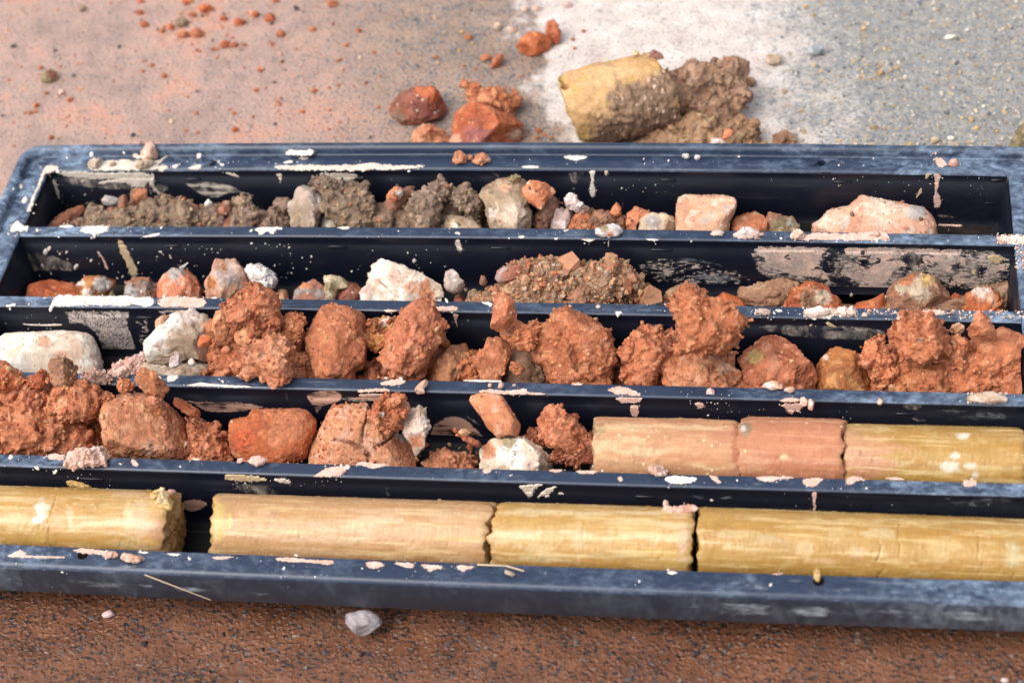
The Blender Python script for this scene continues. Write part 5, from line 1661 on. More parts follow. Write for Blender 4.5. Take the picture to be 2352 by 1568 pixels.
# ------------------------------------------------------------------ stones and clods; outlines traced from the photograph
G0, G1, G2, G3 = ("stones and clods in the back channel", "stones in the second channel", "red clods and rocks in the middle channel", "clods and rocks in the fourth channel")
ROCKS = """
stone_shard|flat dark red stone shard, leftmost piece in the back channel|A|0|dullred|rock|312,1480 400,1440 470,1410 560,1372 585,1388 578,1435 500,1475 440,1500 350,1512|depth=.55
soil_clod|low brown clod in front of the dark red shard, back channel|A|0|brown|clod|480,1512 500,1482 560,1470 650,1478 672,1515|dy=-.012
soil_clod|brown clod touching the right tip of the dark red shard|A|0|brown|crumbly|572,1440 572,1375 610,1348 660,1376 700,1420 690,1480 600,1492|
pebble|smooth grey pebble with a pink tip against the dark back wall|A|0|grey|smooth|682,1345 710,1312 760,1320 812,1338 806,1376 740,1386 698,1378|dy=.02;patches=[(690,1335,22,'greypink')]
soil_clod|small brown clod beneath the smooth grey pebble|A|0|brown|clod|670,1480 680,1440 735,1392 800,1404 800,1500 700,1516|patches=[(735,1420,30,'brownred')]
soil_clod|narrow brown clod leaning on the left of the orange brown rock, back channel|A|0|brownred|boulder|790,1400 800,1330 838,1302 862,1318 852,1390 832,1425|dy=.012
stone|orange brown rock leaning on top of the brown clods, back channel left|A|0|brownred|rock|850,1400 866,1320 890,1272 950,1256 985,1278 990,1330 960,1362 900,1392|dy=.012;patches=[(950,1310,50,'rockorange')]
soil_clod|wide brown crumbly clod in the heap left of the yellow lump|A|0|brown|crumbly|780,1460 830,1410 900,1388 990,1338 1060,1330 1110,1390 1100,1450 1010,1500 860,1522 785,1505|
soil_clod|brown clod near the wall above the yellow lump|A|0|brown|clod|1060,1380 1090,1308 1150,1318 1230,1358 1242,1390 1150,1422 1090,1442|dy=.016
clay_lump|small yellow ochre lump among the brown clods of the back channel|A|0|ochre|clod|1010,1450 1040,1424 1090,1430 1112,1462 1090,1490 1020,1476|dy=-.008
pebble|tiny white pebble in front of the brown heap, back channel left|A|0|white|rock|740,1508 755,1480 795,1484 792,1516|dy=-.02
stone|red brown rounded rock beside the yellow lump, back channel|A|0|rockgreyred|boulder|1130,1500 1160,1430 1210,1384 1280,1368 1332,1390 1346,1440 1310,1490 1240,1522 1142,1522|
soil_clod|small brown clod just below the yellow lump|A|0|brownlight|clod|995,1492 1040,1468 1088,1474 1122,1512 1000,1522|dy=-.016
stone_chip|small white chip poking up between brown clods of the back channel|A|0|white|rock|1366,1376 1400,1334 1430,1354 1420,1380 1390,1390|dy=-.002
soil_clod|brown clod under the small white chip|A|0|brown|crumbly|1350,1480 1370,1400 1430,1380 1500,1410 1532,1460 1500,1516 1380,1522|
stone|dull red stone half buried right of the white chip|A|0|dullred|boulder|1458,1400 1500,1348 1550,1350 1562,1400 1522,1452 1480,1442|dy=.008
pebble|small dark red pebble in front of the dull red stone|A|0|dullred|rock|1505,1470 1530,1434 1558,1460 1545,1492 1515,1494|dy=-.012
soil_clod|brown clod against the smeared wall behind the small red pebble|A|0|brown|clod|1530,1400 1560,1328 1620,1308 1690,1330 1682,1380 1600,1412|dy=.018
soil_clod|brown clod with pitted top right of the small red pebble|A|0|brown|crumbly|1530,1480 1570,1400 1650,1368 1740,1398 1742,1450 1690,1516 1560,1522|
soil_clod|brown crumbly clod left of the pale beige rock, back channel|A|0|brown|crumbly|1725,1470 1760,1420 1830,1404 1900,1420 1942,1490 1900,1522 1740,1522|
soil_clod|brown clod behind and left of the pale beige rock|A|0|brown|clod|1830,1400 1860,1338 1910,1322 1960,1340 1970,1400 1930,1442|dy=.014
stone|pale beige rock with a grey base, tallest of the left heap in the back channel|A|0|beige|boulder|1935,1370 1975,1340 1990,1280 2040,1245 2110,1240 2175,1288 2188,1350 2150,1450 2100,1512 1980,1516 1945,1450|patches=[(2000,1440,70,'brownlight'),(2130,1330,60,'white')]
stone_chunk|white chunk at the foot of the beige rock, back channel|A|0|white|rock|2140,1518 2165,1470 2220,1438 2280,1450 2312,1500 2290,1522|dy=-.014
soil_clod|dark brown clod behind the beige rock against the back wall|A|0|brown|crumbly|2070,1240 2100,1184 2180,1172 2240,1196 2310,1240 2300,1330 2200,1330|dy=.012
soil_clod|large dark brown clod with two lobes right of the beige rock|B|0|brown|crumbly|-100,1270 0,1224 60,1192 120,1194 180,1240 210,1310 266,1390 260,1460 180,1502 60,1512 -20,1492 -90,1422|
stone|small orange rock with a white patch, lying on a brown slab|B|0|rockorange|rock|325,1345 340,1285 380,1254 430,1260 442,1310 400,1350 350,1370|dy=-.002;patches=[(425,1290,34,'white')]
stone|brown red slab under the small orange rock with the white patch|B|0|brownred|boulder|265,1420 300,1358 400,1308 440,1264 520,1248 542,1276 470,1340 450,1400 330,1442|dy=.006
stone|clean white angular rock in front of the brown slab, back channel|B|0|white|rock|265,1460 290,1430 340,1414 385,1394 430,1430 482,1470 470,1506 430,1526 310,1524 275,1496|dy=-.012
soil_clod|tall grey brown clod with a pointed top in the middle of the back channel|B|0|brown|crumbly|440,1380 490,1300 560,1280 620,1228 680,1192 735,1198 756,1270 730,1330 690,1400 670,1470 580,1522 510,1502 460,1450|
soil_clod|brown clod in the shadow right of the tall pointed clod|B|0|brown|crumbly|720,1330 760,1268 840,1258 930,1290 985,1350 1000,1420 950,1482 880,1432 780,1412|dy=.014
stone|flat pale rock below the tall pointed clod, back channel|B|0|rockpale|boulder|670,1512 700,1460 760,1430 830,1418 920,1458 972,1500 960,1530 680,1530|dy=-.012;patches=[(740,1450,60,'brownlight')]
stone|big grey brown boulder with pinkish lower face in the back channel|B|0|brownlight|boulder|955,1320 975,1270 1060,1222 1150,1198 1250,1208 1292,1300 1272,1370 1302,1420 1302,1532 1090,1532 1010,1460 1000,1370|patches=[(1160,1440,110,'rockpale'),(1040,1430,36,'whitepink'),(1130,1260,40,'rockpink')]
stone|orange red rock leaning against the right of the grey brown boulder|B|0|rockorange|rock|1250,1300 1260,1214 1340,1212 1420,1238 1462,1290 1402,1342 1360,1422 1310,1452 1288,1380|dy=.006
soil_clod|brown red crumbly clod under the leaning orange red rock|B|0|brownred|crumbly|1308,1450 1370,1390 1420,1320 1480,1308 1506,1350 1490,1410 1422,1432 1430,1522 1320,1532|dy=.006
soil_clod|little olive crumb on top of the grey brown boulder|B|0|olive|clod|1140,1222 1165,1178 1220,1175 1242,1205 1210,1228|dy=.014
pebble|rounded pink pebble with dimpled skin right of the brown red clod|B|0|greypink|boulder|1425,1472 1440,1430 1500,1410 1570,1414 1592,1440 1560,1490 1510,1532 1440,1528|
clay_lump|pale pink crumb perched above the rounded pink pebble|B|0|whitepink|clod|1520,1330 1550,1298 1600,1314 1622,1360 1692,1390 1690,1426 1620,1432 1540,1402|dy=.01
soil_clod|orange crumbly clod spreading right of the rounded pink pebble|B|0|clay|crumbly|1515,1532 1570,1470 1640,1430 1740,1440 1822,1500 1815,1538|
stone_chip|small pointed orange stone standing upright against the dark back wall|B|0|rockorange|rock|1815,1450 1850,1390 1880,1354 1906,1400 1906,1446 1860,1458|dy=.012
soil_clod|mottled brown clod below the small pointed orange stone|B|0|brownred|clod|1700,1450 1790,1418 1850,1448 1930,1450 1952,1500 1930,1540 1720,1542|
stone|orange red rock left of the whitish grey rock, back channel|B|0|rockorange|rock|1945,1470 1950,1410 1990,1392 2050,1414 2112,1430 2082,1470 2010,1502 1992,1542 1960,1538|dy=.004
stone|whitish grey speckled rock, left neighbour of the pink block|B|0|rockpale|boulder|2010,1522 2040,1460 2120,1434 2200,1444 2262,1480 2274,1522 2230,1545 2030,1545|dy=-.004;patches=[(2120,1490,60,'grey')]
stone_block|squarish salmon pink block with a flat face in the back channel|C|0|rockpink|slab|15,1545 15,1370 30,1325 72,1304 200,1308 360,1314 416,1334 412,1410 372,1490 340,1548|patches=[(210,1500,40,'grey'),(350,1400,30,'greypink')]
stone|orange rock with a sharp edge right of the salmon pink block|C|0|rockorange|rock|370,1542 400,1490 450,1440 530,1404 600,1404 626,1440 608,1542 480,1548|
stone|small rusty stone wedged between the orange rock and the olive rock|C|0|brownred|rock|610,1500 632,1432 682,1424 742,1448 690,1500 640,1542|dy=.01
stone|mossy olive green rock right of the orange rock, back channel|C|0|olive|boulder|620,1548 645,1500 720,1448 790,1448 842,1500 852,1542 800,1556|patches=[(800,1480,40,'grey')]
stone|largest salmon pink boulder, last rock at the right of back channel|C|0|rockpink|slab|930,1548 936,1500 980,1480 1010,1450 1040,1410 1180,1388 1260,1318 1340,1334 1470,1358 1590,1384 1660,1398 1712,1440 1748,1500 1772,1560 930,1562|depth=.75;patches=[(1640,1430,55,'grey'),(1010,1500,70,'rockpale'),(1400,1380,120,'rockpale'),(1560,1545,30,'dullred')]
stone|flat rust red stone, leftmost in the second channel|D|1|clayred|boulder|145,468 200,410 280,378 380,373 490,383 532,440 545,472|
stone|bright orange stone with white crust in the second channel|D|1|rust|boulder|497,400 520,360 600,344 700,350 772,374 766,410 722,442 680,466 590,470 530,442|patches=[(690,390,55,'white'),(545,385,30,'whitepink'),(580,450,30,'whitepink')];pal2=1
pebble|small ochre pebble at the right foot of the bright orange stone|D|1|olive|rock|700,467 722,440 770,434 802,470|dy=-.01
stone|grey red pitted stone beside the ochre wall streak, second channel|D|1|rockgreyred|clod|835,472 850,390 890,344 960,336 1020,350 1062,400 1056,450 1042,478|patches=[(880,440,50,'grey'),(1000,420,30,'grey')]
stone|rust red boulder with a grey cap, second channel left|D|1|rockorange|boulder|1055,472 1066,400 1100,330 1150,304 1260,304 1320,350 1352,400 1372,480 1180,482|patches=[(1180,330,65,'grey'),(1110,440,30,'grey')]
stone|tall pink and orange rock with a pointed top, second channel|D|1|rockpink|boulder|1385,472 1384,380 1420,330 1440,260 1470,208 1520,193 1562,210 1602,260 1652,310 1676,370 1662,440 1600,490 1400,490|patches=[(1530,330,90,'greypink'),(1420,390,40,'rust'),(1600,470,60,'rust'),(1500,280,30,'rust')]
stone|rounded white crusty stone just right of the tall pink rock|D|1|white|grain|1645,300 1670,268 1740,263 1800,290 1852,330 1860,400 1800,452 1740,452 1700,390 1670,350|dy=.012
pebble|small pink cube shaped pebble at the wall foot, second channel|D|1|rockpink|rock|1860,432 1920,420 1942,460 1930,492 1880,492|
stone|pinkish brown pyramid shaped stone, second channel|D|1|rockgreyred|boulder|1945,492 1990,440 2040,370 2100,356 2142,390 2202,440 2216,492|patches=[(2050,400,50,'rockorange')]
stone|upright grey beige stone left of a dark red one, second channel|D|1|beige|boulder|2180,440 2188,340 2230,320 2282,350 2340,374 2354,420 2272,432 2212,472|dy=.004;patches=[(2230,420,50,'olive')]
stone|dark red brown stone left of the big cracked white rock|E|1|dullred|boulder|-14,442 0,390 60,384 132,398 162,440 150,492 0,492|
pebble|small tan pebble in front of the grey beige stone|E|1|rockgreyred|rock|-92,488 -70,450 -10,460 4,498|dy=-.012
stone|big cracked white and orange rock, largest in the second channel|E|1|whitepink|boulder|160,498 165,430 200,310 258,258 290,228 342,248 430,288 560,338 652,388 732,420 744,470 742,508|cracks=[[(250,310),(280,380),(240,430),(230,500)],[(280,380),(330,420)]];lvl=6;patches=[(600,450,90,'rockorange'),(180,420,60,'greypink'),(500,430,60,'rockpink'),(660,420,50,'rockpale')]
pebble|grey leaning pebble right of the big cracked white rock|E|1|greypink|rock|700,390 706,310 740,284 780,308 832,370 858,410 842,450 782,457 740,440|dy=.008
soil_clod|small gritty clod at the left foot of the gravel heap|E|1|brownlight|grain|860,505 872,450 905,425 955,435 962,480 920,512|
pebble|red brown pebble left of the gritty clod, second channel|E|1|dullred|rock|770,500 790,468 840,455 862,480 850,512|
stone_chip|upright brown chip left of the slab on the gravel heap|E|1|brownred|rock|945,402 965,338 985,333 1006,380 988,422|dy=.01
stone_slab|reddish sandy slab lying across the top of the gravel heap|E|1|rockgreyred|block|1060,392 1070,308 1120,278 1250,272 1332,283 1342,310 1250,342 1120,387|dy=.006
pebble|oval pink pebble below the slab on the gravel heap|E|1|rockpink|boulder|1115,442 1130,400 1200,368 1246,378 1252,410 1170,432 1130,457|dy=-.004
stone|white crumbly stone at the foot of the gravel heap|E|1|white|grain|1125,470 1200,438 1280,443 1332,490 1335,520 1160,518|dy=-.014
pebble|rounded brown pebble near the crest of the gravel heap|E|1|brownlight|boulder|1560,330 1580,293 1650,283 1682,320 1640,357 1580,352|dy=.008
stone|dark red stone at the right shoulder of the gravel heap|E|1|dullred|rock|1720,342 1760,323 1842,370 1852,402 1790,422 1732,382|dy=.002
stone|flat gritty brown stone in front of the gravel heap|E|1|brownred|grain|1500,482 1530,428 1640,403 1772,408 1742,472 1650,502|dy=-.010
stone|pink and white flat stone at the foot of the gravel heap|E|1|rockpink|rock|1745,524 1765,460 1800,448 1920,488 1992,530|dy=-.014;patches=[(1880,490,50,'whitepink')]
stone_chip|upright red chip in the middle of the gravel heap|E|1|rockorange|rock|1385,362 1400,288 1430,283 1452,340 1420,367|dy=.004
pebble|olive pebble with ochre spot in the gravel heap|E|1|olive|boulder|1450,432 1470,388 1530,388 1552,410 1505,447|dy=-.004
pebble|grey brown pebble at the right end of the gravel heap|E|1|brownlight|boulder|1958,402 1980,353 2030,358 2042,400 2000,422|
soil_clod|gritty brown clod right of the gravel heap behind the tall red clay|G|1|sand|grain|-80,500 -40,430 20,400 60,388 150,398 192,440 170,490|
soil_patch|brown sand banked against the muddy wall of the second channel|G|1|sand|grain|420,505 430,420 550,404 700,368 830,378 840,460 760,530 560,530|dy=.026;depth=.4
soil_patch|smooth red silt on the channel floor left of the sandy red rock|G|1|clayred|smooth|290,485 330,448 450,488 600,520 780,545 780,570 300,570|depth=.8
stone|red rock with a sandy front face, second channel right|G|1|clayred|clod|750,552 790,490 830,430 890,388 960,393 1030,438 1100,490 1152,552 900,562|patches=[(900,490,90,'sand'),(1000,480,60,'beige')]
stone|large brown rock with beige faces, right part of second channel|G|1|brownred|rock|1410,555 1420,450 1460,380 1500,308 1540,298 1620,318 1720,343 1790,388 1842,450 1862,510 1800,562 1450,567|patches=[(1660,430,90,'beige'),(1520,420,50,'beige'),(1700,380,50,'ochre'),(1440,440,50,'clayred'),(1560,350,60,'clay')];depth=.7
soil_patch|red silt between the sandy red rock and the large brown rock|G|1|clayred|smooth|1110,560 1230,522 1330,500 1410,450 1450,560 1300,580|depth=.8
stone|white rimmed stone sprinkled with orange crumbs, second channel right|G|1|whitepink|boulder|1490,570 1530,508 1640,478 1710,463 1790,488 1852,540 1872,575|dy=-.012;patches=[(1700,530,90,'rockorange'),(1640,560,40,'ochre')]
stone|small red lump between two larger rocks at the right of second channel|G|1|clayred|clod|1850,472 1900,453 1942,490 1942,545 1860,552|
stone|round red stone crusted with white grit, rightmost in second channel|G|1|clayred|grain|1945,545 1960,470 2020,423 2120,423 2172,460 2192,520 2190,575 1980,575|patches=[(2060,450,80,'whitepink'),(2130,500,50,'rockpink')]
soil_patch|brown sand piled in the right corner of the second channel|G|1|sand|grain|1950,500 2000,440 2060,400 2130,410 2200,380 2268,350 2284,520 2240,575 2000,575|dy=.026;depth=.4
stone_core|white chalky cylinder shaped rock at the left of the middle channel|D|2|whitepink|slab|-60,960 -62,745 60,730 250,718 430,710 560,720 612,745 642,800 667,880 682,960 672,1005 540,1005|depth=.75;patches=[(120,930,80,'white'),(420,880,50,'rockpink'),(300,780,40,'rockpink')]
mud_strip|pink mud sausage right of the white chalky rock|D|2|pinkmud|clod|680,985 760,930 850,888 950,858 992,880 960,960 870,1002 800,1032 740,1012|dy=-.02;depth=.5
stone|round stone with a white rind and beige core, middle channel left|D|2|beige|boulder|975,892 985,790 1050,700 1110,618 1200,578 1290,578 1380,608 1422,650 1440,850 1420,922 1300,892 1200,912 1100,922 1010,932|patches=[(1040,740,75,'white'),(1150,630,70,'white'),(1000,850,60,'white'),(1300,600,80,'whitepink'),(1250,830,110,'brownlight'),(1390,680,50,'rockpink')]
clay_lump|small tan lump on the upper left of the white rinded stone|D|2|rockpink|clod|1040,700 1045,640 1090,605 1140,600 1110,650 1060,710|dy=.018
soil_patch|beige sandy soil under the white rinded stone|D|2|beige|grain|890,1000 970,922 1100,930 1300,898 1430,928 1440,1005|dy=-.012
pebble|grey angular pebble on the beige soil, middle channel|D|2|greypink|rock|1125,932 1140,890 1200,855 1236,880 1212,940 1160,972|dy=-.026;depth=.7
pebble|tiny pink pebble right of the grey angular pebble|D|2|whitepink|rock|1262,940 1268,900 1300,890 1322,925 1300,952|dy=-.026;depth=.7
clay_clod|topmost red clay clod of the left pile, crumbly and peaked|D|2|clay|crumbly|1480,580 1500,530 1550,450 1590,480 1640,500 1655,440 1680,385 1730,398 1770,450 1820,468 1872,428 1892,500 1882,580 1908,650 1880,742 1780,762 1660,702 1560,682 1500,622|dy=.006;depth=.8
clay_clod|upright rounded tan red lump at the left of clay pile|D|2|claypink|boulder|1425,690 1432,640 1450,580 1500,570 1547,620 1547,700 1522,772 1470,782 1438,732|dy=-.004
clay_clod|dark red clod left of the upright tan lump|D|2|clay|clod|1380,690 1400,640 1440,625 1450,700 1440,740 1400,745|dy=.01
clay_lump|small dark red lump touching the white rinded stone|D|2|clayred|boulder|1328,792 1350,738 1410,738 1427,800 1390,822 1340,822|dy=-.012
clay_clod|red clay clod at the lower left of the pile, middle channel|D|2|clay|crumbly|1420,802 1480,770 1560,760 1622,830 1642,900 1652,1005 1450,1005 1440,900|
clay_clod|ridge shaped tan red clod in the centre of left clay pile|D|2|claypink|boulder|1560,772 1590,720 1660,658 1772,690 1762,740 1700,772 1640,832 1590,822|dy=-.012
clay_clod|large pointed red clay clod hanging over the divider|D|2|claypink|crumbly|1630,900 1660,820 1740,760 1830,733 1920,768 1962,830 1950,930 1975,1000 1962,1060 1987,1107 1912,1117 1850,1082 1780,1052 1720,992 1650,952|dy=-.034;fit=0;depth=.7
clay_clod|round gritty red clod right of the overhanging clod|D|2|claypink|crumbly|1940,922 1960,860 2060,838 2132,880 2147,950 2132,1012 2000,1017 1950,982|dy=-.012
clay_clod|crumbly red clod between the peaked clod and the smooth boulder|D|2|clay|crumbly|1885,722 1900,620 1960,578 2040,600 2057,650 2032,740 2000,802 1900,792|dy=.008
clay_boulder|smooth upright red clay boulder, tallest round one in middle channel left|E|2|clay|boulder|-232,850 -222,700 -170,580 -110,523 -20,528 60,558 150,568 182,620 197,720 212,830 182,930 120,982 40,1002 -120,1012 -182,962|depth=.8
clay_clod|flaky rust orange clod in the gap between two red boulders|E|2|rust|crumbly|190,802 195,640 230,660 280,618 350,618 402,620 422,680 362,760 332,832 250,872|dy=.016;patches=[(235,740,36,'grey'),(320,640,40,'rockpale')]
clay_boulder|tapered red clay boulder with a gritty left side|E|2|clay|clod|285,902 320,800 360,700 390,650 440,578 500,518 570,508 642,548 672,620 692,680 687,780 642,882 602,942 550,1002 440,1012 330,962|depth=.8;patches=[(500,650,25,'grey')]
clay_clod|small red clod at the left foot of tapered boulder|E|2|clay|crumbly|180,1005 180,920 240,888 290,898 312,960 285,1022|dy=-.008
clay_clod|small rounded red clod in front of tapered boulder|E|2|claypink|clod|300,992 330,938 390,928 442,970 444,1022 320,1024|dy=-.02
clay_clod|rust yellow flake behind the right of tapered boulder|E|2|rust|clod|690,722 742,768 762,800 742,827 680,830|dy=.018
clay_clod|low red crumbs at the foot of smooth upright boulder|E|2|clay|crumbly|-30,1025 40,988 160,998 185,1025|dy=-.02
clay_boulder|low tan red boulder with a slanting face, middle channel centre|E|2|claypink|boulder|580,1005 600,930 660,868 720,823 800,810 900,813 932,850 922,920 870,972 800,1032 650,1037|patches=[(640,960,60,'clay'),(860,870,30,'rockpale')]
clay_clod|tall red clay finger rising above the divider, middle channel centre|E|2|clay|boulder|1020,722 1040,620 1045,530 1070,463 1130,458 1172,510 1202,590 1202,632 1142,702 1080,752|dy=.004
clay_clod|crumbly red clod just right of the tall clay finger|E|2|clay|crumbly|1080,742 1150,660 1220,638 1262,680 1342,628 1372,680 1352,750 1332,822 1240,852 1180,822|dy=.006
clay_boulder|ball shaped red clay lump below the tall clay finger|E|2|clay|boulder|915,932 940,870 990,800 1030,748 1100,753 1152,810 1167,870 1142,940 1110,1012 1030,1022 950,992|dy=-.006;patches=[(1075,850,22,'grey')]
soil_clod|smooth tan sandy block between the ball lump and the round boulder|E|2|sand|boulder|1085,1045 1130,960 1170,818 1260,848 1342,858 1402,930 1424,1055|dy=.002;depth=.7
clay_lump|small red lump stuck on the tan sandy block|E|2|clay|clod|1155,962 1170,918 1220,928 1257,980 1220,1012 1180,1002|dy=-.022;depth=.6
clay_boulder|large round red clay boulder with a cracked rough skin|E|2|clay|clod|1310,862 1360,800 1350,700 1420,648 1480,588 1530,573 1642,588 1722,638 1792,690 1832,760 1867,850 1872,920 1832,992 1782,1042 1650,1057 1480,1052 1400,982 1380,900|depth=.85
clay_clod|thin low red lump in front of the ball shaped clay|E|2|clay|clod|800,1040 850,988 940,978 1032,1028 1045,1050|dy=-.02
clay_boulder|knobbly red clod right of the large round boulder|E|2|clay|crumbly|1885,862 1950,790 1980,708 2040,648 2090,643 2182,698 2242,750 2292,820 2242,882 2202,952 2100,1062 1960,1062 1940,1002 1960,930 1890,902|
stone|grey and orange mottled stone wedged under the knobbly clod|E|2|brownlight|grain|1800,1065 1850,990 1880,928 1960,918 1942,1012 1920,1067|dy=-.002;patches=[(1890,1000,30,'rockorange')]
clay_clod|tallest ragged red clay clod with a hollow, right of centre|G|2|clay|crumbly|-20,562 -45,490 20,468 80,466 150,428 200,458 240,488 330,498 390,488 432,498 410,560 432,610 502,618 517,680 482,740 420,802 330,852 150,862 40,852 20,760 50,700 10,620|dy=-.004;depth=.7
clay_clod|wide red clod carrying the tallest ragged clod|G|2|claypink|crumbly|-125,1000 -50,880 40,858 200,848 330,798 422,850 442,960 444,1045 400,1090 100,1090 -65,1080|dy=-.008;patches=[(340,960,40,'rockpink')]
clay_boulder|dome shaped red boulder with a yellowish spot, middle channel right|G|2|clay|boulder|412,872 440,800 520,738 600,713 720,738 802,790 862,870 922,942 952,1012 932,1095 700,1100 490,1090 478,980|patches=[(540,880,55,'ochre'),(620,820,40,'claypink')]
stone|rough orange ochre rock with sharp facets, middle channel right|G|2|rust|rock|910,902 980,860 1060,828 1130,828 1202,858 1262,900 1342,960 1332,1022 1322,1105 1000,1110 935,1002|patches=[(1020,890,20,'whitepink'),(1060,1050,30,'grey')]
clay_clod|tall crumbly red clod with a pitted hollow top, middle channel right end|G|2|clay|crumbly|1435,722 1460,670 1520,638 1600,588 1680,578 1782,598 1802,680 1822,760 1832,850 1762,922 1640,932 1520,902 1460,802|dy=.004;patches=[(1660,770,26,'brownlight')]
clay_clod|lumpy red clod right of the faceted ochre rock|G|2|clay|crumbly|1245,882 1290,800 1350,768 1432,790 1472,840 1502,900 1512,990 1450,1052 1350,1095 1325,1000|dy=.002
clay_clod|broad heap of red crumbs at the front of right pile|G|2|clay|crumbly|1390,1100 1430,1010 1500,940 1620,900 1762,918 1892,950 1902,1050 1860,1138 1650,1138 1450,1118|dy=-.012;patches=[(1760,1010,35,'grey'),(1880,1000,30,'brownlight')]
clay_clod|dull red clod between the hollow topped clod and the hooked clod|G|2|clay|crumbly|1830,762 1880,728 1960,738 2002,800 1972,900 1982,960 1930,1002 1870,950 1830,850|dy=.004
clay_clod|hook shaped red clay tip rising at the right end|G|2|clay|boulder|1970,722 2010,660 2020,600 2050,573 2112,600 2132,660 2162,720 2132,772 2060,782 2000,762|dy=.008
clay_boulder|broad smooth red clod at the far right of middle channel|G|2|clay|boulder|1990,862 2060,790 2150,738 2200,678 2300,718 2400,760 2420,950 2352,1002 2200,1012 2100,1052 2000,952|depth=.8
clay_clod|low red lump at the right end against the divider|G|2|clay|crumbly|1990,1115 1980,1020 2080,1038 2180,998 2300,988 2425,1000 2425,1145 2200,1135|dy=-.016
clay_lump|small pink grey crumb behind the right clay pile|G|2|rockpink|clod|1845,720 1870,670 1915,655 1950,675 1945,715 1900,735|dy=.02
clay_clod|red clay clod at the far left edge, upper tier of left heap|D|3|clayred|crumbly|-60,1062 -45,985 60,958 130,998 182,1060 150,1102 60,1122 -50,1122|dy=.012
clay_clod|round ochre brown lump on top of the left heap|D|3|brownred|clod|328,942 350,903 420,896 490,918 522,960 517,1022 482,1082 400,1097 338,1052|dy=.02;pal2=2
clay_clod|red clod left of the round ochre lump|D|3|clayred|clod|165,1062 200,1010 280,968 330,998 332,1052 270,1102 200,1092|dy=.014
clay_clod|little red clod in the left heap below the edge clod|D|3|clay|clod|35,1152 80,1088 140,1088 152,1140 110,1182 60,1192|dy=.006
clay_clod|red crumbly clod in the middle of left heap|D|3|clay|crumbly|125,1142 160,1088 250,1088 332,1150 332,1212 260,1232 180,1202|dy=.004
clay_clod|gritty red clod at the left edge, middle tier of left heap|D|3|clay|crumbly|-50,1242 0,1200 80,1178 172,1178 212,1260 202,1332 120,1372 0,1372 -65,1330|dy=-.002
clay_clod|broad red crumbly clod beside the brick coloured block|D|3|clay|crumbly|318,1152 400,1078 520,1068 642,1098 692,1150 662,1262 602,1332 450,1312 328,1252|dy=.004
clay_clod|red clod with yellow grit in the lower part of left heap|D|3|clay|crumbly|198,1302 330,1258 450,1308 562,1328 622,1400 602,1502 420,1532 280,1502 218,1402|dy=-.008
clay_clod|round red clod at the foot of left heap|D|3|clay|clod|58,1442 100,1383 180,1373 252,1420 262,1490 202,1540 80,1540|dy=-.010
clay_clod|red clod at the bottom left corner of fourth channel|D|3|clay|clod|-60,1372 0,1338 62,1378 62,1502 32,1545 -60,1545|dy=-.008
clay_clod|greyish brown clod at the foot of left heap|D|3|brownlight|clod|255,1530 270,1450 330,1418 392,1478 415,1535|dy=-.016
clay_clod|dark red clod tucked between the heap and the brick block|D|3|claydark|crumbly|590,1420 640,1330 690,1290 720,1400 740,1520 640,1540|dy=.004
clay_clod|small red clod left above the brick coloured block|D|3|clay|clod|640,1160 700,1118 780,1138 740,1200 690,1250|dy=.012
clay_block|large smooth brick coloured clay block in the fourth channel|D|3|claypink|block|678,1290 700,1230 760,1178 860,1143 960,1148 1080,1178 1152,1228 1232,1278 1267,1340 1272,1450 1252,1535 1000,1550 740,1535 708,1420|depth=.8;patches=[(1000,1500,60,'rockpink')]
clay_slab|elongated red clay slab tilted across the divider above the brick block|D|3|clay|boulder|898,1032 910,978 950,961 1000,973 1062,1018 1132,1088 1167,1150 1150,1202 1060,1172 970,1132 918,1092|dy=.012
clay_clod|small crumbly red clod left of the tilted slab|D|3|clay|crumbly|778,1092 790,1038 860,1028 902,1060 902,1112 830,1132|dy=.016
clay_lump|pinkish brown lump lying on the brick block|D|3|claypink|clod|968,1182 1010,1148 1080,1163 1097,1195 1030,1217|dy=-.002
clay_lump|rusty lump lying on the brick block below the pinkish one|D|3|rust|clod|983,1232 1010,1203 1080,1208 1092,1250 1050,1292 1010,1262|dy=-.014;depth=.6
clay_clod|long red clay ridge sloping down right of brick block|D|3|clayred|boulder|1158,1202 1180,1153 1250,1178 1332,1238 1342,1282 1280,1292 1200,1232|dy=.014
clay_clod|crumbly red clod between brick block and bright red rock|D|3|clay|crumbly|1248,1302 1320,1278 1390,1318 1470,1328 1482,1400 1542,1480 1555,1555 1290,1555 1268,1440|
stone_block|bright red split rock with two faces, fourth channel|D|3|clayred|slab|1540,1402 1550,1308 1670,1288 1700,1238 1830,1233 2000,1228 2082,1258 2122,1320 2112,1390 2082,1480 2065,1568 1800,1575 1570,1552 1543,1470|patches=[(1900,1340,160,'clay'),(1640,1440,80,(0.45,0.085,0.03))]
clay_block|wide pale orange clay block split by dark cracks, fourth channel|E|3|clayorange|slab|-185,1612 -184,1480 -135,1400 -92,1325 -50,1238 0,1211 205,1201 240,1290 382,1343 404,1416 482,1396 524,1500 518,1615|depth=.75;lvl=7;cracks=[[(212,1200),(196,1300),(176,1340),(166,1480),(216,1515),(208,1600)],[(216,1512),(300,1480),(380,1415),(404,1360)],[(0,1440),(80,1455),(166,1490)]];patches=[(450,1420,50,'grey'),(150,1280,30,'grey')]
clay_clod|small grey red crumbs left of the cracked orange block|E|3|rockgreyred|crumbly|-200,1590 -190,1500 -150,1430 -100,1410 -120,1500 -150,1600|dy=-.012
clay_clod|crumbly orange clod on top of the cracked block|E|3|clay|crumbly|212,1262 260,1180 330,1148 400,1118 442,1168 482,1188 502,1230 440,1302 422,1382 330,1372 228,1312|dy=.006;patches=[(300,1270,20,'white'),(470,1210,24,'rockpink')]
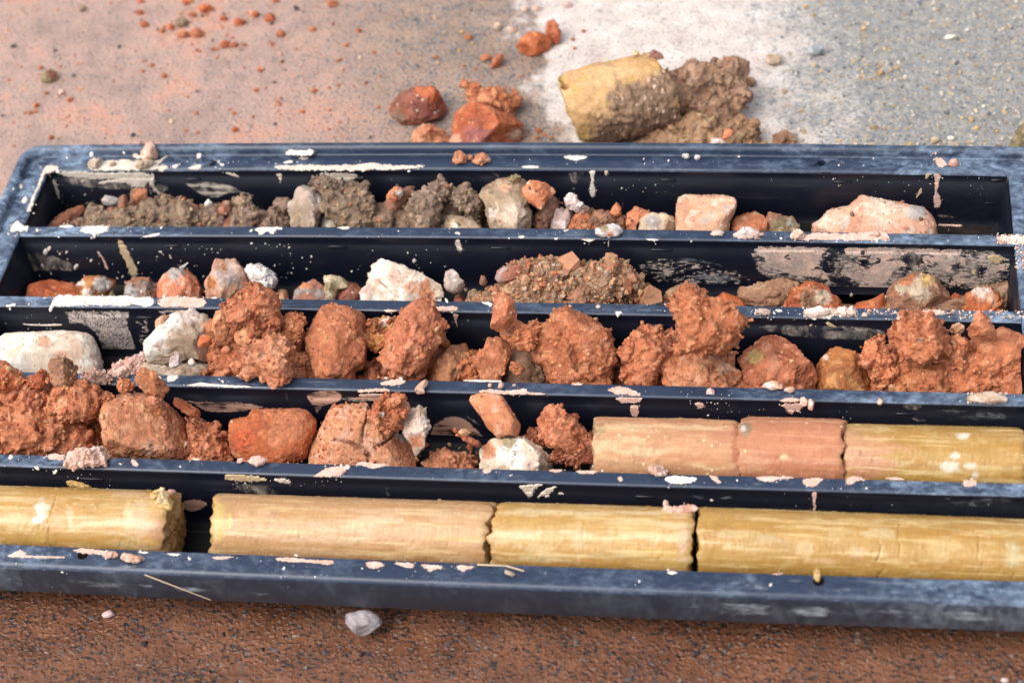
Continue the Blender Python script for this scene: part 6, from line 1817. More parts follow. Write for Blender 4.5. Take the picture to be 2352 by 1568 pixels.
stone|upright pale grey stone right of the cracked orange block|E|3|rockpale|boulder|438,1342 470,1238 550,1213 607,1238 617,1300 592,1400 582,1502 530,1545 488,1462 438,1402|dy=.004;patches=[(530,1450,60,'rockorange')]
clay_boulder|oval bright orange red stone leaning on the divider wall|E|3|rockorange|smooth|886,1182 900,1148 990,1123 1070,1138 1130,1158 1177,1230 1232,1320 1264,1422 1240,1437 1160,1402 1080,1427 1008,1362 968,1292 928,1242|dy=.014;depth=.5
clay_clod|peaked red clod with a knob, left of the drilled cores|E|3|clay|clod|1358,1312 1370,1228 1420,1198 1502,1218 1522,1270 1582,1300 1642,1380 1692,1440 1682,1522 1600,1540 1440,1502 1358,1432|
clay_clod|dark red clod behind the peaked clod with a knob|E|3|claydark|clod|1265,1442 1290,1358 1360,1368 1382,1440 1402,1502 1300,1482|dy=.014
clay_clod|dark crumbly red clod touching the left core end|E|3|claydark|crumbly|1640,1402 1700,1373 1752,1440 1765,1590 1600,1600 1400,1590 1430,1502 1600,1542|dy=.002
stone|white and orange rounded rock at the front of the fourth channel|E|3|rockpale|boulder|938,1615 960,1518 1030,1448 1150,1418 1250,1438 1342,1498 1402,1548 1437,1602 1432,1635 940,1622|dy=-.012;patches=[(1180,1540,110,'white'),(1010,1500,60,'rockorange'),(1150,1440,60,'olive'),(1290,1600,40,'greypink')]
clay_clod|low orange crumbs left of the white and orange rock|E|3|claypink|crumbly|555,1605 600,1528 700,1498 820,1528 932,1538 942,1620 560,1615|dy=-.006
clay_clod|thin red mud ridge on the brown smeared floor, fourth channel|E|3|claydark|clod|760,1375 790,1362 870,1400 930,1440 985,1470 960,1495 880,1470 800,1410|dy=-.002;depth=.4
clay_lump|rough pink yellow lump stuck at the broken end of left core|H|4|ochre|clod|1015,300 1040,262 1075,244 1110,262 1160,340 1150,400 1095,430 1050,390|dy=.004;depth=.5
clay_lump|pink lump on the broken end of left core against wall|H|4|pinkmud|clod|1120,285 1140,262 1172,268 1180,290 1150,302|dy=.02
clay_lump|flat ochre flake resting between the left core and the wall|H|4|ochre|clod|448,210 480,192 530,200 600,228 680,248 690,272 560,272 480,250|dy=.034;depth=.4
clay_lump|crumbled yellow flap at the top of the jagged core crack|I|4|ochre|clod|1065,400 1110,370 1180,355 1222,362 1210,395 1150,430 1090,440|dy=.014;depth=.4
clay_lump|small tan flake beside the flap at the jagged core crack|I|4|ochre|clod|1225,385 1250,368 1285,375 1280,392|dy=.022;depth=.4
clay_lump|pinkish clay lip at the top of the dark core gap|J|4|pinkmud|clod|-110,400 -30,375 60,362 150,365 182,385 150,410 60,425 -60,440|dy=.014;depth=.35
clay_lump|tan crumb on the wall side of the longest core|I|4|ochre|clod|438,352 470,334 530,338 580,356|dy=.03;depth=.4
clay_lump|tiny ochre wedge on the wall side of the longest core|I|4|ochre|rock|670,360 672,318 690,322 722,352 716,362|dy=.032
clay_lump|yellow crumbled clay stuck low on the right front core|J|4|ochre|clod|1800,800 1830,758 1880,750 1940,790 1930,850 1870,858|dy=-.024;depth=.4
clay_lump|greyish pink smear lump beside the yellow crumb on right front core|J|4|greypink|smooth|1925,832 1945,775 1985,742 2032,765 2015,810 1970,848|dy=-.026;depth=.4
"""
BEDS = """
loose_soil|bed of loose red clay crumbs filling the left end of the fourth channel|D|3|clay|crumbly|-70,1560 -70,1010 60,1000 200,1060 330,1050 470,1110 640,1120 700,1180 760,1300 720,1560|dy=.006;lvl=6
loose_soil|bed of red clay crumbs between the brick block and the bright red rock|D|3|claydark|crumbly|1230,1560 1240,1330 1320,1300 1420,1340 1530,1470 1545,1560|dy=.008
loose_soil|bed of red clay crumbs under the left pile of the middle channel|D|2|clay|crumbly|1430,1010 1420,760 1520,640 1700,560 1880,600 2000,680 2050,800 2120,1010|dy=.010;lvl=6
loose_soil|bed of red crumbs under the boulders in the centre of middle channel|E|2|clay|crumbly|240,1030 270,960 420,930 600,900 900,930 1050,900 1200,760 1340,780 1400,900 1430,1050|dy=.012;lvl=6
loose_soil|bed of red crumbs under the ragged clods right of centre, middle channel|E|2|clay|crumbly|1900,1060 1940,940 2100,860 2260,700 2500,740 2640,860 2680,1000 2660,1090|dy=.010;lvl=6
loose_soil|bed of red crumbs filling the right end of the middle channel|G|2|clay|crumbly|1280,1090 1320,950 1440,860 1600,800 1850,780 2050,800 2300,800 2430,860 2430,1130|dy=.008;lvl=6
loose_soil|bed of brown crumbs under the left heap of the back channel|A|0|brown|crumbly|470,1515 560,1420 700,1400 840,1400 1000,1380 1200,1400 1420,1410 1650,1400 1900,1410 1960,1515|dy=.006;lvl=6
loose_soil|bed of brown crumbs under the middle clods of the back channel|B|0|brown|crumbly|-60,1515 20,1440 250,1440 460,1400 700,1370 900,1380 1010,1440 1000,1525|dy=.010;lvl=6
loose_soil|bed of orange brown crumbs right of the pink pebble, back channel|B|0|brownred|crumbly|1400,1535 1480,1470 1640,1450 1800,1460 1960,1460 2040,1540|dy=.008;lvl=6
loose_soil|bed of brown red sand at the right part of the second channel|G|1|sand|grain|560,560 700,520 900,520 1150,530 1400,500 1700,500 1950,480 2150,480 2270,500 2280,575|dy=.012;lvl=6
"""
RIM = """
clay_lump|tall pale pink clay cone standing on the back rim|A|pinkmud|boulder|938,1075 955,1020 985,960 1010,942 1040,960 1060,1010 1056,1060 1010,1072|
clay_lump|grey gritty lump below the tall pink cone on the back rim|A|beige|crumbly|900,1122 930,1080 1010,1068 1052,1090 1022,1132 940,1142|
clay_lump|pale grey lump on the back rim left of the mud splash|A|beige|clod|585,1112 600,1080 640,1058 682,1070 692,1112 650,1132 600,1132|
clay_lump|small beige crumb in the long splash on the back rim|A|beige|crumbly|735,1115 742,1090 770,1088 782,1110 760,1122|
clay_crumb|orange crumb on the back rim, left of a pair|B|claypink|crumbly|765,1092 790,1020 830,1010 872,1045 866,1097 800,1102|
clay_crumb|orange crumb with a pale right end on the back rim, right of a pair|B|claypink|crumbly|892,1092 910,1045 970,1020 1032,1058 1040,1092 950,1107|patches=[(1025,1080,20,'whitepink')]
clay_crumb|tiny orange crumb between the pair of orange crumbs on the back rim|B|claypink|clod|868,1075 875,1045 905,1042 910,1075|
clay_lump|pink angular lump on the back rim beside the pink drip|C|pinkmud|rock|1843,1102 1860,1070 1890,1066 1920,1107 1902,1124 1850,1117|
pebble|greenish white gritty pebble lying on the first divider|E|white|grain|1722,62 1740,20 1790,-2 1860,-6 1907,20 1914,52 1880,80 1780,82|patches=[(1790,20,40,'olive'),(1830,60,22,'rockorange')]
clay_crumb|gritty pink crumb heap on first divider, largest of the two at the right|G|whitepink|crumbly|398,87 420,50 480,8 540,28 602,72 540,97 450,92|
clay_crumb|gritty pink crumb at the left end of the pink cake on first divider|G|whitepink|crumbly|773,92 790,50 840,23 887,55 872,97|
clay_crumb|small pale crumb left of the gritty heap on first divider|G|whitepink|crumbly|238,62 255,40 310,32 335,50 320,74 265,76|
clay_lump|pink lump set in the pink cake on first divider|G|pinkmud|clod|1300,70 1330,42 1375,40 1385,72 1340,85|
clay_crumb|gritty pale crumb heap on the second divider, left part|G|whitepink|crumbly|545,585 570,562 620,562 650,590 610,608|
clay_crumb|gritty pale crumb heap on the second divider, middle part|G|whitepink|crumbly|870,588 900,558 960,548 1040,560 1050,600 980,630 920,630|
clay_crumb|gritty pink crumb heap on the second divider, right part|G|whitepink|crumbly|1060,590 1100,552 1180,548 1240,572 1225,600 1140,612|
clay_crumb|tiny pale crumb alone on the second divider|G|whitepink|crumbly|1255,615 1270,588 1298,592 1296,620|
clay_crumb|small star shaped pale crumb on the second divider, centre|E|whitepink|crumbly|1735,548 1748,535 1768,542 1765,560 1745,562|
mud_lump|pink gritty mud sausage end resting on the third divider|D|pinkmud|crumbly|742,1002 800,958 870,930 902,968 862,1012 790,1037|
mud_lump|pink gritty mud heap on the third divider, left of the pink sausage|D|pinkmud|crumbly|528,1012 560,980 640,968 720,998 762,1042 702,1082 600,1062|
mud_lump|curled pink mud lump on the third divider, centre|E|pinkmud|clod|515,1102 550,1060 590,1030 612,1060 582,1100 590,1132 530,1132|
mud_lump|small pink lump on the third divider, left of three|E|pinkmud|rock|1008,1090 1015,1062 1035,1060 1038,1088|
mud_lump|middle pink lump of three on the third divider|E|pinkmud|clod|1078,1095 1085,1055 1110,1052 1122,1080 1105,1098|
mud_lump|small pink lump on the third divider, right of three|E|pinkmud|rock|1168,1085 1180,1066 1205,1068 1210,1085|
mud_lump|pink pebble sized lump on the third divider right of centre|G|pinkmud|clod|215,1135 222,1100 245,1092 272,1115 270,1142 240,1142|
mud_lump|pink lump above the stained patch on the third divider|G|pinkmud|clod|848,1200 850,1165 875,1152 900,1180 890,1215 865,1218|
mud_lump|pink lump right of the stained patch on the third divider|G|pinkmud|clod|900,1235 902,1180 925,1168 940,1195 930,1245|
mud_lump|pink pointed lump alone on the third divider, right part|G|pinkmud|rock|1360,1200 1375,1165 1395,1150 1402,1190 1385,1215|
mud_lump|pale orange flat lump on the third divider below the dome boulder|G|rockpink|clod|590,1085 605,1062 660,1045 735,1065 735,1095 650,1108|patches=[(620,1080,30,'whitepink')]
mud_lump|pale pink lump on the third divider right of the dome boulder|G|pinkmud|clod|735,1112 750,1092 800,1088 818,1108 780,1128|
mud_lump|low gritty pale heap on third divider near the right end|G|beige|grain|1968,1182 2000,1138 2120,1118 2232,1148 2242,1190 2100,1202|
mud_lump|large lumpy pink mud lump on the fourth divider, left part|H|pinkmud|clod|440,82 470,20 560,-12 640,-17 712,-12 757,60 740,97 690,87 630,117 590,92 510,132 450,112|
mud_lump|pink mud lump on the fourth divider below the bright red rock|H|pinkmud|clod|1660,75 1690,45 1740,35 1795,60 1770,95 1715,112|
mud_lump|small pink mud lump left of the one below the bright red rock|H|pinkmud|clod|1588,78 1600,55 1630,52 1640,75 1612,90|
mud_lump|pink ridge shaped mud lump on the fourth divider under the left core|I|pinkmud|clod|2088,140 2100,112 2150,100 2210,130 2250,150 2210,178 2140,175|
mud_lump|pink flat lump on the front rim near the left drain hole|H|pinkmud|clod|680,705 700,678 770,680 800,700 780,725 720,728|
mud_lump|lumpy pink mud on the front rim right of the left drain hole|H|pinkmud|clod|806,728 835,692 900,702 985,722 972,752 900,756 850,748|
mud_lump|small pale crumb on the front rim below the jagged crack|I|beige|crumbly|1120,825 1135,805 1175,812 1195,835 1170,850|
clay_lump|yellow curled shaving hanging beside the right drain hole on front rim|J|ochre|clod|940,860 945,810 960,790 980,805 986,870 965,892|
clay_crumb|tiny white crumb on the back rim, left of two near the drain hole|C|white|crumbly|52,1055 65,1035 95,1032 105,1060 80,1068|
clay_crumb|tiny white crumb on the back rim, right of two near the drain hole|C|white|crumbly|135,1062 145,1042 172,1045 176,1072 150,1078|
clay_crumb|tiny white crumb on the back rim, alone|C|white|clod|422,1056 432,1042 448,1050 444,1064|
"""
GROUND = """
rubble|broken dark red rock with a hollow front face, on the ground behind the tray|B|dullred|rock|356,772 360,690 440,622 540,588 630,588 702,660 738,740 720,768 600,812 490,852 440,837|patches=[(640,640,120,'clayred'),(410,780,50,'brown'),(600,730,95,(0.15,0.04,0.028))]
rubble|branching red clay lump lying on top of the glossy one behind the tray|B|clay|crumbly|843,692 850,620 880,558 930,553 1002,610 1080,630 1182,640 1250,618 1282,650 1250,692 1192,732 1192,792 1110,762 1000,722 900,722|
rubble|glossy red clay hunk with pale corners right behind the back rim|B|clayred|boulder|753,990 765,860 800,758 880,708 1000,708 1100,758 1160,768 1242,830 1292,900 1304,980 1292,1045 760,1045|patches=[(930,920,110,(0.30,0.10,0.085)),(1210,920,55,'rockpale'),(790,940,40,'rockpink')]
rubble|orange red clay lump half hidden by the back rim, left of the glossy hunk|B|claypink|clod|508,990 530,878 590,838 650,828 702,878 742,940 747,995 742,1035 510,1035|
rubble|rounded red clay lump on the white slurry, larger of two touching|B|clayred|boulder|1208,302 1250,238 1300,213 1370,228 1432,258 1442,302 1400,362 1300,377 1240,372|
rubble|upright red clay lump on the white slurry, smaller of two touching|B|clayred|clod|1393,202 1410,148 1450,133 1482,170 1502,230 1490,292 1450,302 1418,262|
rubble|small red flake left of the pointed red chip on the wet ground|B|clay|rock|950,392 980,363 1030,368 1034,402 960,417|
rubble|pointed red chip standing on the wet ground|B|clay|rock|1018,457 1050,390 1085,348 1122,343 1112,410 1070,462|
soil_lump|large sandy brown soil lump touching the fallen yellow core|C|sand|crumbly|-70,640 -50,520 -20,475 60,448 170,423 300,423 402,438 442,520 492,600 502,640 432,740 402,832 330,862 200,822 60,802 -60,780|depth=.9
soil_lump|pinkish broken knob at the front of the large brown soil lump|C|rockgreyred|crumbly|208,802 220,728 300,688 372,708 412,770 382,842 330,862 260,832|
soil_lump|small brown crumb right of the large soil lump|C|sand|crumbly|475,560 490,520 530,515 550,550 520,585|
soil_lump|red brown crumb right of the loose soil bank|C|sand|crumbly|660,975 670,890 740,873 800,900 830,950 800,1000 690,1000|
soil_lump|pale sandy crumb row at the right foot of the soil bank|C|beige|grain|840,995 860,960 920,965 935,1000|
stone|blue grey stone lying on the grey asphalt|C|bluegrey|rock|883,362 910,318 970,298 1017,320 992,352 915,392|
stone|mud coated grey stone on the slurry left of the blue grey stone|C|beige|boulder|605,410 625,375 670,358 715,380 715,430 660,448|
stone|olive grey stone with a brown top on the pinkish mud, far left|A|olive|rock|268,547 290,488 340,463 387,480 397,530 330,562|patches=[(355,490,45,'dullred')]
pebble|tan rounded pebble on the asphalt behind the right of the tray|C|beige|boulder|1722,945 1735,918 1775,920 1798,945 1770,970 1735,965|
pebble|white flat pebble on the asphalt behind the right of the tray|C|white|boulder|1828,930 1850,912 1888,918 1885,940 1845,945|
pebble|cream pebble on the grey asphalt near the top edge|C|beige|boulder|1278,158 1290,142 1320,148 1322,168 1292,172|
stone_chip|white plaster chip on the grey asphalt, upper right|C|white|rock|1805,255 1835,238 1900,235 1920,250 1880,265 1825,270|
stone|ochre brown clod at the broken asphalt edge, far right|C|olive|clod|2250,1010 2280,935 2320,865 2352,800 2420,790 2420,1020|
pebble|small dark brown stone left of the ochre clod at the far right|C|brown|rock|2150,1000 2160,972 2195,965 2205,992 2180,1010|
pebble|black pebble at the upper left of the pinkish mud|A|black|rock|1968,45 1985,32 2008,50 2005,75 1985,72|
stone|dark brown stone among red crumbs, upper left|A|brown|clod|1178,150 1195,115 1240,112 1262,140 1240,180 1200,185|
stone|translucent grey quartz stone half under the front lip|I|quartz|rock|48,1152 60,1083 130,1066 220,1073 302,1108 314,1150 260,1202 180,1252 130,1277 90,1202|flat=True;lvl=3;depth=.5
pebble|white flat pebble on the red mud in front of the tray, left|H|greypink|smooth|680,1105 700,1085 740,1068 770,1080 775,1105 740,1125 700,1125|
pebble|pale speck pebble at the bottom right of the red mud|J|greypink|smooth|2190,1545 2210,1525 2245,1530 2250,1555 2215,1560|
"""


def opts(s):
    d = {}
    for kv in s.split(';'):
        if '=' in kv:
            k, v = kv.split('=', 1)
            d[k] = eval(v)
    d.pop('pal2', None)
    if 'fit' in d:
        d['fit'] = bool(d['fit'])
    return d


CAT = {'loose_soil': 'loose soil', 'soil_clod': 'soil clod', 'pebble': 'pebble', 'stone': 'stone', 'stone_shard': 'stone', 'clay_lump': 'clay lump', 'stone_chip': 'stone chip', 'stone_chunk': 'stone',
       'stone_block': 'stone', 'stone_slab': 'stone', 'soil_patch': 'soil', 'stone_core': 'stone', 'mud_strip': 'mud lump', 'clay_clod': 'clay clod', 'clay_boulder': 'clay clod',
       'clay_block': 'clay block', 'clay_slab': 'clay clod', 'clay_crumb': 'clay crumb', 'mud_lump': 'mud lump', 'rubble': 'rubble', 'soil_lump': 'soil lump'}
for ln in ROCKS.strip().splitlines():
    q = ln.split('|')
    ch = int(q[3])
    blob(q[0], q[1], CAT[q[0]], q[2], q[6], q[4], q[5], ch=ch, group=(G0, G1, G2, G3, "clay bits on the front cores")[ch], **opts(q[7]))
for ln in BEDS.strip().splitlines():
    q = ln.split('|')
    blob(q[0], q[1], CAT[q[0]], q[2], q[6], q[4], q[5], ch=int(q[3]), group="beds of loose soil in the channels", **opts(q[7]))
for ln in RIM.strip().splitlines():
    q = ln.split('|')
    blob(q[0], q[1], CAT[q[0]], q[2], q[5], q[3], q[4], floor=H - 0.0003, group="mud lumps on the tray rims", **opts(q[6]))
for ln in GROUND.strip().splitlines():
    q = ln.split('|')
    blob(q[0], q[1], CAT[q[0]], q[2], q[5], q[3], q[4], floor=-0.0005, group="stones lying on the ground", **opts(q[6]))

# ------------------------------------------------------------------ the fallen core and the soil bank behind the tray
def fallen_core():
    _seed[0] += 1
    s = _seed[0]
    R0 = 0.0385
    A = on_z(px('B', [(1568, 735)]), R0)[0]
    B = on_z(px('B', [(2165, 610)]), R0 * 1.05)[0]
    ax = B - A
    L = np.linalg.norm(ax)
    ax /= L
    up = np.array([0, 0, 1.0])
    e1 = np.cross(ax, up)
    e1 /= np.linalg.norm(e1)
    e2 = np.cross(e1, ax)
    nt, nl, nc = 160, 150, 34
    th = np.linspace(0, 2 * np.pi, nt, endpoint=False)
    rows = []
    for f in np.linspace(0.02, 1, nc):          # left face, from the middle outwards
        rows.append((-0.004 * (f ** 6 < 0.5) * (1 - f), f, 0))
    for t in np.linspace(0, 1, nl)[1:]:
        rows.append((t * L, 1, 1))
    for f in np.linspace(1, 0.02, nc)[1:]:
        rows.append((L + 0.006 * (1 - f), f, 2))
    T = np.array([r[0] for r in rows])[:, None]
    Fr = np.array([r[1] for r in rows])[:, None]
    tt = np.clip(T / L, 0, 1)
    rad = R0 * Fr * (0.93 + 0.10 * tt)
    edge = np.where((T >= 0) & (T <= L), np.exp(-np.minimum(T, L - T) / 0.005), 0)
    rad = rad * (1 - 0.10 * edge)
    sl = -0.008 * np.sin(th)[None] * Fr * np.clip(1 - tt * 1.3, 0, 1) + 0.010 * np.cos(th)[None] * Fr * tt
    V = A + (T + sl)[..., None] * ax + rad[..., None] * (np.cos(th)[None, :, None] * e1 + np.sin(th)[None, :, None] * e2)
    V = V.reshape(-1, 3)
    N = V - (A + ((V - A) @ ax)[:, None] * ax)
    N = N / (np.linalg.norm(N, axis=1)[:, None] + 1e-9)
    facew = (Fr < 0.98).astype(float) * np.ones((1, nt))
    sgn = np.where(T < L / 2, -1.0, 1.0) * np.ones((1, nt))
    N = np.where(facew.reshape(-1, 1) > 0, sgn.reshape(-1, 1) * ax, N)
    Q = V * 1.0 + s
    pv = proj(V)
    soil = np.zeros(len(V))
    for (qx, qy, qr) in ((2080, 780, 330), (1880, 930, 230), (2230, 560, 120)):
        cp = px('B', [(qx, qy)])[0]
        dd = np.hypot(pv[:, 0] - cp[0], pv[:, 1] - cp[1]) / (qr * SC) + 0.5 * fbm(Q * 70, 4, s + 2)
        soil = np.maximum(soil, np.clip((1 - dd) * 3, 0, 1))
    hh, ri = domes((Q + 0.001 * np.stack([fbm(Q * 350, 2, s + 60 + j) for j in range(3)], 1)) / 0.0027, s, 0.6)
    d = 0.0030 * fbm(Q * 36, 3, s + 4) + 0.0014 * fbm(Q * np.array([110, 150, 150]), 4, s + 5) + soil * (0.0014 + hh * 0.0026 + 0.0036 * fbm(Q * 120, 4, s + 66))
    d += facew.ravel() * (0.004 * (billow(Q * 60, 4, s + 8) - 0.5))
    # torn hollow at the upper left rim
    hc = px('B', [(1528, 548)])[0]
    hd = np.hypot((pv[:, 0] - hc[0]) / 13, (pv[:, 1] - hc[1]) / 17)
    d -= 0.016 * np.clip(1.15 - hd, 0, 1) ** 0.8 * (V[:, 2] > R0)
    V = V + N * d[:, None]
    V[:, 2] = np.maximum(V[:, 2], 0.0004)
    idx = np.arange(len(rows) * nt).reshape(len(rows), nt)
    a, b = idx[:-1], idx[1:]
    F = np.stack([a.ravel(), b.ravel(), np.roll(b, -1, 1).ravel(), np.roll(a, -1, 1).ravel()], 1)
    m1 = np.clip(0.5 + 1.3 * fbm(Q @ np.stack([ax, e1, e2], 1) * np.array([18, 75, 75]), 4, s + 10), 0, 1)[:, None]
    col = np.array((0.54, 0.335, 0.160)) * (1 - m1) + np.array((0.47, 0.265, 0.105)) * m1
    yl = np.clip((fbm(Q * 45, 4, s + 12) - 0.1) * 4 + facew.ravel() * 0.7, 0, 1)[:, None]
    col = col * (1 - 0.7 * yl) + np.array((0.44, 0.295, 0.085)) * 0.7 * yl
    so = np.array((0.27, 0.165, 0.10)) * (0.75 + 0.6 * ri)[:, None] + (ri > 0.9)[:, None] * np.array((0.25, 0.2, 0.18))
    col = col * (1 - soil[:, None]) + so * soil[:, None]
    base = np.array([V[:, 0].mean(), V[:, 1].mean(), 0])
    me = make_mesh("drilled_core", V - base, F, M_SOILCORE, col)
    return link("drilled_core", me, tuple(base), None, "thick yellow core piece lying on the ground behind the tray, partly caked in soil", "core")


M_SOILCORE = earth_material("yellow_core_with_soil", 0.55, 900, 0.6, None, 0.35, 0.22)
fc = fallen_core()
for rg, pts, pal, stl in (('B', "1985,372 1990,345 2015,335 2030,360 2010,380", 'ochre', 'clod'), ('B', "2075,385 2090,350 2130,338 2185,360 2190,400 2130,402", 'rockgreyred', 'crumbly')):
    f0 = px(rg, pts)
    _c = on_y([f0.mean(0)], fc.location[1] + 0.022)[0]
    blob("clay_knob", None, None, rg, pts, pal, stl, zc=_c[2], floor=-1, parent=fc)


STUFF = {"gravel": ("loose gravel grains covering the heap in the second channel", "gravel"), "ochre_grit": ("fine ochre and grey grit strewn over the bare asphalt", "grit"),
         "red_grit": ("fine red grit strewn over the pinkish mud behind the tray", "grit"), "dark_grit": ("fine dark grit in the red mud in front of the tray", "grit"),
         "red_crumbs": ("loose red clay crumbs lying on and between the red clods", "crumbs"), "brown_crumbs": ("loose brown crumbs on the clods of the back channel", "crumbs"),
         "mixed_crumbs": ("loose mixed crumbs lying on the soil beds in the channels", "crumbs")}


def scatter(name, pts, nrm, sizes, cols, mat, seed, sink=0.25, parent=None, kind='stuff', lvl=1):
    """many small angular grains joined into one mesh"""
    rng = np.random.default_rng(seed)
    D, F = ico(lvl)
    n = len(pts)
    m = len(D)
    V = np.zeros((n, m, 3))
    for i in range(n):
        d = D * (1 + 0.22 * rng.normal(size=(m, 1)))
        for _ in range(3):
            nv = rng.normal(size=3)
            nv /= np.linalg.norm(nv)
            h = d @ nv
            d = d - nv * (np.clip(h - 0.62, 0, None))[:, None]
        A = np.array(Matrix.Rotation(rng.uniform(0, 6.28), 3, Vector(rng.normal(size=3)).normalized()))
        d = (d * rng.uniform(0.6, 1.25, 3)) @ A
        V[i] = pts[i] + sizes[i] * d + nrm[i] * sizes[i] * (1 - sink * 2) * 0.5
    Fa = (F[None] + (np.arange(n) * m)[:, None, None]).reshape(-1, 3)
    C = np.repeat(np.asarray(cols)[:, None], m, 1).reshape(-1, 3)
    me = make_mesh(name, V.reshape(-1, 3), Fa, mat, C, smooth=False)
    lb = STUFF.get(name, (None, None)) if parent is None else (None, None)
    return link(name, me, parent=parent, kind=kind, label=lb[0], cat=lb[1])


# gravel heap in the second channel: a mound and its loose grains
mound = blob("gravel_heap", "loose heap of red and brown gravel in the middle of the second channel", "gravel", 'E',
             "860,515 900,450 1000,395 1080,330 1200,290 1330,272 1480,276 1600,283 1740,288 1850,292 1950,330 2050,378 2160,440 2230,520 2200,540 900,540",
             'sand', 'crumbly', ch=1, dy=0.006, depth=0.8, lvl=6, group=None)
rng = np.random.default_rng(77)
mv = np.array([v.co[:] for v in mound.data.vertices])
mn = np.array([v.normal[:] for v in mound.data.vertices])
wv = mv + np.array(mound.location)
toc = CP - wv
toc /= np.linalg.norm(toc, axis=1)[:, None]
ok = np.where(((mn * toc).sum(1) > -0.15) & (wv[:, 2] > ZF + 0.003))[0]
pick = rng.choice(ok, 3800)
pal = np.array([(0.34, 0.22, 0.13), (0.28, 0.17, 0.095), (0.40, 0.17, 0.09), (0.42, 0.28, 0.16), (0.30, 0.12, 0.065), (0.40, 0.32, 0.24), (0.22, 0.16, 0.10), (0.36, 0.20, 0.12), (0.33, 0.20, 0.11)])
sz = 0.00085 * rng.lognormal(0.05, 0.65, len(pick))
cc = pal[rng.integers(0, len(pal), len(pick))] * np.array([1.1, 0.93, 0.85]) * rng.uniform(0.8, 1.2, (len(pick), 1))
scatter("gravel", mv[pick], mn[pick], sz, cc, M_GRIT, 3, parent=mound)

# soil bank at the foot of the large soil lump
bank = blob("soil_bank", "bank of loose brown soil spilling along the back of the tray", "soil", 'C',
            "-420,1020 -330,960 -200,900 -60,850 60,800 200,790 330,850 420,785 500,790 572,858 584,930 625,1000 640,1040 -300,1050", 'sand', 'crumbly', floor=-0.004, depth=0.5, lvl=6)
for pts, lab in (("318,935 335,880 370,858 405,885 385,925 345,945", "small orange crumb on the brown soil bank"),
                 ("235,985 260,935 310,925 350,960 330,990", "pale gritty crumb at the front of the brown soil bank")):
    blob("soil_lump", lab, "soil lump", 'C', pts, 'rockorange' if 'orange' in lab else 'whitepink', 'crumbly', zc=0.034, floor=-1, group="stones lying on the ground")

# ------------------------------------------------------------------ loose crumbs on the ground, each one its own object
CRUMBS = """
A clay 970,160,34 1090,210,27 1150,182,34 1240,232,42 1325,225,55 1715,100,32 1812,125,48 1610,150,40 950,10,26 1380,62,48 935,85,30 1500,125,28 2100,195,30 1887,228,40 1510,300,38 1575,302,28 1640,300,24 1430,330,20 1460,385,14 1750,465,28 1720,602,22 1105,510,24 1025,440,22 965,410,16 960,480,16 470,670,26 245,705,26 270,455,20 258,500,12 1575,760,20 1575,868,28 1135,742,12 2030,745,20 1862,680,12 2215,740,14 2110,610,24 2215,870,15 345,925,24 310,625,20 2270,410,18 1990,330,13 1290,100,28 1260,10,40 1850,6,30 1340,345,15 1665,888,10 1330,890,12 1545,735,10 2280,820,14 1465,330,16 1640,455,14 1470,650,10 2320,300,18 1410,60,24 1560,255,14 205,758,20 240,748,20 1205,240,24 2240,160,16 2230,30,40
B clay 660,382,22 880,250,26 145,205,22 285,510,18 60,305,20 1582,265,20 1592,326,18 925,465,16 1655,210,22 20,400,14 275,720,16 190,560,18 1350,880,26 1390,905,18 1340,930,22 1440,925,16 1245,930,12
"""
CR2 = """
A brown 550,56,36 1840,552,18 370,340,16 
A ochre 165,757,17 1865,902,14 1190,535,10 18,258,10 255,65,10
A pinkmud 410,625,28 380,650,18 
B pinkmud 1260,62,26 1340,58,30 1175,198,32 1540,32,34
B ochre 835,215,22 820,340,18 910,292,18
B bluegrey 1080,272,16 840,152,12
C ochre 1275,192,20 885,45,18 1700,590,18 1290,245,12 1485,712,14 1415,865,12 1555,95,12 2220,190,16 2260,180,14 1935,795,12 2030,862,18 2170,885,16 2025,740,14 1110,945,18 1585,980,30 1540,985,24 1640,990,22 1250,985,24 1290,990,18
C white 1970,200,18 2080,715,18 1900,690,10 60,815,16 100,825,14
"""
CL = {'clay': "small red clay crumb scattered on the muddy ground behind the tray", 'brown': "small brown crumb lying among red ones on the pinkish mud",
      'ochre': "small ochre crumb scattered on the ground behind the tray", 'pinkmud': "pale pink mud crumb lying on the ground behind the tray",
      'bluegrey': "small bluish grey chip lying on the wet ground behind the tray", 'white': "small white chip lying on the asphalt behind the tray"}
def crumb_label(reg, kind, x, y):
    if kind != 'clay':
        if kind == 'ochre':
            if reg == 'C':
                return "small ochre crumb scattered on the grey asphalt behind the tray" if y < 900 else "small ochre crumb on the asphalt right behind the back rim"
            return "small ochre crumb on the brown wet strip near the red lumps" if reg == 'B' else "small ochre crumb on the pinkish mud at the left"
        if kind == 'pinkmud':
            return "pale pink mud crumb on the white slurry at the top" if reg == 'B' else "pale pink mud crumb near the olive grey stone"
        return CL[kind]
    if reg == 'B':
        return "small red crumb on the ground right behind the back rim" if y > 850 else "small red clay crumb on the wet strip and white slurry"
    if x < 700:
        return "small red crumb lying near the olive grey stone, far left"
    if y < 130:
        return "red clay crumb along the top edge of the pinkish mud"
    if y < 360:
        return "red clay crumb in the cluster round the dark brown stone"
    return "small red crumb in the middle of the pinkish mud" if x < 1450 else "small red crumb on the pinkish mud near the brown strip"


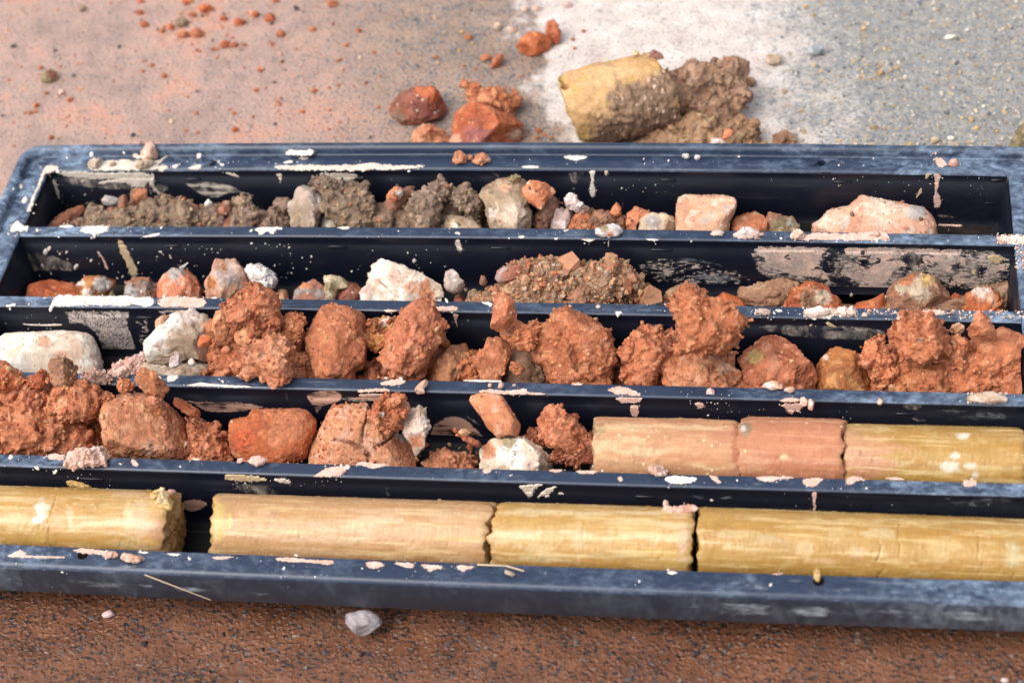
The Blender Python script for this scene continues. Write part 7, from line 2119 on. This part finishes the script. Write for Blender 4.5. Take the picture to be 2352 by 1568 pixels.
rng = np.random.default_rng(8)
for ln in (CRUMBS + CR2).strip().splitlines():
    q = ln.split()
    if len(q) < 3:
        continue
    for it in q[2:]:
        x, y, r = [float(v) for v in it.split(',')]
        m = 9
        a = np.linspace(0, 2 * np.pi, m, endpoint=False) + rng.uniform(0, 1)
        rr = r * 0.92 * rng.uniform(0.72, 1.15, m)
        sx = rng.uniform(0.95, 1.25)
        p = [(x + rr[i] * sx * math.cos(a[i]), y + 0.8 * rr[i] * math.sin(a[i])) for i in range(m)]
        blob("clay_crumb" if q[1] in ('clay', 'pinkmud', 'ochre') else "stone_chip", crumb_label(q[0], q[1], x, y), "crumb", q[0], p, q[1] if q[1] != 'clay' else ('clayred', 'clay', 'clayred')[int(rng.integers(3))],
             ('rock', 'clod', 'boulder')[int(rng.integers(3))], floor=-0.0004, depth=0.8, group=q[1].replace('pinkmud', 'pink mud').replace('bluegrey', 'bluish') + " crumbs scattered on the ground")

# grit that nobody could count
def ground_pts(reg, x0, y0, x1, y1, n, seed):
    g = np.random.default_rng(seed)
    return on_z(px(reg, np.stack([g.uniform(x0, x1, n), g.uniform(y0, y1, n)], 1)), 0.0)


rng = np.random.default_rng(21)
gp = np.concatenate([ground_pts('C', 700, -60, 2500, 990, 900, 1), ground_pts('C', 1230, 400, 1560, 540, 110, 2), ground_pts('C', 1500, 960, 2100, 1000, 60, 4), ground_pts('C', 1700, 0, 2500, 1000, 300, 3)])
gs = 0.0011 * rng.lognormal(0, 0.45, len(gp))
pal = np.array([(0.46, 0.33, 0.17), (0.40, 0.35, 0.28), (0.20, 0.21, 0.23), (0.52, 0.46, 0.38), (0.36, 0.25, 0.13), (0.12, 0.125, 0.14), (0.58, 0.52, 0.45)])
scatter("ochre_grit", gp, np.tile([0, 0, 1.0], (len(gp), 1)), gs, pal[rng.integers(0, len(pal), len(gp))], M_GRIT, 11)
gp = np.concatenate([ground_pts('A', -60, -40, 2300, 990, 420, 5), ground_pts('B', -50, -40, 1250, 980, 150, 6), ground_pts('A', 880, 0, 1700, 360, 120, 9)])
gs = 0.0010 * rng.lognormal(0, 0.5, len(gp))
pal = np.array([(0.42, 0.13, 0.06), (0.36, 0.11, 0.05), (0.50, 0.26, 0.15), (0.55, 0.42, 0.28), (0.05, 0.055, 0.065), (0.50, 0.30, 0.22)])
scatter("red_grit", gp, np.tile([0, 0, 1.0], (len(gp), 1)), gs, pal[rng.integers(0, len(pal), len(gp))], M_GRIT, 12)
gp = np.concatenate([ground_pts('H', -40, 950, 2300, 1570, 220, 15), ground_pts('I', 0, 1060, 2300, 1570, 220, 16), ground_pts('J', 0, 1150, 2360, 1570, 220, 17)])
gs = 0.0009 * rng.lognormal(0, 0.45, len(gp))
pal = np.array([(0.02, 0.02, 0.022), (0.025, 0.023, 0.026), (0.16, 0.065, 0.03), (0.04, 0.036, 0.036), (0.20, 0.12, 0.08), (0.18, 0.075, 0.04)])
scatter("dark_grit", gp, np.tile([0, 0, 1.0], (len(gp), 1)), gs, pal[rng.integers(0, len(pal), len(gp))], M_GRIT, 18, sink=0.42)

# pale grit lying on the tray rims at the right, part of the dried splashes
def top_pts(reg, x0, y0, x1, y1, n, seed):
    g = np.random.default_rng(seed)
    return on_z(px(reg, np.stack([g.uniform(x0, x1, n), g.uniform(y0, y1, n)], 1)), H + 0.0004)


tp = np.concatenate([top_pts('G', 2170, 66, 2380, 128, 300, 1), top_pts('G', 545, 565, 650, 605, 90, 2), top_pts('G', 870, 558, 1235, 615, 330, 3), top_pts('G', 1260, 575, 1860, 600, 110, 4),
                     top_pts('G', 1840, 575, 2352, 625, 120, 14), top_pts('G', 400, 60, 600, 95, 80, 5), top_pts('G', 780, 55, 1450, 104, 90, 6), top_pts('G', 2290, 130, 2352, 300, 60, 7), top_pts('D', 350, 475, 900, 540, 150, 8), top_pts('D', 1065, 485, 1390, 545, 60, 18),
                     top_pts('G', 1970, 1130, 2235, 1195, 220, 10), top_pts('D', 530, 975, 750, 1070, 90, 12)])
ts = 0.00065 * rng.lognormal(0, 0.4, len(tp))
pal = np.array([(0.66, 0.56, 0.48), (0.60, 0.46, 0.38), (0.52, 0.26, 0.17), (0.72, 0.66, 0.60), (0.56, 0.40, 0.31)])
scatter("pale_grit", tp, np.tile([0, 0, 1.0], (len(tp), 1)), ts, pal[rng.integers(0, len(pal), len(tp))], M_GRIT, 14, parent=tray)

# small crumbs fallen between the clods
def channel_crumbs(ch, spans, n, pal, seed, name, zmax=0.012):
    g = np.random.default_rng(seed)
    p = []
    for _ in range(n):
        a, b = spans[int(g.integers(len(spans)))]
        y = -ch * PITCH - g.uniform(0.008, 0.072)
        x = g.uniform(a, b)
        p.append((x, y + bow_at(x, y), ZF + 0.001 + abs(g.normal()) * zmax * 0.4))
    p = np.array(p)
    s_ = 0.0017 * g.lognormal(0, 0.5, n)
    pal = np.array(pal)
    return scatter(name, p, np.tile([0, 0, 1.0], (n, 1)), s_, pal[g.integers(0, len(pal), n)] * g.uniform(0.8, 1.2, (n, 1)), M_GRIT, seed)


CLP = [(0.42, 0.14, 0.06), (0.36, 0.11, 0.05), (0.48, 0.19, 0.10), (0.32, 0.09, 0.04), (0.50, 0.28, 0.14)]
BRP = [(0.185, 0.125, 0.078), (0.14, 0.09, 0.055), (0.27, 0.19, 0.125), (0.30, 0.13, 0.07), (0.38, 0.28, 0.17)]


def crumbs_over(name, groups, names, n, pal, seed):
    """loose crumbs lying on whatever the clods offer them"""
    g = np.random.default_rng(seed)
    P_, N_ = [], []
    for o in COL.objects:
        if o.type == 'MESH' and o.get("group") in groups and o.name.split('.')[0] in names and o.get("kind") != 'stuff':
            me = o.data
            k = len(me.vertices)
            v = np.empty(k * 3, np.float32)
            me.vertices.foreach_get("co", v)
            q = np.empty(k * 3, np.float32)
            me.vertex_normals.foreach_get("vector", q)
            v = v.reshape(-1, 3) + np.array(o.location)
            q = q.reshape(-1, 3)
            m = (q[:, 2] > 0.35) & (v[:, 2] > ZF + 0.002)
            P_.append(v[m])
            N_.append(q[m])
    P_ = np.concatenate(P_)
    N_ = np.concatenate(N_)
    i = g.choice(len(P_), n)
    s_ = 0.00105 * g.lognormal(0, 0.5, n)
    pal = np.array(pal)
    return scatter(name, P_[i], N_[i], s_, pal[g.integers(0, len(pal), n)] * g.uniform(0.8, 1.2, (n, 1)), M_GRIT, seed)


BG = "beds of loose soil in the channels"
crumbs_over("red_crumbs", (G2, G3), ('clay_clod', 'clay_boulder', 'clay_block', 'clay_slab'), 1500, CLP, 31)
crumbs_over("brown_crumbs", (G0,), ('soil_clod', 'stone'), 500, BRP, 33)
crumbs_over("mixed_crumbs", (BG,), ('loose_soil',), 1100, CLP[:3] + BRP[2:], 35)
channel_crumbs(1, [(-0.40, 0.0), (0.1, 0.42)], 160, [(0.42, 0.16, 0.08), (0.36, 0.24, 0.15), (0.5, 0.4, 0.3)], 34, "mixed_crumbs", 0.004)
channel_crumbs(3, [(-0.24, 0.09)], 200, CLP, 36, "red_crumbs", 0.003)

# dry grass stalks stuck to the front of the tray
M_STRAW = NT("dry_straw").set((0.50, 0.38, 0.26), 0.7)
P = px('H', [(975, 832), (1415, 998)])
X, off = surf(P, 'L')
o = rounded_bar("straw", X[0] + off * 0.0006, X[1] + off * 0.0008, 0.00055, M_STRAW)
o["label"] = "thin straw stuck slantwise to the scuffed front lip of the tray"
o["category"] = "straw"
P = px('I', [(945, 768), (1130, 775), (1250, 810)])
X = on_z(P, H + 0.0016)
o = rounded_bar("straw", X[0], X[1], 0.00075, M_STRAW)
o2 = rounded_bar("bent_end", X[1], X[2], 0.0007, M_STRAW, parent=o)
o["label"] = "pale bent straw lying along the inner edge of the front rim"
o["category"] = "straw"
